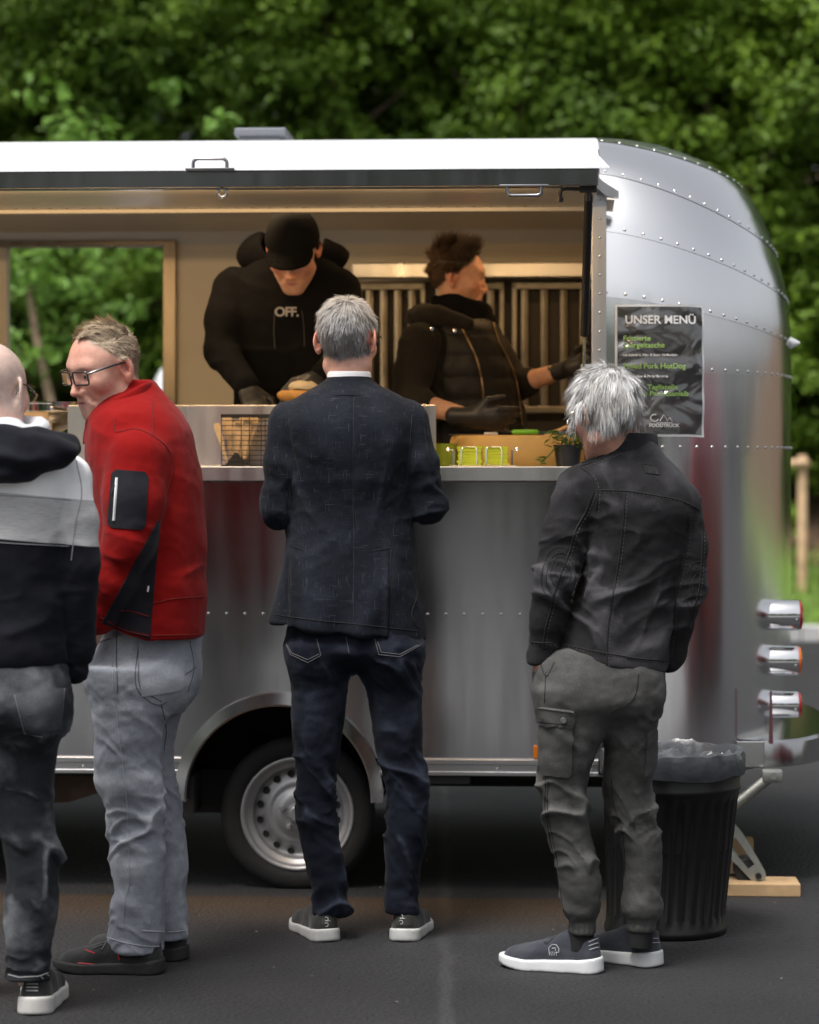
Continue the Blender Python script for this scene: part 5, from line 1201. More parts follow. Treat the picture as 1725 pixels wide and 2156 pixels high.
    # collar band rolled over the back of the neck
    cs = Loft([(px(0, 836, y)[2], px(733, 0, y)[0], y+.02, .128, .112), (px(0, 822, y)[2], px(733, 0, y)[0], y+.022, .098, .094), (px(0, 800, y)[2], px(735, 0, y)[0], y+.026, .070, .074), (px(0, 793, y)[2], px(735, 0, y)[0], y+.026, .066, .069)], 2.1, .004)
    V, F = solid(cs, *box_of([(px(733, 0, y)[0]-.14, y-.1, px(0, 842, y)[2]), (px(733, 0, y)[0]+.14, y+.15, px(0, 788, y)[2])], .01), .004, lambda V, n: .0012*fbm(V*25, 2, 3)); 
    co = mesh_obj('collar', V, F, M_BL, o, True); co.parent = root; attach(co, root, True); set_attr(co, 'wear_highlight', np.zeros(len(V)))
    sc_ = Loft([(px(0, 806, y)[2], px(735, 0, y)[0], y+.026, .0655, .0675), (px(0, 782, y)[2], px(735, 0, y)[0], y+.026, .0625, .0640)], 2.1, .003)
    V, F = solid(sc_, *box_of([(px(735, 0, y)[0]-.08, y-.06, px(0, 810, y)[2]), (px(735, 0, y)[0]+.08, y+.12, px(0, 776, y)[2])], .01), .004)
    so = mesh_obj('shirt_collar', V, F, M_WHITE, root, True, True); set_attr(so, 'wear_highlight', np.zeros(len(V)))
    # --- head
    hc = px(731, 715, y+.03); Rm = basis((.27, 1.), R(4)); hl = lambda P: np.minimum(np.minimum(.075-P[:, 1]-.9*np.maximum(0, -P[:, 2]-.01)*3, P[:, 2]+.088+.35*P[:, 1]), .6*(np.abs(P[:, 0])*0+.05))-np.where((np.abs(P[:, 0]) > .066) & (P[:, 2] < .035) & (P[:, 1] > -.045), .2, 0)
    op = {'scale': 1.03, 'scalp': (.20, .19, .18), 'hairline': hl, 'tone': (.60, .34, .26), 'red': 1.0}
    nk0, nk1 = px(733, 770, y+.035), px(735, 830, y+.03)
    core = (lambda P: smin(s_cap(P, px(735, 880, y), px(745, 1330, y), .10, .11), np.minimum(np.minimum(s_chain(P, [sl, el, wl], [.04, .035, .025]), s_chain(P, [sr, er, wr_], [.04, .035, .025])), np.minimum(s_chain(P, [px(672, 1360, y), px(662, 1640, y), px(696, 1930, y)], [.07, .045, .03]), s_chain(P, [px(822, 1360, y), px(852, 1640, y), px(846, 1930, y)], [.07, .045, .03]))), .03), (-.6, y-.2, .02), (.25, -.25, 1.62))
    ob, Vl, Vw, F = body(root, hc, Rm, op, core, neck=(nk0, nk1, .054, .060))
    M_H = hair_mat('grey_hair', (.11, .105, .10), (.46, .45, .44))
    comb = lambda P: np.stack([P[:, 0]*1.2, -np.ones(len(P))*.25+np.where(P[:, 2] > .07, .5, 0), -np.clip(1.1-P[:, 2]*9, .1, 2)], 1)
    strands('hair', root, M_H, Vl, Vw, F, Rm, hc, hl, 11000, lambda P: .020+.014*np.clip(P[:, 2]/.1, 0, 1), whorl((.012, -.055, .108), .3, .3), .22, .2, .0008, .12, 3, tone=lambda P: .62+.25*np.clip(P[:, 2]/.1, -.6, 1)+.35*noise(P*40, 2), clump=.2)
    g_ = MB(); 
    def W(x, yy, z): return tuple(hc + Rm @ np.array([x, yy, z]))
    for s in (-1, 1): g_.tube([W(s*.081, -.018, .008), W(s*.082, .02, .016), W(s*.080, .08, .014), W(s*.07, .095, .012)], .0022, 6)
    for s in (-1, 1):
        g_.tube([W(s*(.038+.032*math.cos(t)), .106-.012*(1+math.cos(t))*.8, -.002+.020*math.sin(t)) for t in np.linspace(0, 2*math.pi, 17)[:-1]], .0024, 6, True)
    g_.build('glasses', M_BLK, root, True, True)
    # --- shoes
    mu = cloth('charcoal_mesh', (.035, .036, .035), (.06, .06, .058), .8, 700, .4, .2); ms = mat('white_foam_sole', (.50, .50, .49), .55, bump=(60, .2), var=(25, .12))
    mk = mat('olive_heel_counter', (.035, .034, .028), .5); mg = mat('logo_grey', (.45, .45, .45), .5)
    for (u, v, d) in ((692, 1991, (-.34, 1)), (850, 1986, (.10, 1))):
        ro, tu, (M, hl_, k) = shoe(root, px(u, v, -.79)*np.array([1, 1, 0]), d, .29, mats=(mu, ms), hsole=.029, wid=1.12)
        patch('heel_counter', tu, [(u-14, v-58), (u+16, v-58), (u+18, v-37), (u-14, v-37)], mk, ro, .0015, 10, 8)
        seam('heel_logo', tu, [[(u-5+4*math.cos(t), v-56+4*math.sin(t)) for t in np.linspace(-2.2, 2.2, 8)], [(u-6, v-52), (u+3, v-52)], [(u-5+4*math.cos(t), v-44+4*math.sin(t)) for t in np.linspace(-2.4, 1.8, 8)]], .0011, mg, ro, False, 2, off=.0022)
        seam('heel_piping', tu, [[(u-30, v-72), (u, v-68), (u+30, v-72)], [(u-22, v-86), (u+2, v-82), (u+22, v-86)]], .002, mat('piping_grey', (.12, .12, .115), .7), ro)
suit_man()
# ------------------------------------------------------------------ the white-haired customer in the dark denim jacket
M_JKT = cloth('washed_black_cotton', (.0150, .0145, .0160), (.062, .060, .066), .85, 900, .3, .25, .03, .8)
M_CARGO = cloth('grey_cargo_cotton', (.052, .052, .050), (.125, .125, .121), .85, 900, .3, .2, .03, .6)
M_THREAD = mat('jacket_thread', (.010, .010, .011), .9); M_THREADP = mat('pale_jacket_thread', (.07, .068, .07), .9)
def white_man():
    y = -1.18; root = empty('person', tuple(px(1260, 2048, -1.22)*np.array([1, 1, 0])))
    tag(root, 'white-haired man in washed black jacket and grey cargo trousers, hand in pocket', 'person')
    hip = traced([(1370, 1160, 1400, 0, .13), (1400, 1128, 1400, 0, .138), (1440, 1124, 1397, -.005, .14), (1479, 1130, 1392, -.01, .135), (1510, 1145, 1380, 0, .10), (1530, 1190, 1340, 0, .05)], y)
    LL = traced([(1450, 1126, 1280, 0, .115), (1503, 1131, 1284, 0, .108), (1546, 1132, 1271, 0, .10), (1590, 1132, 1256), (1624, 1133, 1244), (1682, 1137, 1237), (1721, 1144, 1241), (1760, 1152, 1246), (1811, 1166, 1257), (1857, 1176, 1267), (1896, 1180, 1267), (1921, 1184, 1262), (1935, 1192, 1256), (1945, 1197, 1255), (1968, 1198, 1256)], y-.03, 0, 1.03)
    RL = traced([(1450, 1260, 1395, 0, .115), (1503, 1266, 1390, 0, .105), (1546, 1270, 1384, 0, .095), (1604, 1270, 1386), (1655, 1270, 1370), (1701, 1277, 1380), (1740, 1290, 1386), (1779, 1307, 1394), (1830, 1314, 1398), (1877, 1311, 1393), (1912, 1308, 1396), (1930, 1313, 1390), (1941, 1319, 1383), (1962, 1320, 1381)], y+.02, 0, 1.05)
    zk = px(0, 1700, y)[2]; zc = px(0, 1505, y)[2]; zm = px(0, 1960, y)[2]
    lw = leg_wr((0, zc, zk, zm), amp=.0115, hem=.06, seed=31, tilt=.5)
    def wr(V, n):
        z = V[:, 2]; d = lw(V, n)*np.where(z < px(0, 1938, y)[2], .25, 1.)
        cz = px(0, 1952, y)[2]; cuff = np.clip(1-np.abs(z-cz)/.014, 0, 1); d += cuff*.0022*np.sin(np.arctan2(V[:, 1]-y, V[:, 0]-np.where(V[:, 0] < px(1290, 0, y)[0], px(1225, 0, y)[0], px(1350, 0, y)[0]))*26)
        d += ring_folds(V, px(0, 1935, y)[2], px(0, 1860, y)[2], .035, .007, 44, (.7, .3), 1.1)
        return d
    def seat(P): return smin(s_ell(P, px(1205, 1450, y-.05), (.08, .09, .10)), s_ell(P, px(1330, 1450, y-.05), (.08, .09, .10)), .03)
    o, tj = legs(root, 'cargo_trousers', [LL, RL], hip, M_CARGO, wr, seat=seat)
    patch('cargo_pocket', tj, [(1140, 1503), (1208, 1510), (1203, 1637), (1142, 1632)], M_CARGO, o, .008, 12, 18, .12)
    pf = patch('pocket_flap', tj, [(1136, 1488), (1211, 1497), (1207, 1533), (1137, 1525)], M_CARGO, o, .012, 12, 8, .1)
    patch('cargo_pocket', tj, [(1362, 1545), (1379, 1532), (1377, 1608), (1358, 1636)], M_CARGO, o, .010, 5, 14, .1)
    for p in o.children: set_attr(p, 'wear_highlight', np.zeros(len(p.data.vertices)))
    tp2 = [c for c in o.children if c.name.startswith('pocket_flap')][0]; me = tp2.data
    tf = BVHTree.FromPolygons([v.co[:] for v in me.vertices], [p.vertices[:] for p in me.polygons])
    seam('flap_stitching', tf, [[(1132, 1519), (1204, 1528)], [(1131, 1492), (1207, 1502)]], .0009, M_THREAD, o, False)
    bt = on_surface(tf, [(1187, 1517)], off=.001)
    if bt[0]: q = MB(); q.lathe([(0, -.006), (.007, -.006), (.0085, -.003), (.0085, 0)], 14, 'y', tuple(bt[0][0])); q.build('snap_button', mat('snap_grey', (.10, .10, .10), .4), o, True, True)
    seam('leg_stitching', tj, [[(1150, 1640), (1148, 1700), (1158, 1760), (1172, 1830), (1183, 1890), (1190, 1935)], [(1155, 1640), (1153, 1700), (1163, 1760), (1177, 1830)], [(1288, 1640), (1292, 1690), (1308, 1740), (1316, 1800), (1318, 1850)], [(1345, 1420), (1335, 1470), (1290, 1500)], [(1150, 1415), (1147, 1480)], [(1140, 1400), (1150, 1425), (1168, 1395)]], .0013, M_THREAD, o)
    # --- jacket
    T = traced([(920, 1296, 1374, .02, .060), (940, 1280, 1386, .02, .070), (962, 1240, 1402, .015, .085), (985, 1214, 1425, .01, .105), (1010, 1206, 1446, .005, .12), (1045, 1212, 1462, 0, .13), (1090, 1228, 1462, -.005, .132), (1142, 1230, 1452, 0, .128), (1190, 1224, 1440, 0, .126), (1254, 1206, 1426, 0, .130), (1318, 1190, 1417, 0, .136), (1380, 1176, 1408, 0, .138), (1425, 1170, 1403, 0, .138)], y, n=2.3)
    sl, el, wl = px(1222, 1030, y-.01), px(1170, 1215, y-.06), px(1141, 1385, y-.02)
    sr, er, wr_ = px(1434, 1062, y), px(1450, 1236, y-.03), px(1416, 1375, y+.03)
    hem = plane_cut([(1150, 1375), (1277, 1403), (1400, 1418), (1420, 1419)], y-.1, -1)
    def f(P):
        d = smax(T(P), hem(P), .005)
        d = smin(d, s_chain(P, [sl, (sl+el)/2+np.array([-.008, 0, 0]), el], [.066, .064, .060], .02), .008)
        d2 = s_chain(P, [el, (el+wl)/2, wl, wl+np.array([0, 0, -.018])], [.060, .050, .038, .037], .02); d2 = smax(d2, (wl[2]-.020)-P[:, 2], .004); d = smin(d, d2, .007)
        d = smin(d, s_chain(P, [sr, (sr+er)/2+np.array([.006, 0, 0]), er], [.058, .052, .048], .02), .008); d3 = s_chain(P, [er, wr_, wr_+np.array([-.012, 0, -.02])], [.048, .036, .034], .02); return smin(d, d3, .007)
    def w_(V, n):
        d = np.zeros(len(V))
        d += folds(V, el+np.array([0, -.03, .02]), (.10, .14, .12), (.3, .2, 1), .040, .0085, 3, .8) + folds(V, (sl+el)/2+np.array([0, -.03, 0]), (.10, .14, .10), (-.6, 0, 1), .05, .0075, 4, .8) + folds(V, (el+wl)/2, (.08, .12, .10), (.4, 0, 1), .05, .006, 5, .9)
        d += folds(V, er, (.07, .14, .10), (-.3, .2, 1), .036, .0075, 6, .8) + folds(V, (sr+er)/2, (.06, .12, .09), (.5, 0, 1), .045, .006, 7, .8)
        d += folds(V, px(1300, 1110, y-.13), (.16, .2, .07), (.02, 0, 1), .045, .0035, 21) + folds(V, px(1260, 1060, y-.12), (.06, .15, .10), (.8, 0, .6), .045, .005, 22) + folds(V, px(1400, 1150, y-.12), (.10, .2, .10), (-.4, 0, 1), .05, .0050, 23)
        d += folds(V, px(1300, 1250, y-.13), (.15, .2, .10), (-.75, 0, 1), .060, .0085, 24) + folds(V, px(1370, 1300, y-.13), (.10, .2, .12), (-1., 0, .7), .055, .0080, 25) + folds(V, px(1230, 1300, y-.13), (.10, .2, .10), (.8, 0, 1), .055, .007, 26) + folds(V, px(1330, 1210, y-.13), (.14, .2, .06), (-.3, 0, 1), .04, .004, 27)
        return 1.7*d + .0024*fbm(V*13, 3, 50) + .0010*fbm(V*45, 2, 51)
    lo, hi = box_of([px(1090, 1440, y), px(1500, 905, y)], .02); lo[1], hi[1] = y-.22, y+.2
    o, tb = garment('jacket', f, lo, hi, .0055, M_JKT, root, w_, amp=.007)
    S1 = [[(1258, 1032), (1310, 1033), (1380, 1043), (1440, 1056), (1472, 1072)], [(1316, 1040), (1312, 1100), (1303, 1180), (1290, 1260), (1280, 1330), (1277, 1400)], [(1448, 1070), (1450, 1110), (1440, 1180), (1424, 1250), (1418, 1320), (1410, 1380)],
          [(1222, 982), (1250, 1005), (1258, 1035), (1256, 1075)], [(1252, 1035), (1235, 1075), (1215, 1110), (1196, 1170), (1175, 1225), (1160, 1280), (1148, 1330), (1144, 1365)], [(1472, 1060), (1478, 1110), (1477, 1180), (1470, 1250), (1448, 1320)],
          [(1176, 1352), (1210, 1362), (1280, 1376), (1340, 1386), (1405, 1392)], [(1110, 1352), (1165, 1354)], [(1225, 975), (1262, 962), (1300, 945)], [(1222, 982), (1262, 967), (1305, 950)]]
    seam('jacket_seams', tb, S1, .0022, M_THREAD, o); seam('jacket_stitching', tb, [[(a+5, b+4) for a, b in l] for l in S1], .0008, M_THREADP, o, dash=2, step=4)
    rings = []
    for (cu, cv, ru, rv) in ((1181, 1212, 30, 48), (1181, 1205, 21, 33), (1180, 1200, 11, 18), (1180, 1212, 39, 60)): rings.append([(cu+ru*math.cos(t)*(1+.06*math.sin(3*t)), cv+rv*math.sin(t)) for t in np.linspace(0, 6.283, 26)])
    for (cu, cv, ru, rv) in ((1470, 1238, 18, 44), (1470, 1234, 10, 28), (1470, 1240, 26, 58)): rings.append([(cu+ru*math.cos(t), cv+rv*math.sin(t)) for t in np.linspace(1.3, 5.0, 18)])
    seam('elbow_rings', tb, rings, .0011, M_THREAD, o)
    patch('sewn_patch', tb, [(1350, 977), (1382, 982), (1389, 1000), (1360, 996)], M_JKT, o, .0012, 6, 5)
    seam('patch_stitching', tb, [[(1350, 977), (1382, 982), (1389, 1000), (1360, 996), (1350, 977)], [(1362, 984), (1365, 994)], [(1370, 984), (1374, 996)], [(1378, 986), (1380, 998)]], .0011, M_THREAD, o, False, off=.0018)
    # stand-up collar
    cc = px(1315, 940, y+.02)
    def cf(P):
        q = P-cc.astype(np.float32); r_ = np.sqrt((q[:, 0]/1.08)**2+(q[:, 1]/.88)**2); tgt = .086-.08*q[:, 2]-.06*np.clip(q[:, 0], -.1, .1)
        d = np.abs(r_-tgt)-.0042; top = .036+.10*q[:, 0]*np.float32(-.15)-.16*np.clip(q[:, 1], 0, 1); top = np.where(q[:, 0] < 0, top+.42*q[:, 0]*(.5+.5*(q[:, 1] < 0)), top+.02*q[:, 0])
        return smax(smax(d, q[:, 2]-top, .004), -.060-q[:, 2], .004)
    V, F = solid(cf, cc-np.array([.14, .12, .07]), cc+np.array([.14, .12, .06]), .0042, lambda V, n: .0015*fbm(V*30, 2, 5), 2)
    co = mesh_obj('collar', V, F, M_JKT, root, True, True); set_attr(co, 'wear_highlight', np.full(len(V), .1))
    # --- head: bowed, turned left
    hc = px(1277, 868, y-.02); Rm = basis((-.62, 1.), R(16)); hl = lambda P: np.minimum(np.minimum(.078-P[:, 1]-2.2*np.maximum(0, -P[:, 2]+.0), P[:, 2]+.105+.45*P[:, 1]), .05)-np.where((np.abs(P[:, 0]) > .07) & (P[:, 2] < .012) & (P[:, 1] > -.03), .2, 0)
    op = {'scale': 1.0, 'scalp': (.34, .30, .27), 'hairline': hl, 'tone': (.42, .22, .16), 'red': .8}
    core = (lambda P: smin(s_cap(P, px(1325, 1075, y), px(1290, 1400, y), .085, .10), np.minimum(np.minimum(s_chain(P, [sl, el, wl], [.03, .025, .02]), s_chain(P, [sr, er, wr_], [.03, .022, .018])), np.minimum(s_chain(P, [px(1205, 1440, y), px(1188, 1700, y), px(1222, 1960, y)], [.07, .045, .03]), s_chain(P, [px(1325, 1440, y), px(1330, 1700, y+.02), px(1350, 1960, y+.02)], [.06, .035, .025]))), .03), (.2, y-.2, .02), (.95, y+.2, 1.5))
    hw = px(1141, 1395, y-.03); hs, hp = hand_sdf(hw, (.12, .25, -.96), (.3, -.9, -.2), (.9, .3, .15), k=.95, cuff=.025)
    c0, clo, chi = core; core = (lambda P: smin(c0(P), hs(P), .01), clo, chi)
    ob, Vl, Vw, F = body(root, hc, Rm, op, core, neck=(px(1296, 905, y), px(1318, 965, y+.01), .056, .062))
    M_H = hair_mat('white_hair', (.22, .19, .16), (.80, .80, .80))
    comb = lambda P: np.stack([P[:, 0]*4.+.15+.8*noise(P*22, 8), np.where(P[:, 1] > .0, .9, -.30)+.5*noise(P*22, 9), -np.clip(.9-P[:, 2]*9, -.1, 2)], 1)
    ln = lambda P: .052+.014*noise(P*30, 4)-.012*(P[:, 2] < -.05)
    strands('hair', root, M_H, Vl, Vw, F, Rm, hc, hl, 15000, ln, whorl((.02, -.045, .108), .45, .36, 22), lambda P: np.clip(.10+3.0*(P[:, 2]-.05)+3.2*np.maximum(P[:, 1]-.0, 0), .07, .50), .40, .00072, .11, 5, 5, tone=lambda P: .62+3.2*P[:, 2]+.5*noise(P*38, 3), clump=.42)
    g_ = MB()
    def W(x, yy, z): return tuple(hc + Rm @ np.array([x, yy, z]))
    g_.tube([W(-.078, -.01, .010), W(-.080, .03, .012), W(-.077, .09, .006)], .0022, 6)
    for s in (-1, 1): g_.tube([W(s*(.036+.030*math.cos(t)), .108-.009*(1+math.cos(t)), -.004+.019*math.sin(t)) for t in np.linspace(0, 2*math.pi, 17)[:-1]], .0022, 6, True)
    g_.build('glasses', M_CHROME, root, True, True)
    # --- socks and trainers
    for (a, b, yy) in ((1226, 1975, y-.02), (1352, 1968, y+.02)):
        q = MB(); p0 = px(a, b-30, yy); p1 = px(a-6, b+25, yy); q.tube([p0, p1], [.036, .034], 18); q.build('sock', mat('black_sock', (.008, .008, .009), .9), root, True, True)
    mu = cloth('slate_knit', (.038, .042, .052), (.065, .07, .082), .85, 1400, .5, .2); ms = mat('white_rubber_sole', (.60, .61, .62), .5, var=(20, .06)); mlg = mat('shoe_emblem', (.35, .36, .38), .6)
    ro, tu, _ = shoe(root, px(1268, 2050, -1.22)*np.array([1, 1, 0]), (-1., .36), .285, mats=(mu, ms), hsole=.034, wid=1.08, high=.016)
    em = [[(1157, 2008), (1156, 1996), (1163, 1989), (1172, 1990), (1177, 1997), (1177, 2005), (1170, 2006)], [(1163, 1997), (1170, 1996), (1170, 2002)]] + [[(1160+4*k, 2004), (1157+5*k, 2012)] for k in range(4)]
    seam('shoe_emblem', tu, em, .0012, mlg, ro, False, 3, off=.001)
    seam('laces', tu, [[(1150, 1982), (1172, 1966)], [(1146, 1985), (1166, 1976)], [(1150, 1988), (1182, 1962)]], .0025, mat('slate_lace', (.05, .055, .065), .9), ro, False, 3, off=.002)
    seam('heel_ribs', tu, [[(1240, 1984), (1256, 1977), (1266, 1976)], [(1240, 1992), (1256, 1986), (1267, 1985)], [(1241, 2000), (1257, 1995), (1268, 1994)]], .0012, mlg, ro, False, 3, off=.001)
    ro, tu, _ = shoe(root, px(1390, 2046, -1.14)*np.array([1, 1, 0]), (-.95, .75), .285, mats=(mu, ms), hsole=.034, wid=1.08, high=.016)
    seam('heel_ribs', tu, [[(1346, 1982), (1370, 1976), (1392, 1976)], [(1345, 1990), (1370, 1985), (1392, 1985)]], .0012, mlg, ro, False, 3, off=.001)
white_man()
# ------------------------------------------------------------------ the customer in the red fleece jacket
M_REDF = cloth('red_fleece', (.20, .0036, .0032), (.25, .006, .005), .92, 1200, .35, .10, .06, .4)
M_BLKF = cloth('black_softshell', (.010, .010, .014), (.02, .02, .026), .8, 1000, .25, .1, .1, .3)
M_DENIM_LT = cloth('light_grey_denim', (.21, .226, .26), (.44, .458, .495), .88, 1100, .4, .16, .03, .55, twill=True)
M_TH_LT = mat('pale_denim_thread', (.30, .31, .335), .9); M_TH_DK = mat('dark_denim_thread', (.07, .07, .085), .9)
def red_man():
    y = -1.14; root = empty('person', tuple(px(290, 2045, -1.2)*np.array([1, 1, 0])))
    tag(root, 'fair-haired man with glasses in red fleece jacket and pale grey jeans', 'person')
    hip = traced([(1290, 212, 428, .04, .15), (1345, 196, 426, .04, .155), (1390, 178, 420, .04, .158), (1430, 176, 414, .04, .155), (1465, 190, 400, .04, .13), (1490, 215, 375, .04, .08)], y)
    NL = traced([(1400, 176, 352, -.05, .11), (1440, 178, 360, -.05, .11), (1469, 187, 360, -.05, .105), (1538, 197, 345, -.05, .098), (1612, 199, 341, -.05, .09), (1655, 203, 344, -.05, .088), (1690, 221, 346, -.05, .082), (1735, 228, 349, -.05, .082), (1784, 231, 350, -.05, .080), (1833, 236, 350, -.05, .078), (1868, 240, 350, -.05, .075), (1902, 230, 348, -.05, .078), (1942, 225, 348, -.05, .080), (1972, 222, 349, -.05, .080), (2003, 228, 349, -.05, .078)], y, n=2.1)
    FL = traced([(1400, 290, 418, .12, .11), (1459, 280, 396, .12, .10), (1538, 270, 374, .12, .092), (1607, 262, 366, .12, .086), (1661, 266, 379, .12, .082), (1735, 275, 387, .12, .08), (1809, 287, 396, .12, .078), (1873, 292, 394, .12, .075), (1932, 290, 397, .12, .078), (1975, 292, 400, .12, .078)], y, n=2.1)
    zk = px(0, 1690, y)[2]; zc = px(0, 1500, y)[2]; zm = px(0, 1990, y)[2]
    lw = leg_wr((0, zc, zk, zm), amp=.0125, hem=.13, seed=61, tilt=-.55)
    def wr(V, n):
        d = lw(V, n) + folds(V, px(330, 1560, y-.1), (.12, .2, .12), (.9, 0, .9), .075, .008, 71, .7) + folds(V, px(290, 1690, y-.1), (.10, .2, .08), (.35, 0, 1), .06, .008, 72, .8)
        d += folds(V, px(260, 1830, y-.1), (.12, .2, .12), (-.5, 0, 1), .09, .005, 73, .9); return d
    def seat(P): return s_ell(P, px(345, 1425, y+.02), (.095, .15, .105))
    o, tj = legs(root, 'jeans', [NL, FL], hip, M_DENIM_LT, wr, seat=seat)
    pq = patch('back_pocket', tj, [(291, 1347), (392, 1347), (384, 1452), (297, 1468)], M_DENIM_LT, o, .0035, 14, 16, .05); set_attr(pq, 'wear_highlight', np.full(len(pq.data.vertices), .12))
    seam('seam_stitching', tj, [[(240, 1320), (241, 1400), (244, 1480), (252, 1560), (262, 1640), (268, 1700), (270, 1780), (272, 1860), (263, 1900), (258, 1960)], [(236, 1322), (236, 1400), (239, 1460)]], .0012, M_TH_LT, o)
    seam('dark_stitching', tj, [[(246, 1325), (246, 1400), (248, 1460)], [(292, 1350), (295, 1460), (340, 1484), (352, 1478)], [(298, 1352), (300, 1452), (340, 1477)], [(400, 1350), (408, 1410), (396, 1456)], [(300, 1435), (325, 1452), (345, 1445), (385, 1428)], [(300, 1441), (325, 1458), (345, 1451), (385, 1434)], [(390, 1420), (402, 1412), (413, 1405)], [(208, 1352), (234, 1345)], [(340, 1484), (350, 1540), (345, 1580)]], .0012, M_TH_DK, o)
    seam('hem_stitching', tj, [[(226, 1974), (270, 1987), (320, 1993), (349, 1992)], [(300, 1960), (370, 1962), (399, 1958)]], .0018, M_TH_LT, o)
    # --- jacket
    T = traced([(800, 245, 325, .0, .06), (822, 222, 342, .0, .075), (845, 204, 362, .0, .12), (870, 190, 382, .0, .165), (900, 184, 400, .0, .190), (950, 182, 413, .0, .205), (1010, 186, 424, .0, .205), (1080, 194, 430, 0, .20), (1150, 199, 436, 0, .192), (1200, 202, 433, 0, .19), (1240, 203, 437, 0, .19), (1300, 206, 434, 0, .188), (1352, 210, 430, 0, .185)], y+.03, n=2.25)
    sh, el, wr_ = px(290, 965, y-.13), px(272, 1140, y-.165), px(208, 1300, y-.12)
    sf, ef, wf = px(270, 960, y+.20), px(235, 1140, y+.24), px(195, 1290, y+.15)
    hem = plane_cut([(190, 1306), (212, 1311), (260, 1330), (316, 1349), (430, 1346), (450, 1345)], y-.1, -1)
    def f(P):
        d = smax(T(P), hem(P), .006)
        d = smin(d, s_chain(P, [sh, (sh+el)/2+np.array([.004, -.008, 0]), el], [.088, .080, .072], .03), .014); d = smin(d, s_chain(P, [el, (el+wr_)/2, wr_], [.072, .062, .048], .03), .010)
        d = smin(d, s_chain(P, [sf, ef, wf], [.080, .065, .045], .02), .03); return d
    def w_(V, n):
        d = folds(V, el, (.10, .14, .12), (.4, .1, 1), .060, .0070, 3, .8) + folds(V, (el+wr_)/2, (.10, .14, .10), (.5, 0, 1), .06, .006, 4, .8) + folds(V, sh+np.array([.06, -.03, -.05]), (.08, .15, .12), (1, 0, .2), .055, .0050, 5, .8)
        d += folds(V, px(385, 1150, y-.1), (.09, .2, .16), (1, 0, .15), .065, .0048, 6, .7) + folds(V, px(390, 1215, y-.1), (.12, .2, .06), (.1, 0, 1), .05, .005, 7) + folds(V, px(370, 1020, y-.1), (.10, .2, .12), (.7, 0, .7), .075, .004, 8) + folds(V, px(240, 900, y-.1), (.08, .2, .06), (.8, 0, 1), .045, .005, 9)
        return d + .0026*fbm(V*11, 3, 50) + .0007*fbm(V*50, 2, 51)
    lo, hi = box_of([px(165, 1372, y), px(460, 785, y)], .02); lo[1], hi[1] = y-.32, y+.36
    o, tb = garment('fleece_jacket', f, lo, hi, .006, M_REDF, root, w_)
    M_RS = mat('red_seam', (.13, .005, .005), .9)
    seam('jacket_seams', tb, [[(243, 880), (242, 907), (284, 903), (322, 918), (355, 948), (362, 985), (350, 1040), (336, 1095)], [(320, 845), (322, 880), (322, 918)], [(318, 1272), (360, 1262), (436, 1256)], [(322, 1338), (428, 1336)], [(210, 1300), (260, 1318), (312, 1336)]], .0015, M_RS, o)
    patch('sleeve_pocket', tb, [(236, 988), (313, 994), (306, 1117), (226, 1110)], M_BLKF, o, .0025, 14, 20, .16)
    me = o.children[-1].data; tpk = BVHTree.FromPolygons([v.co[:] for v in me.vertices], [p.vertices[:] for p in me.polygons])
    seam('pocket_zip', tpk, [[(246, 1006), (243, 1050), (240, 1096)]], .0036, mat('zip_white', (.75, .75, .77), .6), o, False, off=.001)
    seam('zip_pull', tpk, [[(243, 1022), (238, 1038)]], .0030, M_BLK, o, False, 4, off=.004)
    pn = patch('side_panel', tb, [(331, 1098), (337, 1094), (316, 1347), (214, 1312)], M_BLKF, o, .002, 12, 40)
    for p in o.children:
        if 'wear_highlight' not in p.data.attributes and p.name.startswith(('sleeve', 'side')): set_attr(p, 'wear_highlight', np.zeros(len(p.data.vertices)))
    seam('panel_piping', tb, [[(252, 1284), (280, 1288), (314, 1298)], [(225, 1308), (260, 1325), (314, 1339)]], .0014, M_RS, o, off=.003)
    seam('hem_tag', tb, [[(313, 1234), (311, 1246)]], .0025, mat('tag_white', (.7, .7, .7), .6), o, False, 4, off=.003)
    # stand-up collar
    cc = px(258, 850, y+.01)
    def cf(P):
        q = P-cc.astype(np.float32); r_ = np.sqrt((q[:, 0]/1.0)**2+(q[:, 1]/.95)**2); tgt = .088-.25*(q[:, 2])*.55
        d = np.abs(r_-tgt)-.0050; top = .020+.56*q[:, 0]; return smax(smax(d, q[:, 2]-top, .008), -.085+.25*q[:, 0]-q[:, 2], .004)
    V, F = solid(cf, cc-np.array([.13, .13, .12]), cc+np.array([.13, .13, .10]), .0045, lambda V, n: .0022*fbm(V*22, 2, 5), 2)
    co = mesh_obj('collar', V, F, M_REDF, root, True, True); set_attr(co, 'wear_highlight', np.zeros(len(V)))
    seam('front_zip', tree_of(V, F), [[(177, 868), (176, 905)]], .004, M_BLKF, co, False); q = MB(); q.tube([px(186, 880, y-.02), px(185, 930, y-.02), px(187, 985, y-.02)], .005, 8); q.build('front_zip', M_BLKF, root, True, True)
    # --- head: three-quarter profile, bowed a little
    hc = px(220, 774, y-.0); Rm = basis((-.75, -.66), R(17), R(-2))
    hl = lambda P: np.minimum(np.maximum(np.minimum(.052-P[:, 1]-.55*np.abs(P[:, 0]-.0)*0-1.6*np.maximum(0, .078-P[:, 2])*.55, P[:, 2]+.075+.5*P[:, 1]), -1), .05)-np.where((np.abs(P[:, 0]) > .060) & (P[:, 2] < .022) & (P[:, 1] > -.045), .2, 0)
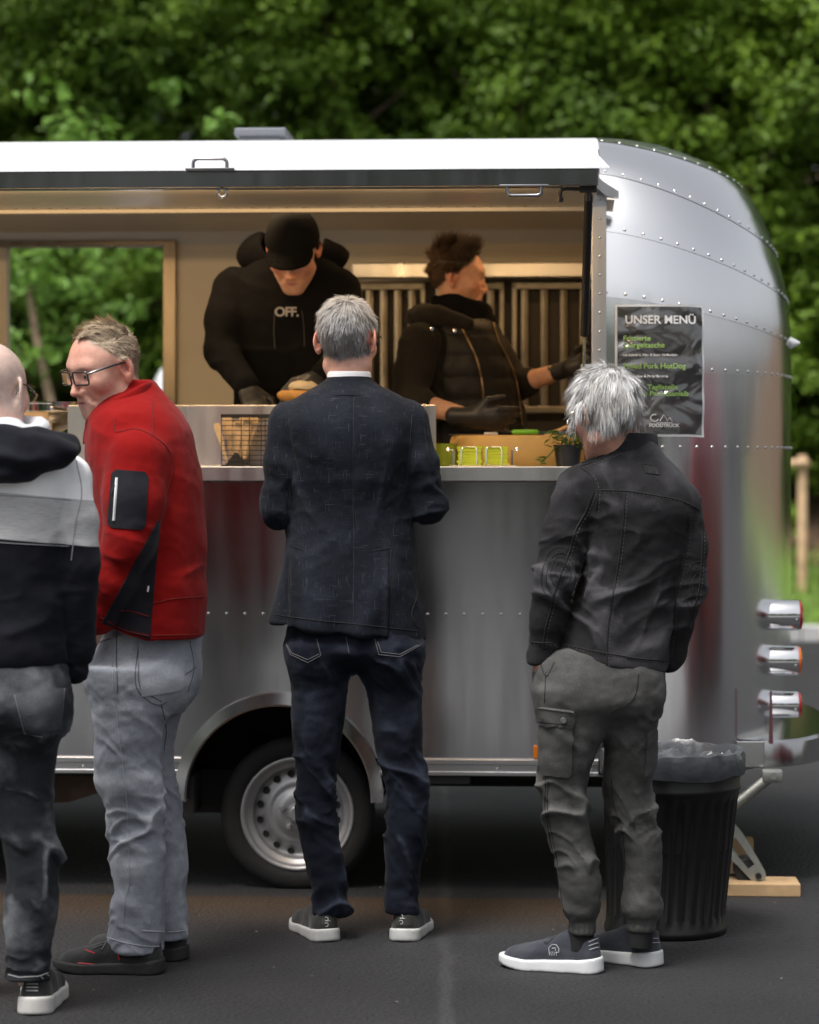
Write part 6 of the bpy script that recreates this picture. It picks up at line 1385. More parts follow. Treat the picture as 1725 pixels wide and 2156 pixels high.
    op = {'scale': 1.02, 'scalp': (.40, .30, .22), 'hairline': hl, 'tone': (.60, .345, .265), 'red': 1.15, 'jaw': 1.06, 'nose': 1.25, 'brow': (.5, .5, .5), 'stubble': .18}
    core = (lambda P: smin(s_cap(P, px(300, 960, y+.03), px(320, 1330, y+.03), .10, .11), np.minimum(s_chain(P, [sh, el, wr_, wr_+np.array([-.03, .02, -.07])], [.045, .04, .03, .026]), np.minimum(s_chain(P, [px(275, 1420, y-.04), px(285, 1680, y-.05), px(290, 1990, y-.05)], [.06, .045, .03]), s_chain(P, [px(340, 1420, y+.12), px(320, 1680, y+.12), px(345, 1975, y+.12)], [.06, .04, .03]))), .03), (-1.0, y-.3, .02), (-.45, y+.3, 1.5))
    ob, Vl, Vw, F = body(root, hc, Rm, op, core, h=.0030, neck=(px(245, 805, y+.02), px(272, 885, y+.03), .060, .066))
    M_H = hair_mat('fair_hair', (.25, .185, .125), (.66, .52, .36))
    comb = lambda P: np.stack([P[:, 0]*1.0+.3*noise(P*25, 4), np.clip(12*(P[:, 2]-.075), -.8, .6), np.clip(14*(P[:, 2]-.07), -.9, .3)], 1)
    strands('hair', root, M_H, Vl, Vw, F, Rm, hc, hl, 10000, lambda P: .013+.022*np.clip((P[:, 2]-.06)/.04, 0, 1), comb, lambda P: np.clip(.10+7.*(P[:, 2]-.075), .07, .50), .10, .00085, .14, 8, 4, tone=lambda P: .15+7*(P[:, 2]-.035)+.4*noise(P*40, 6), clump=.3)
    def W(x, yy, z): return tuple(hc + Rm @ (np.array([x, yy, z])*1.02))
    gr = MB()
    def rect(s, k=1.):
        out = []
        for (a, b, a0) in ((1, 1, 0), (-1, 1, 90), (-1, -1, 180), (1, -1, 270)):
            for t in np.linspace(a0, a0+90, 5): out.append((s*(.0335+(.020*a+.007*math.cos(R(t)))*k), (.0105*b+.007*math.sin(R(t)))*k-.001))
        return out
    for s in (-1, 1):
        gr.tube([W(x, .107-3.2*(abs(x)-.01)**2-.02*max(0, abs(x)-.04), z) for x, z in rect(s)], .0025, 6, True)
        gr.tube([W(s*.0605, .098, .010), W(s*.074, .085, .013), W(s*.080, .02, .014), W(s*.083, -.012, .012), W(s*.084, -.030, -.010)], [.003, .0034, .0032, .0024, .002], 6)
    gr.tube([W(-.0075, .1075, .006), W(0, .110, .008), W(.0075, .1075, .006)], .0020, 6)
    go = gr.build('glasses', mat('glasses_black', (.012, .012, .014), .3, coat=.4), root, True, True)
    ML = mat('spectacle_lens', (1, 1, 1), .02, trans=1.0, ior=1.08)
    for s in (-1, 1):
        pts = rect(s, .97); q = MB(); q.add([W(x, .1068-3.2*(abs(x)-.01)**2-.02*max(0, abs(x)-.04), z) for x, z in pts], [tuple(range(len(pts)))]); q.build('lens', ML, go, False, True)
    q = MB(); q.tube([W(.0868, .045, .0165), W(.0872, .01, .0165)], .0014, 6); q.build('temple_stripe', mat('silver_print', (.5, .5, .52), .4), go, True, True)
    q = MB(); e0 = np.array(W(-.079, -.012, -.036)); q.tube([tuple(e0+np.array([.005*math.cos(t), 0, .006*math.sin(t)])) for t in np.linspace(0, 6.28, 13)[:-1]], .0014, 6, True); q.build('earring', M_CHROME, root, True, True)
    # --- hiking shoes
    mu = cloth('charcoal_suede', (.022, .022, .023), (.045, .045, .046), .8, 700, .4, .2); ms = mat('black_lug_sole', (.016, .016, .016), .7, bump=(50, .5)); mr = mat('red_accent', (.36, .015, .025), .5)
    ro, tu, _ = shoe(root, px(346, 2050, -1.22)*np.array([1, 1, 0]), (-1., .10), .30, mats=(mu, ms), hsole=.032, wid=1.12, high=.01)
    seam('red_accents', tu, [[(165, 2028), (200, 2031)], [(245, 2000), (252, 2022)], [(285, 1995), (300, 2012)], [(180, 2000), (200, 2008)]], .0022, mr, ro, False, 3)
    seam('laces', tu, [[(205, 1988), (228, 1975)], [(200, 1992), (222, 1984)], [(212, 1984), (232, 1968)], [(228, 1978), (215, 2000)], [(196, 1998), (216, 1990)]], .0022, mat('grey_lace', (.10, .10, .10), .9), ro, False, 3, off=.002)
    seam('sole_line', tu, [[(135, 2032), (200, 2040), (280, 2037), (345, 2033)]], .002, mat('pale_rand', (.22, .21, .19), .7), ro, True, 4)
    ro, tu, _ = shoe(root, px(396, 2024, -1.04)*np.array([1, 1, 0]), (-1., .25), .30, mats=(mu, ms), hsole=.032, wid=1.1, high=.01)
    seam('sole_line', tu, [[(352, 2010), (396, 2006)]], .002, MATS['pale_rand'], ro, False, 4)
red_man()
# ------------------------------------------------------------------ the customer at the left edge in the colour-block hoodie
def hoodie_mat():
    m = cloth('colour_block_jersey', (.006, .0065, .010), (.014, .0145, .020), .88, 1000, .3, .12, .04, .4); b = bsdf(m); mm = m.node_tree.nodes[m['final']]
    tc = N(m, 'ShaderNodeTexCoord'); sx = N(m, 'ShaderNodeSeparateXYZ'); L(m, tc.outputs['Object'], sx.inputs[0])
    y = -1.75; zw, zg = px(60, 1043, y-.1)[2], px(60, 1141, y-.1)[2]
    # jersey blocks cut across the body: height falls a little to the right
    xs = N(m, 'ShaderNodeMath', operation='MULTIPLY_ADD'); xs.inputs[1].default_value = .10; L(m, sx.outputs['X'], xs.inputs[0]); L(m, sx.outputs['Z'], xs.inputs[2])
    off = .10*px(60, 0, y-.1)[0]
    mp = N(m, 'ShaderNodeMapping'); mp.inputs['Scale'].default_value = (40, 40, 700); L(m, tc.outputs['Object'], mp.inputs[0])
    mel = N(m, 'ShaderNodeTexNoise'); mel.inputs['Scale'].default_value = 1; mel.inputs['Detail'].default_value = 3; L(m, mp.outputs[0], mel.inputs['Vector'])
    gr = N(m, 'ShaderNodeMix', data_type='RGBA'); L(m, mel.outputs['Fac'], gr.inputs[0]); gr.inputs[6].default_value = (.22, .22, .225, 1); gr.inputs[7].default_value = (.60, .60, .61, 1)
    prev = mm.outputs[2]
    for z_, col in ((zg, None), (zw, (.80, .80, .81, 1))):
        st = N(m, 'ShaderNodeMapRange'); st.inputs[1].default_value = z_+off-.001; st.inputs[2].default_value = z_+off+.001; L(m, xs.outputs[0], st.inputs[0])
        mx = N(m, 'ShaderNodeMix', data_type='RGBA'); L(m, st.outputs[0], mx.inputs[0]); L(m, prev, mx.inputs[6])
        if col: mx.inputs[7].default_value = col
        else: L(m, gr.outputs[2], mx.inputs[7])
        prev = mx.outputs[2]
    L(m, prev, b.inputs['Base Color']); return m
def bald_man():
    y = -1.70; root = empty('person', tuple(px(0, 2140, -1.75)*np.array([1, 1, 0])))
    tag(root, 'bald man in white, grey and navy hooded sweatshirt at the left edge', 'person')
    M_D = cloth('worn_black_denim', (.019, .0205, .024), (.145, .152, .166), .88, 1100, .4, .2, .03, .7, twill=True)
    hip = traced([(1390, -162, 142, 0, .14), (1440, -164, 147, -.01, .15), (1500, -158, 140, -.015, .15), (1540, -150, 130, 0, .12), (1565, -120, 100, 0, .06)], y)
    RL = traced([(1470, -12, 143, 0, .12), (1513, -12, 138, 0, .112), (1553, -12, 128, 0, .10), (1587, -11, 121), (1661, -8, 112), (1735, -2, 114), (1784, 3, 124), (1858, 9, 125), (1922, 12, 121), (1981, 12, 110), (2020, 11, 108), (2062, 9, 109)], y, 0, 1.08)
    LL = traced([(1470, -160, -22, .1, .12), (1553, -155, -28, .1, .10), (1661, -150, -40, .12), (1760, -150, -45, .14), (1858, -150, -50, .16), (2040, -150, -55, .18)], y, 0, 1.0)
    zk = px(0, 1750, y)[2]; zc = px(0, 1545, y)[2]; zm = px(0, 2055, y)[2]
    lw = leg_wr((0, zc, zk, zm), amp=.0125, hem=.08, seed=81, tilt=.3)
    o, tj = legs(root, 'jeans', [RL, LL], hip, M_D, lambda V, n: lw(V, n)+folds(V, px(60, 1545, y-.1), (.16, .2, .03), (-.35, 0, 1), .05, .009, 4, .6), seat=lambda P: smin(s_ell(P, px(70, 1490, y-.05), (.09, .10, .10)), s_ell(P, px(-85, 1490, y-.05), (.09, .10, .10)), .03))
    pq = patch('back_pocket', tj, [(32, 1460), (134, 1448), (128, 1535), (56, 1548)], M_D, o, .003, 12, 12, .05); set_attr(pq, 'wear_highlight', np.full(len(pq.data.vertices), .3))
    seam('stitching', tj, [[(30, 1464), (135, 1452)], [(32, 1468), (136, 1456)], [(30, 1462), (52, 1545), (90, 1552)], [(60, 1520), (90, 1510), (130, 1515)], [(136, 1450), (128, 1535)]], .0013, mat('light_thread', (.16, .165, .18), .9), o, False)
    seam('frayed_hem', tj, [[(10, 2050), (40, 2058), (80, 2056), (108, 2046)], [(95, 2050), (112, 2060)], [(85, 2055), (96, 2068)]], .0014, mat('frayed_thread', (.30, .30, .30), .9), o, False)
    # hoodie
    T = traced([(880, -60, 40, .01, .06), (905, -90, 62, .01, .075), (930, -130, 105, .01, .095), (955, -160, 138, 0, .115), (985, -180, 156, 0, .13), (1050, -185, 158, 0, .14), (1150, -178, 152, 0, .142), (1250, -172, 149, 0, .145), (1330, -168, 146, 0, .148), (1385, -166, 146, 0, .148), (1405, -160, 139, 0, .142), (1440, -158, 138, 0, .142)], y, n=2.4)
    sr, er, wr_ = px(142, 1010, y), px(163, 1190, y-.03), px(160, 1360, y+.02)
    sl, el, wl = px(-172, 1010, y), px(-200, 1190, y-.03), px(-185, 1360, y+.05)
    def f(P):
        d = T(P)
        d = smin(d, s_chain(P, [sr, (sr+er)/2, er], [.062, .060, .055], .02), .010); d = smin(d, s_chain(P, [er, wr_, wr_+np.array([-.004, 0, -.06])], [.055, .048, .035], .02), .010)
        d = smin(d, s_chain(P, [sl, el], [.062, .055], .02), .012); return smin(d, s_chain(P, [el, wl, wl+np.array([.004, 0, -.06])], [.055, .048, .035], .02), .010)
    def w_(V, n):
        d = folds(V, er+np.array([0, -.02, 0]), (.08, .14, .13), (-.3, .1, 1), .045, .007, 3, .8) + folds(V, wr_, (.07, .12, .08), (.3, 0, 1), .035, .007, 4, .8) + folds(V, px(150, 1100, y-.1), (.06, .15, .08), (1, 0, .7), .04, .004, 5)
        d += folds(V, px(60, 1290, y-.14), (.2, .2, .16), (.12, 0, 1), .055, .0055, 6, .8) + folds(V, px(20, 1080, y-.14), (.25, .2, .07), (.05, 0, 1), .06, .003, 7) + folds(V, px(130, 1180, y-.12), (.06, .2, .12), (1, 0, .5), .04, .006, 8)
        z = V[:, 2]; rib = np.clip(1-np.abs(z-px(0, 1424, y)[2])/.02, 0, 1); d += rib*.0010*np.sin(V[:, 0]*700)
        d -= .004*np.exp(-((z-px(0, 1402, y)[2])/.005)**2)
        return 1.2*d + .0022*fbm(V*12, 3, 50) + .0006*fbm(V*50, 2, 51)
    lo, hi = box_of([px(-275, 1455, y), px(235, 870, y)], .02); lo[1], hi[1] = y-.22, y+.22
    M_HD = hoodie_mat(); o, tb = garment('hooded_sweatshirt', f, lo, hi, .006, M_HD, root, w_)
    seam('sweatshirt_seams', tb, [[(158, 960), (172, 1040), (160, 1100), (150, 1180)], [(-20, 1141), (60, 1146), (145, 1150)], [(-20, 1043), (60, 1046), (150, 1053)]], .0012, mat('jersey_seam', (.25, .25, .26), .9), o)
    # hood lying on the back
    hcn = px(-14, 952, y-.13)
    M_NAVY = cloth('navy_jersey', (.006, .0065, .010), (.016, .0165, .023), .88, 1000, .3, .12, .04, .4); M_LIN = cloth('pale_hood_lining', (.55, .55, .58), (.66, .66, .68), .9)
    def hf(P):
        q = P-hcn.astype(np.float32); d = s_ell(q, (0, .012, .0), (.205, .080, .064)); d = smin(d, s_ell(q, (0, .01, -.028), (.13, .088, .050)), .03)
        d = smin(d, s_cap(q, (.10, .03, .022), (.175, .06, .016), .040, .028), .03); d = smin(d, s_cap(q, (-.10, .03, .022), (-.175, .06, .016), .040, .028), .03); return d
    def hw(V, n):
        q = V-hcn; return .012*ridge(2*math.pi*(q[:, 2]+.9*np.abs(q[:, 0]-.03)**1.3*.7)/.058+1.2+2*fbm(V*9, 2, 5), 1.5)*np.clip(1-np.abs(q[:, 0])/.26, 0, 1)+.003*fbm(V*20, 2, 8)
    o2, th = garment('hood', hf, hcn-np.array([.25, .13, .12]), hcn+np.array([.25, .13, .10]), .005, M_NAVY, root, hw)
    ln = MB(); ring = [px(-14, 899, y)+np.array([.115*math.cos(t), .005+.085*math.sin(t), -.016*math.sin(t)*-1-.006*abs(math.cos(t))]) for t in np.linspace(0, 2*math.pi, 33)[:-1]]
    ln.tube(ring, [.024+.004*math.sin(5*t) for t in np.linspace(0, 6.28, 32)], 10, True); lo_ = ln.build('hood_lining', M_LIN, root, True, True, auto=False); set_attr(lo_, 'wear_highlight', np.zeros(len(lo_.data.vertices)))
    # head
    hc = px(-18, 822, y+.03); Rm = basis((.30, 1.), R(2)); op = {'scale': 1.05, 'tone': (.66, .43, .35), 'red': 1.0, 'scalp': (.60, .44, .38), 'hairline': lambda P: np.minimum(P[:, 2]+.06+.3*P[:, 1], .03-P[:, 1])}
    core = (lambda P: smin(s_cap(P, px(-15, 1020, y), px(-10, 1400, y), .10, .11), np.minimum(np.minimum(s_chain(P, [sr, er, wr_], [.04, .035, .025]), s_chain(P, [sl, el, wl], [.04, .035, .025])), np.minimum(s_chain(P, [px(65, 1480, y), px(55, 1740, y), px(60, 2060, y)], [.07, .04, .03]), s_chain(P, [px(-88, 1480, y+.1), px(-98, 1740, y+.14), px(-102, 2030, y+.18)], [.07, .04, .03]))), .03), (-1.4, y-.2, .02), (-.7, y+.3, 1.5))
    body(root, hc, Rm, op, core, neck=(px(-14, 865, y+.02), px(-14, 930, y+.01), .064, .072))
    def W(x, yy, z): return tuple(hc + Rm @ (np.array([x, yy, z])*1.05))
    g_ = MB()
    for s in (-1, 1): g_.tube([W(s*.078, .07, .012), W(s*.081, .0, .014), W(s*.082, -.022, .008), W(s*.080, -.034, -.012)], .0022, 6)
    for s in (-1, 1): g_.tube([W(s*(.036+.030*math.cos(t)), .108-.009*(1+math.cos(t)), -.002+.019*math.sin(t)) for t in np.linspace(0, 2*math.pi, 17)[:-1]], .0022, 6, True)
    g_.build('glasses', M_BLK, root, True, True)
    mu = cloth('black_runner_mesh', (.020, .020, .021), (.04, .04, .042), .75, 700, .4, .2); ms = mat('offwhite_runner_sole', (.48, .47, .45), .55, var=(20, .1)); mg = mat('runner_print', (.42, .42, .42), .5)
    u, v = 72, 2143
    ro, tu, _ = shoe(root, px(u, v, -1.75)*np.array([1, 1, 0]), (-.05, 1), .30, mats=(mu, ms), hsole=.037, wid=1.12)
    seam('heel_print', tu, [[(u-16, v-78+7*k), (u+8, v-78+7*k)] for k in range(4)], .0012, mg, ro, False, 3, off=.001)
    shoe(root, px(-100, 2085, -1.56)*np.array([1, 1, 0]), (-.2, 1), .30, mats=(mu, ms), hsole=.037, wid=1.12)
bald_man()
# ------------------------------------------------------------------ the two people serving inside the trailer
M_BLACKH = cloth('black_hoodie_jersey', (.0045, .0045, .0048), (.008, .008, .0085), .95, 1000, .25, .1, .0, .4, spec=.1)
M_GLOVE = mat('black_nitrile', (.018, .018, .019), .42, spec=.5, bump=(120, .15))
M_CAP = cloth('black_cap_cotton', (.004, .004, .0042), (.006, .006, .0065), .95, 900, .25, .1, 0., .4, spec=.1)
M_VEST = mat('black_quilted_nylon', (.008, .0075, .007), .58, spec=.35, bump=(40, .12), var=(9, .2))
FLOOR = .42
def cap_man():
    y = .62; root = empty('person', tuple(px(610, 975, y)*np.array([1, 1, 0])+np.array([0, 0, FLOOR])))
    tag(root, 'man in black cap and black hooded sweatshirt preparing food behind the counter', 'person')
    T = traced([(525, 585, 672, .06, .07), (545, 545, 700, .05, .09), (570, 505, 722, .03, .115), (600, 480, 735, .02, .128), (650, 476, 742, 0, .135), (720, 484, 742, -.01, .135), (800, 492, 738, 0, .14), (900, 490, 738, .02, .15), (1000, 490, 738, .02, .15), (1060, 495, 735, .02, .15)], y, n=2.3)
    sl, el, wl = px(497, 612, y), px(466, 738, y-.10), px(520, 812, y-.30)
    sr, er, wr_ = px(712, 610, y), px(728, 745, y-.08), px(678, 790, y-.30)
    def f(P):
        d = T(P); d = smin(d, s_chain(P, [sl, (sl+el)/2+np.array([-.006, 0, 0]), el], [.082, .074, .062], .02), .014); d = smin(d, s_chain(P, [el, wl], [.060, .042], .02), .012)
        d = smin(d, s_chain(P, [sr, er], [.078, .062], .02), .014); return smin(d, s_chain(P, [er, wr_], [.060, .042], .02), .012)
    def w_(V, n): return folds(V, el, (.12, .2, .12), (.5, .3, 1), .05, .008, 3) + folds(V, px(610, 760, y-.13), (.2, .2, .12), (.1, 0, 1), .07, .005, 4) + folds(V, px(520, 600, y-.1), (.1, .2, .08), (.8, 0, 1), .045, .006, 5) + .003*fbm(V*11, 3, 6)
    lo, hi = box_of([px(405, 1075, y), px(775, 515, y)], .03); lo[1], hi[1] = y-.45, y+.25
    o, tb = garment('hooded_sweatshirt', f, lo, hi, .0075, M_BLACKH, root, w_)
    hc0 = px(618, 530, y+.10)
    def hf(P):
        q = P-hc0.astype(np.float32); d = np.abs(s_ell(q, (0, 0, -.01), (.185, .12, .085)))-.010; d = smax(d, -s_ell(q, (0, -.10, .055), (.11, .14, .11)), .01); return smax(d, q[:, 2]-(.062-.35*np.clip(q[:, 1]+.02, -.2, .0)-.3*np.clip(q[:, 0], 0, 1)), .01)
    o2, _ = garment('hood', hf, hc0-np.array([.22, .15, .11]), hc0+np.array([.22, .15, .10]), .007, M_BLACKH, root, lambda V, n: .004*fbm(V*16, 2, 4))
    # trousers below the counter
    def lf(P): return np.minimum(s_chain(P, [px(560, 1040, y+.02), px(556, 1250, y+.02), (px(556, 0, y)[0], y+.02, FLOOR+.06)], [.10, .075, .06]), s_chain(P, [px(670, 1040, y+.02), px(672, 1250, y+.02), (px(674, 0, y)[0], y+.02, FLOOR+.06)], [.10, .075, .06]))
    garment('trousers', lf, (px(480, 0, y)[0], y-.13, FLOOR+.03), (px(750, 0, y)[0], y+.16, 1.36), .014, M_BLACKH, root)
    mu = cloth('black_work_shoe', (.012, .012, .012)); ms = mat('black_work_sole', (.012, .012, .012), .7)
    for u_ in (556, 674): shoe(root, (px(u_, 0, y)[0], y+.09, FLOOR), (0, -1), .29, mats=(mu, ms))
    # head bowed towards the work
    hc = px(617, 524, y-.15); Rm = basis((-.10, -1.), R(38)); op = {'scale': 1.04, 'tone': (.56, .31, .22), 'stubble': .55, 'eyes': True, 'scalp': (.03, .02, .015), 'hairline': lambda P: np.minimum(P[:, 2]-.0, .02-P[:, 1])}
    core = (lambda P: smin(s_cap(P, px(612, 660, y+.02), px(612, 1000, y+.02), .09, .11), np.minimum(s_chain(P, [sl, el, wl], [.04, .035, .028]), np.minimum(s_chain(P, [sr, er, wr_], [.04, .035, .028]), lf(P)+.03)), .03), (px(400, 0, y)[0], y-.4, FLOOR+.05), (px(780, 0, y)[0], y+.2, 1.95))
    body(root, hc, Rm, op, core, h=.0042, neck=(px(616, 560, y-.08), px(614, 625, y+.04), .058, .07))
    # cap
    k = 1.04
    def cf(P):
        q = P/np.float32(k); d = s_ell(q, (0, -.010, .034), (.088, .108, .096)); d = smax(d, .020-q[:, 2]+.12*q[:, 1], .006)
        bx = q[:, 0]; by = q[:, 1]-.075; br = np.sqrt((bx/.74)**2+np.maximum(by, 0)**2*1.35); sheet = np.abs(q[:, 2]-(.044-.20*by-3.5*bx*bx))-.0028
        b_ = smax(smax(sheet, br-.104, .004), -by-.02, .004); return smin(d, b_, .006)*np.float32(k)
    V, F = solid(cf, np.array([-.11, -.13, -.06]), np.array([.11, .20, .15]), .0045, it=1)
    co = mesh_obj('cap', V @ Rm.T + hc, F, M_CAP, root, True, True); set_attr(co, 'wear_highlight', np.zeros(len(V)))
    # gloved hands
    for (w_p, fd, sd, nd, cu) in ((wl, (.30, -.55, -.62), (.75, -.2, .3), (.1, .25, -.95), (.75, .8, .85, .9)), (wr_, (-.45, -.45, -.35), (-.5, .6, .55), (-.1, .5, -.85), (.45, .5, .6, .7))):
        fd = np.array(fd)/np.linalg.norm(fd); nd = np.array(nd)-fd*np.dot(nd, fd); nd /= np.linalg.norm(nd); sd = np.cross(nd, fd)*np.sign(np.dot(np.cross(nd, fd), sd)); g_, pp = hand_sdf(np.array(w_p)+fd*.02, fd, sd, nd, curl=cu, k=1.1)
        lo, hi = box_of(pp, .035); V, F = solid(g_, lo, hi, .0042, it=1); mesh_obj('glove', V, F, M_GLOVE, root, True, True)
    t = bpy.data.curves.new('chest_lettering_curve', 'FONT'); t.body = 'OFF.'; t.size = .044; t.extrude = .001; t.offset = .0012; t.align_x = 'CENTER'; t.space_character = .92
    P, n = on_surface(tb, [(604, 666)], off=.004); vs, fs = text_mesh(t)
    M3 = Matrix.Translation(P[0]) @ Matrix.Rotation(math.atan2(-n[0].y, n[0].z), 4, 'X'); mesh_obj('chest_lettering', [tuple(M3 @ Vector(v)) for v in vs], fs, mat('grey_print', (.26, .25, .26), .8), root, False, True)
    seam('drawstrings', tb, [[(579, 655), (577, 690), (579, 735)], [(636, 655), (640, 690), (641, 730)]], .0018, mat('cord_grey', (.03, .03, .03), .8), o)
    # the roll being filled
    b0 = px(632, 832, y-.36); br = empty('bread_roll', tuple(b0)); tag(br, 'halved bread roll held open in the cap-wearing man\'s gloved hand', 'bread roll')
    def bun(P): q = P-b0.astype(np.float32); d = s_ell(q, (0, 0, .0), (.075, .045, .030)); d = smax(d, q[:, 2]-.016, .006); return d
    V, F = solid(bun, b0-.1, b0+.1, .005, lambda V, n: .0015*fbm(V*50, 2, 3)); mesh_obj('crust', V, F, mat('bread_crust', (.50, .26, .07), .6, bump=(60, .3), var=(30, .25)), br, True, True)
    def fil(P): q = P-b0.astype(np.float32); return s_ell(q, (.01, .0, .026), (.050, .034, .022))
    V, F = solid(fil, b0-.1, b0+.1, .005, lambda V, n: .004*fbm(V*40, 2, 5)); mesh_obj('filling', V, F, mat('cream_filling', (.60, .50, .34), .6), br, True, True)
cap_man()
def woman():
    y = .80; root = empty('person', tuple(px(960, 975, y)*np.array([1, 1, 0])+np.array([0, 0, FLOOR])))
    tag(root, 'short-haired woman in dark quilted vest over hooded jacket reaching right', 'person')
    T = traced([(640, 905, 1005, .0, .075), (662, 880, 1018, .0, .10), (690, 862, 1035, .0, .135), (730, 856, 1052, 0, .155), (780, 858, 1072, 0, .16), (830, 866, 1086, 0, .16), (880, 868, 1094, 0, .16), (940, 870, 1100, 0, .165), (1000, 870, 1100, 0, .17)], y, n=2.2)
    sl, el, wl = px(886, 722, y-.15), px(862, 845, y-.22), px(985, 876, y-.34)
    sr, er, wr_ = px(1040, 735, y+.12), px(1085, 812, y+.02), px(1196, 776, y-.12)
    def f(P):
        d = T(P); d = smin(d, s_chain(P, [sl, (sl+el)/2+np.array([-.004, -.01, 0]), el, el+(wl-el)*.25], [.074, .066, .060, .055], .02), .012); return smin(d, s_chain(P, [sr, er, er+(wr_-er)*.22], [.062, .056, .052], .02), .014)
    def w_(V, n): return folds(V, (sl+el)/2, (.12, .2, .12), (.5, .2, 1), .045, .008, 3) + folds(V, sl+np.array([0, 0, -.02]), (.12, .2, .1), (.9, .2, 1), .05, .006, 4) + folds(V, er, (.1, .2, .1), (.7, .2, .7), .04, .007, 5) + .003*fbm(V*11, 3, 6)
    lo, hi = box_of([px(815, 1015, y), px(1150, 635, y)], .03); lo[1], hi[1] = y-.36, y+.26
    M_W = cloth('charcoal_brown_jersey', (.014, .012, .010), (.028, .024, .019), .8, 900, .3, .12, .05, .5)
    o, tb = garment('jacket', f, lo, hi, .007, M_W, root, w_)
    # quilted vest: shell over the trunk, grooved, open at the front
    VT = traced([(672, 888, 1024, .0, .112), (690, 876, 1044, .0, .145), (730, 868, 1062, 0, .168), (780, 868, 1080, 0, .174), (830, 872, 1094, 0, .174), (880, 874, 1102, 0, .176), (940, 876, 1108, 0, .18)], y+.012, n=2.2)
    def vf(P): d = np.abs(VT(P)+.006)-.008; d = smax(d, -s_cap(P, sl, el, .085), .01); return smax(d, -s_cap(P, sr, er, .075), .01)
    def vw(V, n):
        z = V[:, 2]; a = V[:, 0]+V[:, 1]*.5; return .0075*np.abs(np.sin((z-1.2)*math.pi/.075))**.5+.004*fbm(V*18, 2, 7)-.006*np.exp(-((V[:, 0]-px(925, 0, y)[0])/.006)**2)
    lo, hi = box_of([px(850, 945, y), px(1130, 668, y)], .03); lo[1], hi[1] = y-.24, y+.26
    o2, tv = garment('quilted_vest', vf, lo, hi, .0065, M_VEST, root, vw)
    M_Z = mat('brass_zip', (.22, .15, .08), .45, .8)
    seam('zip', tv, [[(972, 690), (985, 715), (1003, 755), (1014, 800), (1018, 850), (1016, 885)], [(1032, 660), (1050, 720), (1070, 760), (1085, 800), (1093, 850), (1098, 895)]], .0035, M_Z, o2, off=.003)
    # high funnel collar and folded hood
    cc = px(962, 655, y)
    def cf(P):
        q = P-cc.astype(np.float32); r_ = np.sqrt(q[:, 0]**2+(q[:, 1]/.95)**2); d = np.abs(r_-(.098-.25*q[:, 2]+.12*q[:, 0]))-.010; return smax(smax(d, q[:, 2]-(.055-.30*q[:, 0]*(q[:, 0] > 0)+.0*q[:, 0]), .008), -.06-q[:, 2]+.3*q[:, 0]*-1*0, .008)
    V, F = solid(cf, cc-np.array([.16, .16, .09]), cc+np.array([.16, .16, .10]), .0055, lambda V, n: .004*fbm(V*20, 2, 3), 2); co = mesh_obj('funnel_collar', V, F, M_BLACKH, root, True, True); set_attr(co, 'wear_highlight', np.zeros(len(V)))
    hd0 = px(905, 668, y)
    def hf(P): q = P-hd0.astype(np.float32); return smin(s_ell(q, (0, 0, 0), (.085, .16, .045)), s_cap(q, (.02, -.13, .0), (.13, -.15, -.03), .035, .022), .03)
    garment('hood', hf, hd0-np.array([.12, .2, .08]), hd0+np.array([.18, .2, .09]), .0065, M_W, root, lambda V, n: folds(V, hd0, (.2, .2, .1), (.5, 0, 1), .04, .008, 3)+.002*fbm(V*20, 2, 1))
    q = MB()
    for (u, v) in ((909, 692), (957, 696)):
        P, n = on_surface(tree_of(V, F), [(u, v)], off=.002)
        q = MB(); q.dome(px(u, v, y-.20), (0, -1, 0), .008); q.build('snap_button', M_CHROME, root, True, True)
    def lf(P): return np.minimum(s_chain(P, [px(960, 990, y+.02), px(955, 1200, y-.05), (px(955, 0, y)[0], y-.08, FLOOR+.06)], [.12, .08, .06]), s_chain(P, [px(1000, 990, y+.06), px(990, 1200, y+.1), (px(985, 0, y)[0], y+.12, FLOOR+.06)], [.12, .08, .06]))
    garment('trousers', lf, (px(840, 0, y)[0], y-.25, FLOOR+.03), (px(1120, 0, y)[0], y+.26, 1.45), .014, M_BLACKH, root)
    mu = cloth('black_work_shoe', (.012, .012, .012)); ms = MATS['black_work_sole']
    for u_, yy in ((935, y-.08), (965, y+.12)): shoe(root, (px(u_, 0, y)[0], yy, FLOOR), (1, 0), .26, mats=(mu, ms))
    # head in profile
    hc = px(963, 585, y+.02); Rm = basis((.99, -.06), R(4)); hl = lambda P: np.minimum(np.minimum(.062-P[:, 1]-1.3*np.maximum(0, .062-P[:, 2]), P[:, 2]+.052+.25*P[:, 1]), .05)-np.where((np.abs(P[:, 0]) > .062) & (P[:, 2] < .018) & (P[:, 1] > -.04), .2, 0)
    op = {'scale': .96, 'tone': (.55, .31, .21), 'scalp': (.035, .022, .014), 'hairline': hl, 'jaw': .95, 'nose': .95}
    core = (lambda P: smin(s_cap(P, px(965, 760, y), px(980, 980, y), .10, .11), np.minimum(s_chain(P, [sl, el, wl], [.045, .044, .027]), np.minimum(s_chain(P, [sr, er, wr_], [.04, .042, .026]), lf(P)+.03)), .02), (px(810, 0, y)[0], y-.45, FLOOR+.05), (px(1260, 0, y)[0], y+.3, 1.78))
    ob, Vl, Vw, F = body(root, hc, Rm, op, core, h=.0036, neck=(px(955, 625, y+.01), px(955, 690, y+.01), .052, .06))
    M_H = hair_mat('dark_brown_hair', (.018, .011, .007), (.12, .065, .028))
    comb = lambda P: np.stack([P[:, 0]*2.+.4*noise(P*25, 4), np.where(P[:, 2] > .06, .35, -.6), np.where(P[:, 2] > .05, .7, -.75)], 1)
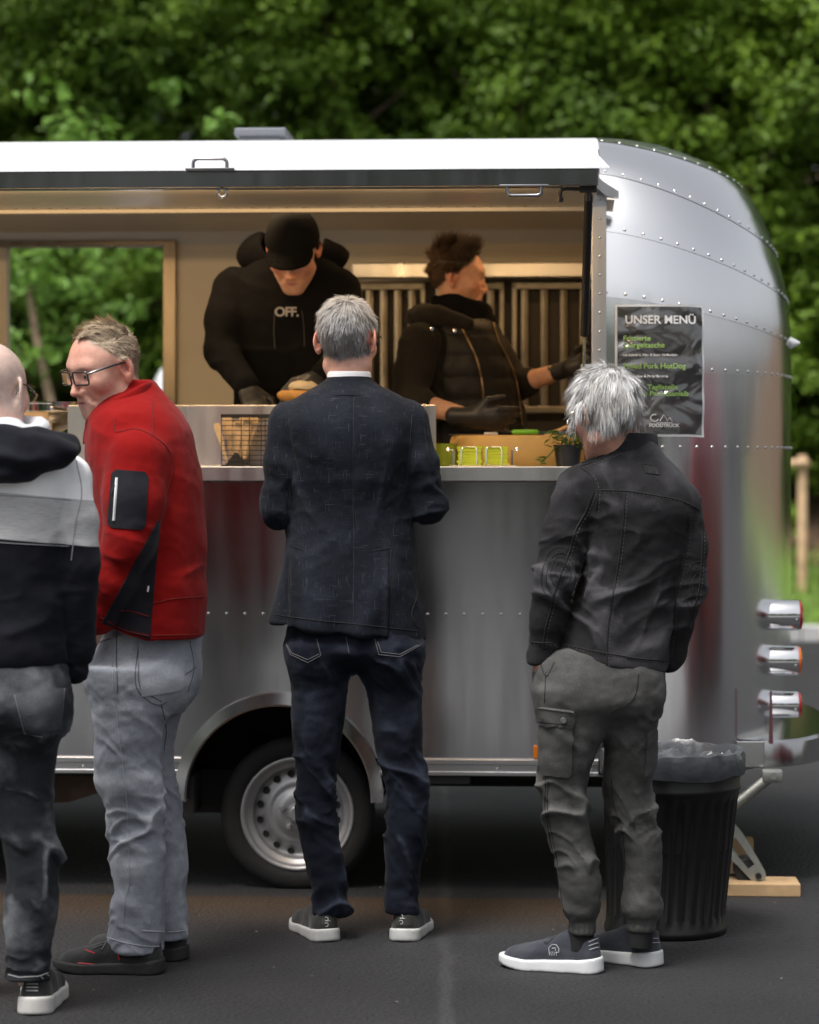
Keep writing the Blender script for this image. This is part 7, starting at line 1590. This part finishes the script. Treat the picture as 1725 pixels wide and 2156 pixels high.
    strands('hair', root, M_H, Vl, Vw, F, Rm, hc, hl, 6500, lambda P: .020+.045*np.clip((P[:, 2]-.02)/.06, 0, 1), comb, lambda P: np.clip(.15+7.*(P[:, 2]-.03), .12, .65), .12, .0011, .18, 8, 4, tone=lambda P: .25-4*P[:, 1]+.3*noise(P*40, 6), clump=.4)
    g1, pp = hand_sdf(wl+(wl-el)/np.linalg.norm(wl-el)*.01, (.93, -.2, -.05), (.12, -.2, .95), (.1, .95, .1), curl=(.25, .3, .4, .5), k=1.05)
    lo, hi = box_of(pp, .035); V, F = solid(g1, lo, hi, .0042); mesh_obj('glove', V, F, M_GLOVE, root, True, True)
    fd = (wr_-er)/np.linalg.norm(wr_-er); g2, pp = hand_sdf(wr_+fd*.01, fd, (-.3, .0, .9), (.2, -.9, .1), curl=(.7, .7, .7, .7), k=1.0)
    lo, hi = box_of(pp, .035); V, F = solid(g2, lo, hi, .0042); mesh_obj('glove', V, F, M_GLOVE, root, True, True)
    # paw tattoo on the outstretched forearm
    me = ob.data; tk = BVHTree.FromPolygons([v.co[:] for v in me.vertices], [p.vertices[:] for p in me.polygons]); q = MB()
    for (u, v, r_) in ((1158, 776, 5.5), (1148, 769, 3.), (1154, 764, 3.), (1162, 765, 3.), (1170, 770, 3.), (1166, 762, 2.5), (1172, 760, 2.5)):
        P, n = on_surface(tk, [(u+r_*math.cos(t), v+r_*math.sin(t)) for t in np.linspace(0, 6.28, 10)[:-1]]+[(u, v)], off=.0008)
        if len(P) == 10: q.add(P, [(k, (k+1) % 9, 9) for k in range(9)])
    if q.v: q.build('paw_tattoo', mat('tattoo_ink', (.05, .045, .045), .6), root, False, True)
woman()
# ------------------------------------------------------------------ poster
RW = Matrix.Rotation(YAW, 4, 'Z')
def shell_at_px(u, v):
    """the shell parameters of the place seen at (u, v)"""
    a, s, da, ds = .6, 2.2, .5, 1.6
    def err(a, s):
        p = shell(a, s); wx_ = _cy*p.x-_sy*p.y; wy_ = _sy*p.x+_cy*p.y; sc = F_PX/(CAM_D+wy_); return (U0+wx_*sc-u)**2+(V0-(p.z-CAM_H)*sc-v)**2
    for _ in range(60):
        c = min(((err(max(a+i*da, .004), max(s+j*ds, .5)), max(a+i*da, .004), max(s+j*ds, .5)) for i in (-1, 0, 1) for j in (-1, 0, 1)))
        if c[1] == a and c[2] == s: da *= .6; ds *= .6
        a, s = c[1], c[2]
    return np.array([a, s])
PU0, PU1, PV0, PV1 = 1295., 1480., 642., 919.
_pg = {(i, j): shell_at_px(PU0+(PU1-PU0)*i/6, PV0+(PV1-PV0)*j/8+(2 if i == 6 else 0)) for i in range(7) for j in range(9)}
def on_poster(u, v, off):
    """poster point (picture units) lifted off the shell by off, trailer frame"""
    x = min(max((u-PU0)/(PU1-PU0)*6, 0), 5.9999); y = min(max((v-PV0)/(PV1-PV0)*8, 0), 7.9999); i, j = int(x), int(y); fx, fy = x-i, y-j
    q = (_pg[i, j]*(1-fx)+_pg[i+1, j]*fx)*(1-fy)+(_pg[i, j+1]*(1-fx)+_pg[i+1, j+1]*fx)*fy
    p = shell(q[0], q[1]); n = shell_n(max(q[0], .01), q[1]); bow = .007*math.sin(math.pi*min(max((u-PU0)/(PU1-PU0), 0), 1)) ; wv = .0016*math.sin(v*.075+u*.03)+.0012*math.sin(u*.11-v*.02)
    return p + n*(.006+off+bow+wv)
pc = RW @ on_poster((PU0+PU1)/2, PV1, 0)
pr_ = empty('menu_poster', tuple(pc), YAW); tag(pr_, 'laminated dark menu poster with green dish names taped to the trailer end', 'poster')
def P2L(p): return RW.inverted() @ ((RW @ p)-pc)
def poster_mat():
    m = mat('laminated_print', (.06, .061, .062), .06, spec=.9, coat=1.0); b = bsdf(m); b.inputs['Coat Roughness'].default_value = .03; tc = N(m, 'ShaderNodeTexCoord')
    mp = N(m, 'ShaderNodeMapping'); mp.inputs['Scale'].default_value = (1, 1, 1.8); L(m, tc.outputs['Object'], mp.inputs[0])
    n = N(m, 'ShaderNodeTexNoise'); n.inputs['Scale'].default_value = 5.5; n.inputs['Detail'].default_value = 1.5; n.inputs['Distortion'].default_value = 1.0; L(m, mp.outputs[0], n.inputs['Vector'])
    bp = N(m, 'ShaderNodeBump'); bp.inputs['Strength'].default_value = 1.0; bp.inputs['Distance'].default_value = .05; L(m, n.outputs['Fac'], bp.inputs['Height']); L(m, bp.outputs[0], b.inputs['Normal']); L(m, bp.outputs[0], b.inputs['Coat Normal']); return m
def sheet(name, m, inset, off, nx=18, ny=26):
    vs = [tuple(P2L(on_poster(PU0+inset+(PU1-PU0-2*inset)*i/nx, PV0+inset+(PV1-PV0-2*inset)*j/ny, off))) for j in range(ny+1) for i in range(nx+1)]
    o = mesh_obj(name, vs, [(j*(nx+1)+i, (j+1)*(nx+1)+i, (j+1)*(nx+1)+i+1, j*(nx+1)+i+1) for j in range(ny) for i in range(nx)], m, pr_); return o
sheet('laminate_border', mat('laminate_white', (.62, .63, .64), .12, coat=.6), 0, 0); sheet('print', poster_mat(), 4.5, .0012)
def ptext(body_, u, v, size, col, al='LEFT', bold=.0):
    """size = letter height in picture units"""
    t = bpy.data.curves.new('lettering', 'FONT'); t.body = body_; t.size = size; t.align_x = al; t.offset = bold; t.extrude = .01
    vs, fs = text_mesh(t); mesh_obj('poster_lettering', [tuple(P2L(on_poster(u+x, v-y, .0036+(.0004 if z > 0 else 0)))) for x, y, z in vs], fs, col, pr_, False)
MW = mat('poster_white', (.72, .72, .72), .3); MG = mat('poster_green', (.33, .52, .15), .3)
ptext('UNSER MENÜ', 1388, 682, 24, MW, 'CENTER', .5)
ptext('Frittierte', 1311, 718, 15.5, MG, bold=.16); ptext('Spargeltasche', 1311, 732.5, 15.5, MG, bold=.16)
ptext('mit Schinken, Käse & Sauce Hollandaise', 1311, 750, 7.0, MW, bold=.2)
ptext('Pulled Pork HotDog', 1311, 776, 15.5, MG, bold=.16)
ptext('mit Coleslaw & Preiselbeeren', 1311, 794, 7.6, MW, bold=.2)
ptext('Tagliatelle', 1360, 820, 15.5, MG, bold=.16); ptext('im Parmesanlaib', 1345, 834, 15.5, MG, bold=.16)
ptext('FOODTRUCK', 1364, 900, 10, MW, bold=.25)
q = MB(); q.tube([P2L(on_poster(1380+t, 891, .003)) for t in (0, 10, 20, 32)], .0009, 5); q.build('logo_rule', MW, pr_)
q = MB(); q.tube([P2L(on_poster(1375+8*math.cos(t), 881+7*math.sin(t), .003)) for t in np.linspace(.3, 5.2, 12)], .0013, 6); q.build('logo_mark', MW, pr_, True)
q = MB(); q.tube([P2L(on_poster(a, b, .003)) for a, b in ((1386, 887), (1394, 874), (1402, 887), (1406, 880), (1411, 887))], .0012, 6); q.build('logo_mark', MW, pr_, True)

# ------------------------------------------------------------------ things on the ledge and worktop (trailer frame -> world)
def tw(p): v = RW @ Vector((float(p[0]), float(p[1]), float(p[2]))); return v
def troot(name, p, label, cat, group=None):
    e = empty(name, tuple(tw(p)), YAW); return tag(e, label, cat, group)
ZL = zl+.001; ZW = zl-.012
# wire basket with wooden forks
p = tp(522, 980, -.02); bx0, bx1 = tp(471, 0, -.02)[0]-p[0], tp(596, 0, -.02)[0]-p[0]; bh = tp(471, 873, -.02)[2]-ZL; r_ = troot('wire_basket', (p[0], -.02, ZL), 'black wire basket of wooden forks on the ledge beside the blazer', 'basket')
M_WIRE = mat('basket_wire', (.012, .012, .012), .45)
q = MB(); d0, d1 = -.055, .06
for zz in np.linspace(.004, bh-.004, 11): q.tube([(bx0, d0, zz), (bx1, d0, zz), (bx1, d1, zz), (bx0, d1, zz)], .0013, 5, True)
for xx in np.linspace(bx0, bx1, 4): q.tube([(xx, d0, .002), (xx, d0, bh)], .0014, 5); q.tube([(xx, d1, .002), (xx, d1, bh)], .0014, 5)
q.tube([((bx0+bx1)/2-.006, d0, .0), ((bx0+bx1)/2-.006, d0, bh)], .0016, 5); q.build('wire_grid', M_WIRE, r_, True)
q = MB(); q.bbox((bx0-.002, d0-.002, bh-.010), (bx1+.002, d0+.003, bh+.001), .001); q.build('basket_rim', M_WIRE, r_); q = MB(); q.bbox((bx0-.002, d1-.003, bh-.010), (bx1+.002, d1+.002, bh+.001), .001); q.build('basket_rim', M_WIRE, r_)
q = MB(); q.bbox((bx0, d0, 0), (bx1, d1, .003), .001); q.build('basket_floor', M_WIRE, r_)
q = MB(); q.prism([(bx0+.01, .003), (bx0+.075, .003), (bx0+.05, .042), (bx0+.042, .044)], 'y', d0+.004, d1-.01); q.build('fork_holder', M_WIRE, r_)
M_WF = mat('birch_wood', (.62, .44, .25), .65, bump=(40, .2), var=(25, .15)); rr_ = random.Random(2)
fk = MB(); fk.prism([(-.004, 0), (.004, 0), (.0055, .06), (.010, .10), (.010, .122), (.006, .128), (-.006, .128), (-.010, .122), (-.010, .10), (-.0055, .06)], 'y', -.0008, .0008); fo = fk.build('wooden_fork', M_WF, None)
FG = 'wooden forks in the wire basket'
for i in range(11):
    o = fo if i == 0 else fo.copy()
    if i: COL.objects.link(o)
    xx = bx0+.012+rr_.random()*(.06); zz = .006+rr_.random()*.02; yy = d0+.012+i*.0085
    o.location = tw((p[0]+xx, -.02+yy, ZL+zz)); o.rotation_euler = (R(rr_.uniform(-4, 4)), R((xx-bx0-.04)*900*.55+rr_.uniform(-8, 8)), YAW+rr_.uniform(-.3, .3)); o.scale = (1, 1, min(1.05, (bh+.012-zz)/.128))
    tag(o, 'pale wooden fork standing in the wire basket', 'fork', FG)
# napkin holder and napkins
p = tp(1017, 980, .0); r_ = troot('napkin_holder', (p[0], .0, ZL), 'chrome wire napkin holder with ball ends on the ledge', 'napkin holder'); s_ = 662.
hw = (1086-948)/2/s_; q = MB()
for sx in (-1, 1):
    q.tube([(sx*(hw-.012), -.05, .003), (sx*(hw-.012), -.05, .052), (sx*(hw-.012), .06, .052), (sx*(hw-.012), .06, .003)], .002, 6)
    q.tube([(sx*(hw-.012), -.05, .052), (sx*hw, -.05, .053)], .002, 6)
    q.lathe([(0, -.0065), (.0046, -.0046), (.0065, 0), (.0046, .0046), (0, .0065)], 14, 'z', (sx*(hw+.003), -.05, .053))
for cx_ in (-.042, .036):
    q.tube([(cx_-.024, -.056, .002), (cx_-.024, -.056, .054), (cx_-.018, -.056, .062), (cx_+.018, -.056, .062), (cx_+.024, -.056, .054), (cx_+.024, -.056, .002)], .0016, 6)
q.tube([(-hw, -.05, .003), (hw, -.05, .003)], .0018, 6); q.tube([(-hw, .06, .003), (hw, .06, .003)], .0018, 6); q.build('wire_frame', M_CHROME, r_, True)
M_NAP = mat('lime_paper', (.50, .60, .035), .8, bump=(40, .25), var=(12, .1)); rn = random.Random(8)
for sgn, cx_, lab in ((0, -.040, 'left'), (1, .042, 'right')):
    n_ = troot('napkin_stack', (p[0]+cx_, .0, ZL+.003), 'stack of folded lime green napkins, the %s one in the holder' % lab, 'napkins', 'napkin stacks in the holder')
    for k_ in range(7):
        w1 = .037+rn.uniform(-.002, .003); q = MB(); zz = k_*.0086; a_ = [(-w1, zz+rn.uniform(-.0008, .0012)), (-.012, zz+rn.uniform(-.001, .001)), (.012, zz+rn.uniform(-.001, .0014)), (w1, zz+rn.uniform(-.001, .002))]
        q.prism(a_+[(x, z+.0081) for x, z in reversed(a_)], 'y', -.052+rn.uniform(-.002, .002), .05); q.build('napkin', M_NAP, n_)
# lime tin behind
p = tp(933, 980, .22); r_ = troot('lime_tub', (p[0], .22, ZW), 'lime green tub standing left of the cheese wheel', 'tub'); q = MB(); hh = tp(933, 934, .22)[2]-ZW
q.lathe([(0, 0), (.040, 0), (.043, .004), (.044, hh-.006), (.046, hh-.004), (.046, hh), (.041, hh), (.040, .006), (0, .006)], 32); q.build('tub_wall', mat('lime_plastic', (.30, .38, .03), .4), r_, True)
# cheese wheel
p = tp(1094, 980, .36); r_ = troot('cheese_round', (p[0], .36, ZW), 'large half-hollowed yellow cheese wheel on the worktop', 'cheese'); zt3 = tp(1094, 917, .30)[2]-ZW; rc_ = (1240-947)/2*8.3/F_PX
q = MB(); q.lathe([(0, .0), (rc_-.008, 0), (rc_, .012), (rc_+.004, zt3*.5), (rc_, zt3-.014), (rc_-.006, zt3-.002), (rc_-.02, zt3), (rc_-.035, zt3-.004), (rc_-.07, zt3-.03), (0, zt3-.04)], 72); q.build('rind', mat('cheese_rind', (.62, .38, .12), .55, bump=(25, .2), var=(9, .12)), r_, True)
# knife with green handle, second knife blade
p = tp(1107, 911, .22); r_ = troot('cheese_knife', (p[0], .22, ZW+zt3+.002), 'knife with bright green handle lying on the cheese wheel', 'knife'); q = MB()
q.tube([(-.044, 0, .006), (-.040, 0, .008), (0, 0, .0085), (.036, 0, .0085), (.042, 0, .007)], [.005, .0078, .0082, .0078, .004], 12); q.build('handle', mat('green_plastic', (.16, .50, .03), .35), r_, True)
q = MB(); q.prism([(.042, .004), (.16, .002), (.165, .006), (.15, .012), (.042, .011)], 'y', -.001, .001); q.build('blade', M_CHROME, r_)
p = tp(1000, 913, .28); r_ = troot('palette_knife', (p[0], .28, ZW+zt3+.002), 'long steel palette knife lying flat on the cheese wheel', 'knife'); q = MB(); q.bbox((-.085, -.012, .0), (.03, .012, .002), .0008); q.build('blade', M_CHROME, r_)
q = MB(); q.bbox((.03, -.009, -.001), (.075, .009, .008), .003); q.build('handle', mat('white_plastic', (.6, .6, .6), .4), r_)
# pan with wooden spoon behind
p = tp(1190, 930, .62); r_ = troot('frying_pan', (p[0]+.03, .66, ZW+.075), 'black frying pan standing behind the cheese wheel', 'pan'); q = MB(); q.lathe([(0, 0), (.10, 0), (.125, .04), (.128, .042), (.121, .041), (.098, .004), (0, .004)], 40); q.cyl((-.12, 0, .035), (-.30, -.02, .06), .010, .012); q.build('pan_body', M_BLK, r_, True)
q = MB(); q.lathe([(0, -.075), (.075, -.075), (.075, -.006), (0, -.006)], 24); q.build('hob', M_BLK, r_)
a = tp(1150, 918, .50); b = tp(1222, 885, .44); r_ = troot('wooden_spoon', a, 'wooden spoon leaning up from the cheese wheel', 'spoon'); q = MB(); dd = b-a; q.tube([(0, 0, 0), dd*.5, dd, dd*1.12], [.009, .005, .005, .004], 10); q.build('spoon_stick', M_WF, r_, True)
# potted herb
p = tp(1196, 980, -.03); r_ = troot('herb_pot', (p[0], -.03, ZL), 'small leafy plant in a black pot at the ledge\'s right end', 'plant'); q = MB(); q.lathe([(0, 0), (.036, 0), (.044, .062), (.046, .062), (.046, .068), (.040, .068), (.034, .01), (0, .01)], 28); q.build('pot', M_BLK, r_, True)
rp = np.random.RandomState(4); lf_ = leaf_mat('herb_leaf', (.05, .12, .02), (.12, .22, .045)); st_ = MB()
lv = MB(); lv.add([(0, 0, 0), (.007, .008, .002), (.0075, .017, .001), (0, .03, -.004), (-.0075, .017, .001), (-.007, .008, .002), (0, .009, -.001), (0, .018, -.002)], [(0, 1, 6), (1, 2, 7, 6), (2, 3, 7), (3, 4, 7), (4, 5, 6, 7), (5, 0, 6)]); l0 = None
for i in range(64):
    a_ = rp.uniform(0, 6.28); rad = rp.uniform(.005, .058); h_ = .065+rp.uniform(.0, .055)-rad*.3
    if i < 6: a_ = math.pi+rp.uniform(-.3, .3); rad = rp.uniform(.06, .085); h_ = rp.uniform(.004, .05)
    e_ = (rad*math.cos(a_), rad*math.sin(a_)*.7-.005, h_)
    if i % 3 == 0: st_.tube([(0, 0, .06), (e_[0]*.5, e_[1]*.5, .075+.3*(h_-.06)), e_], .0012, 5)
    if l0 is None: l0 = lv.build('leaf', lf_, r_, True); o = l0
    else: o = l0.copy(); COL.objects.link(o)
    o.location = e_; o.rotation_euler = (rp.uniform(-.6, .5), rp.uniform(-.5, .5), a_-math.pi/2+rp.uniform(-.7, .7)); k_ = rp.uniform(.75, 1.25); o.scale = (k_, k_, k_)
st_.build('stems', mat('herb_stem', (.08, .14, .03), .6), r_, True)
# chafing dish and bowl at the left
p = tp(95, 980, .30); r_ = troot('chafing_dish', (p[0]-.06, .34, ZW), 'polished steel chafing dish behind the bald man', 'chafing dish'); zz = tp(95, 850, .30)[2]-ZW; q = MB(); RD = .22
q.lathe([(0, zz-.10), (.10, zz-.095), (.17, zz-.055), (.19, zz-.035), (RD, zz-.030), (RD+.004, zz-.026), (RD+.004, zz-.004), (RD+.012, zz-.002), (RD+.012, zz+.003), (RD, zz+.004), (RD-.006, zz-.01), (.10, zz-.06), (0, zz-.06)], 56); q.build('pan', M_CHROME, r_, True)
q = MB(); q.lathe([(0, 0), (.15, 0), (.15, .06), (.09, .085), (.09, zz-.09), (0, zz-.09)], 40); q.build('burner_stand', M_STEEL, r_, True)
for (dx, h1) in ((.02, .045), (-.08, .05)):
    q = MB(); q.tube([(dx, -.10, zz-.02), (dx+.03, -.12, zz+h1*.6), (dx+.012, -.13, zz+h1)], [.003, .003, .005], 8); q.build('serving_spoon', M_CHROME, r_, True)
p = tp(160, 980, .12); r_ = troot('glass_jar', (p[0], .14, ZL), 'small greenish glass jar on the ledge between bald man and red jacket', 'jar'); hh = tp(160, 932, .12)[2]-ZL; q = MB(); q.lathe([(0, 0), (.034, 0), (.038, .004), (.038, hh-.012), (.033, hh), (.030, hh), (.034, hh-.014), (.034, .006), (0, .006)], 28); q.build('jar_glass', mat('green_glass', (.45, .62, .55), .12, spec=.6), r_, True)
q = MB(); q.lathe([(0, hh), (.035, hh), (.036, hh+.010), (0, hh+.012)], 28); q.build('jar_lid', M_BLK, r_, True)
p = tp(75, 893, .2); r_ = troot('bread_board', (p[0]-.02, .22, ZL+.0), 'wooden board leaning behind the bald man', 'board'); q = MB(); q.bbox((-.10, -.008, 0), (.07, .008, p[2]+.012-ZL), .004); q.build('plank', M_WF, r_)

# ------------------------------------------------------------------ bin with liner, planks
bd = F_PX*CAM_H/(1981-V0)-CAM_D+.16; bsc = F_PX/(CAM_D+bd); bxc = ((1270+1562)/2-U0)/bsc; bx1_ = ((1275+1527)/2-U0)/bsc
br_ = empty('waste_bin', (bx1_, bd, 0)); tag(br_, 'black ribbed waste bin with dark liner beside the white-haired man', 'bin')
R0, R1 = (1527-1275)/2/bsc, (1562-1270)/2/bsc; ztop = CAM_H-(1600-V0)/bsc; sh_ = bxc-bx1_
n_ = 192; vs = []; fs = []; lev = [(0, R0, 0), (.006, R0+.004, 0), (.02, R0+.004, 0), (.026, R0, 0), (.05, R0, 0), (.06, R0, 1), (ztop*.78, R0+(R1-R0)*.78, 1), (ztop*.80, R0+(R1-R0)*.8, 0), (ztop*.83, R0+(R1-R0)*.83, 0), (ztop*.84, R0+(R1-R0)*.85+.003, 0), (ztop*.86, R0+(R1-R0)*.86+.003, 0), (ztop*.87, R0+(R1-R0)*.87, 0), (ztop, R1, 0), (ztop-.02, R1-.012, 0), (ztop*.5, R1-.02, 0)]
for z, r, rb in lev:
    for i in range(n_):
        t = 2*math.pi*i/n_; q_ = r-(.0080*max(0., math.sin(t*32/1)*.5+.5)**.7 if rb else 0); vs.append((q_*math.cos(t)+sh_*z/ztop, q_*math.sin(t), z))
for j in range(len(lev)-1):
    for i in range(n_): fs.append((j*n_+i, j*n_+(i+1) % n_, (j+1)*n_+(i+1) % n_, (j+1)*n_+i))
q = MB(); q.add(vs, fs); q.build('bin_body', mat('black_bin_plastic', (.005, .005, .0055), .36, spec=.5, bump=(30, .06), var=(15, .2)), br_, True)
vs = []; fs = []; n_ = 140; pf = [(R1-.05, -.10), (R1-.03, -.03), (R1-.022, .02), (R1-.012, .034), (R1+.004, .030), (R1+.010, .012), (R1+.010, -.012), (R1+.009, -.030), (R1+.006, -.042)]
for k_, (r, z) in enumerate(pf):
    for i in range(n_):
        t = 2*math.pi*i/n_; P3 = np.array([[math.cos(t)*3.2, math.sin(t)*3.2, k_*.35]]); a_ = (.006 if k_ < 5 else .003); d_ = a_*float(noise(P3*1.6, 4)[0])+.0025*float(noise(P3*4., 6)[0])*(k_ < 8); vs.append(((r+d_)*math.cos(t)+sh_, (r+d_)*math.sin(t), ztop+z+d_*1.2+(.012*float(noise(P3*.9, 9)[0]) if k_ >= 7 else 0)))
for j in range(len(pf)-1):
    for i in range(n_): fs.append((j*n_+i, j*n_+(i+1) % n_, (j+1)*n_+(i+1) % n_, (j+1)*n_+i))
q = MB(); q.add(vs, fs); q.build('bin_liner', mat('grey_bin_liner', (.055, .060, .068), .30, spec=.6, bump=(45, .5, 5)), br_, True)
vs = []; fs = []; nr = 18; n2 = 60
for j in range(nr+1):
    for i in range(n2):
        r = (R1-.03)*j/nr; t = 2*math.pi*i/n2; P3 = np.array([[r*math.cos(t)*14, r*math.sin(t)*14, 0]]); vs.append((r*math.cos(t)+sh_, r*math.sin(t), ztop-.03+.045*float(noise(P3, 3)[0])*(1-j/nr*.5)+.02*float(noise(P3*2.7, 5)[0])+.03*(j/nr)**3))
for j in range(nr):
    for i in range(n2): fs.append((j*n2+i, j*n2+(i+1) % n2, (j+1)*n2+(i+1) % n2, (j+1)*n2+i))
q = MB(); q.add(vs, fs); q.build('bin_liner', MATS['grey_bin_liner'], br_, True)
M_PL = mat('rough_plank', (.42, .28, .15), .8, bump=(25, .5, 6), var=(9, .25))
zt4 = 0.; a = tp(1532, 1884, .2); b = tp(1682, 1884, .2); yb_ = .20
q0 = tp(1600, 1886, .12)
pb = troot('wooden_plank', (tp(1607, 0, .10)[0], .10, 0), 'thick wooden plank under the trailer\'s corner steady', 'plank', 'support planks'); hw_ = (1680-1535)/2*8.2/F_PX
q = MB(); q.bbox((-hw_-.06, -.075, .0), (hw_, .075, .040), .003); q.build('board', M_PL, pb)
pb = troot('wooden_plank', (tp(1557, 0, .5)[0], .5, 0), 'upright wooden block behind the trailer\'s corner steady', 'plank', 'support planks')
q = MB(); q.bbox((-.10, -.03, .0), (.045, .03, .115), .003); q.build('board', M_PL, pb)
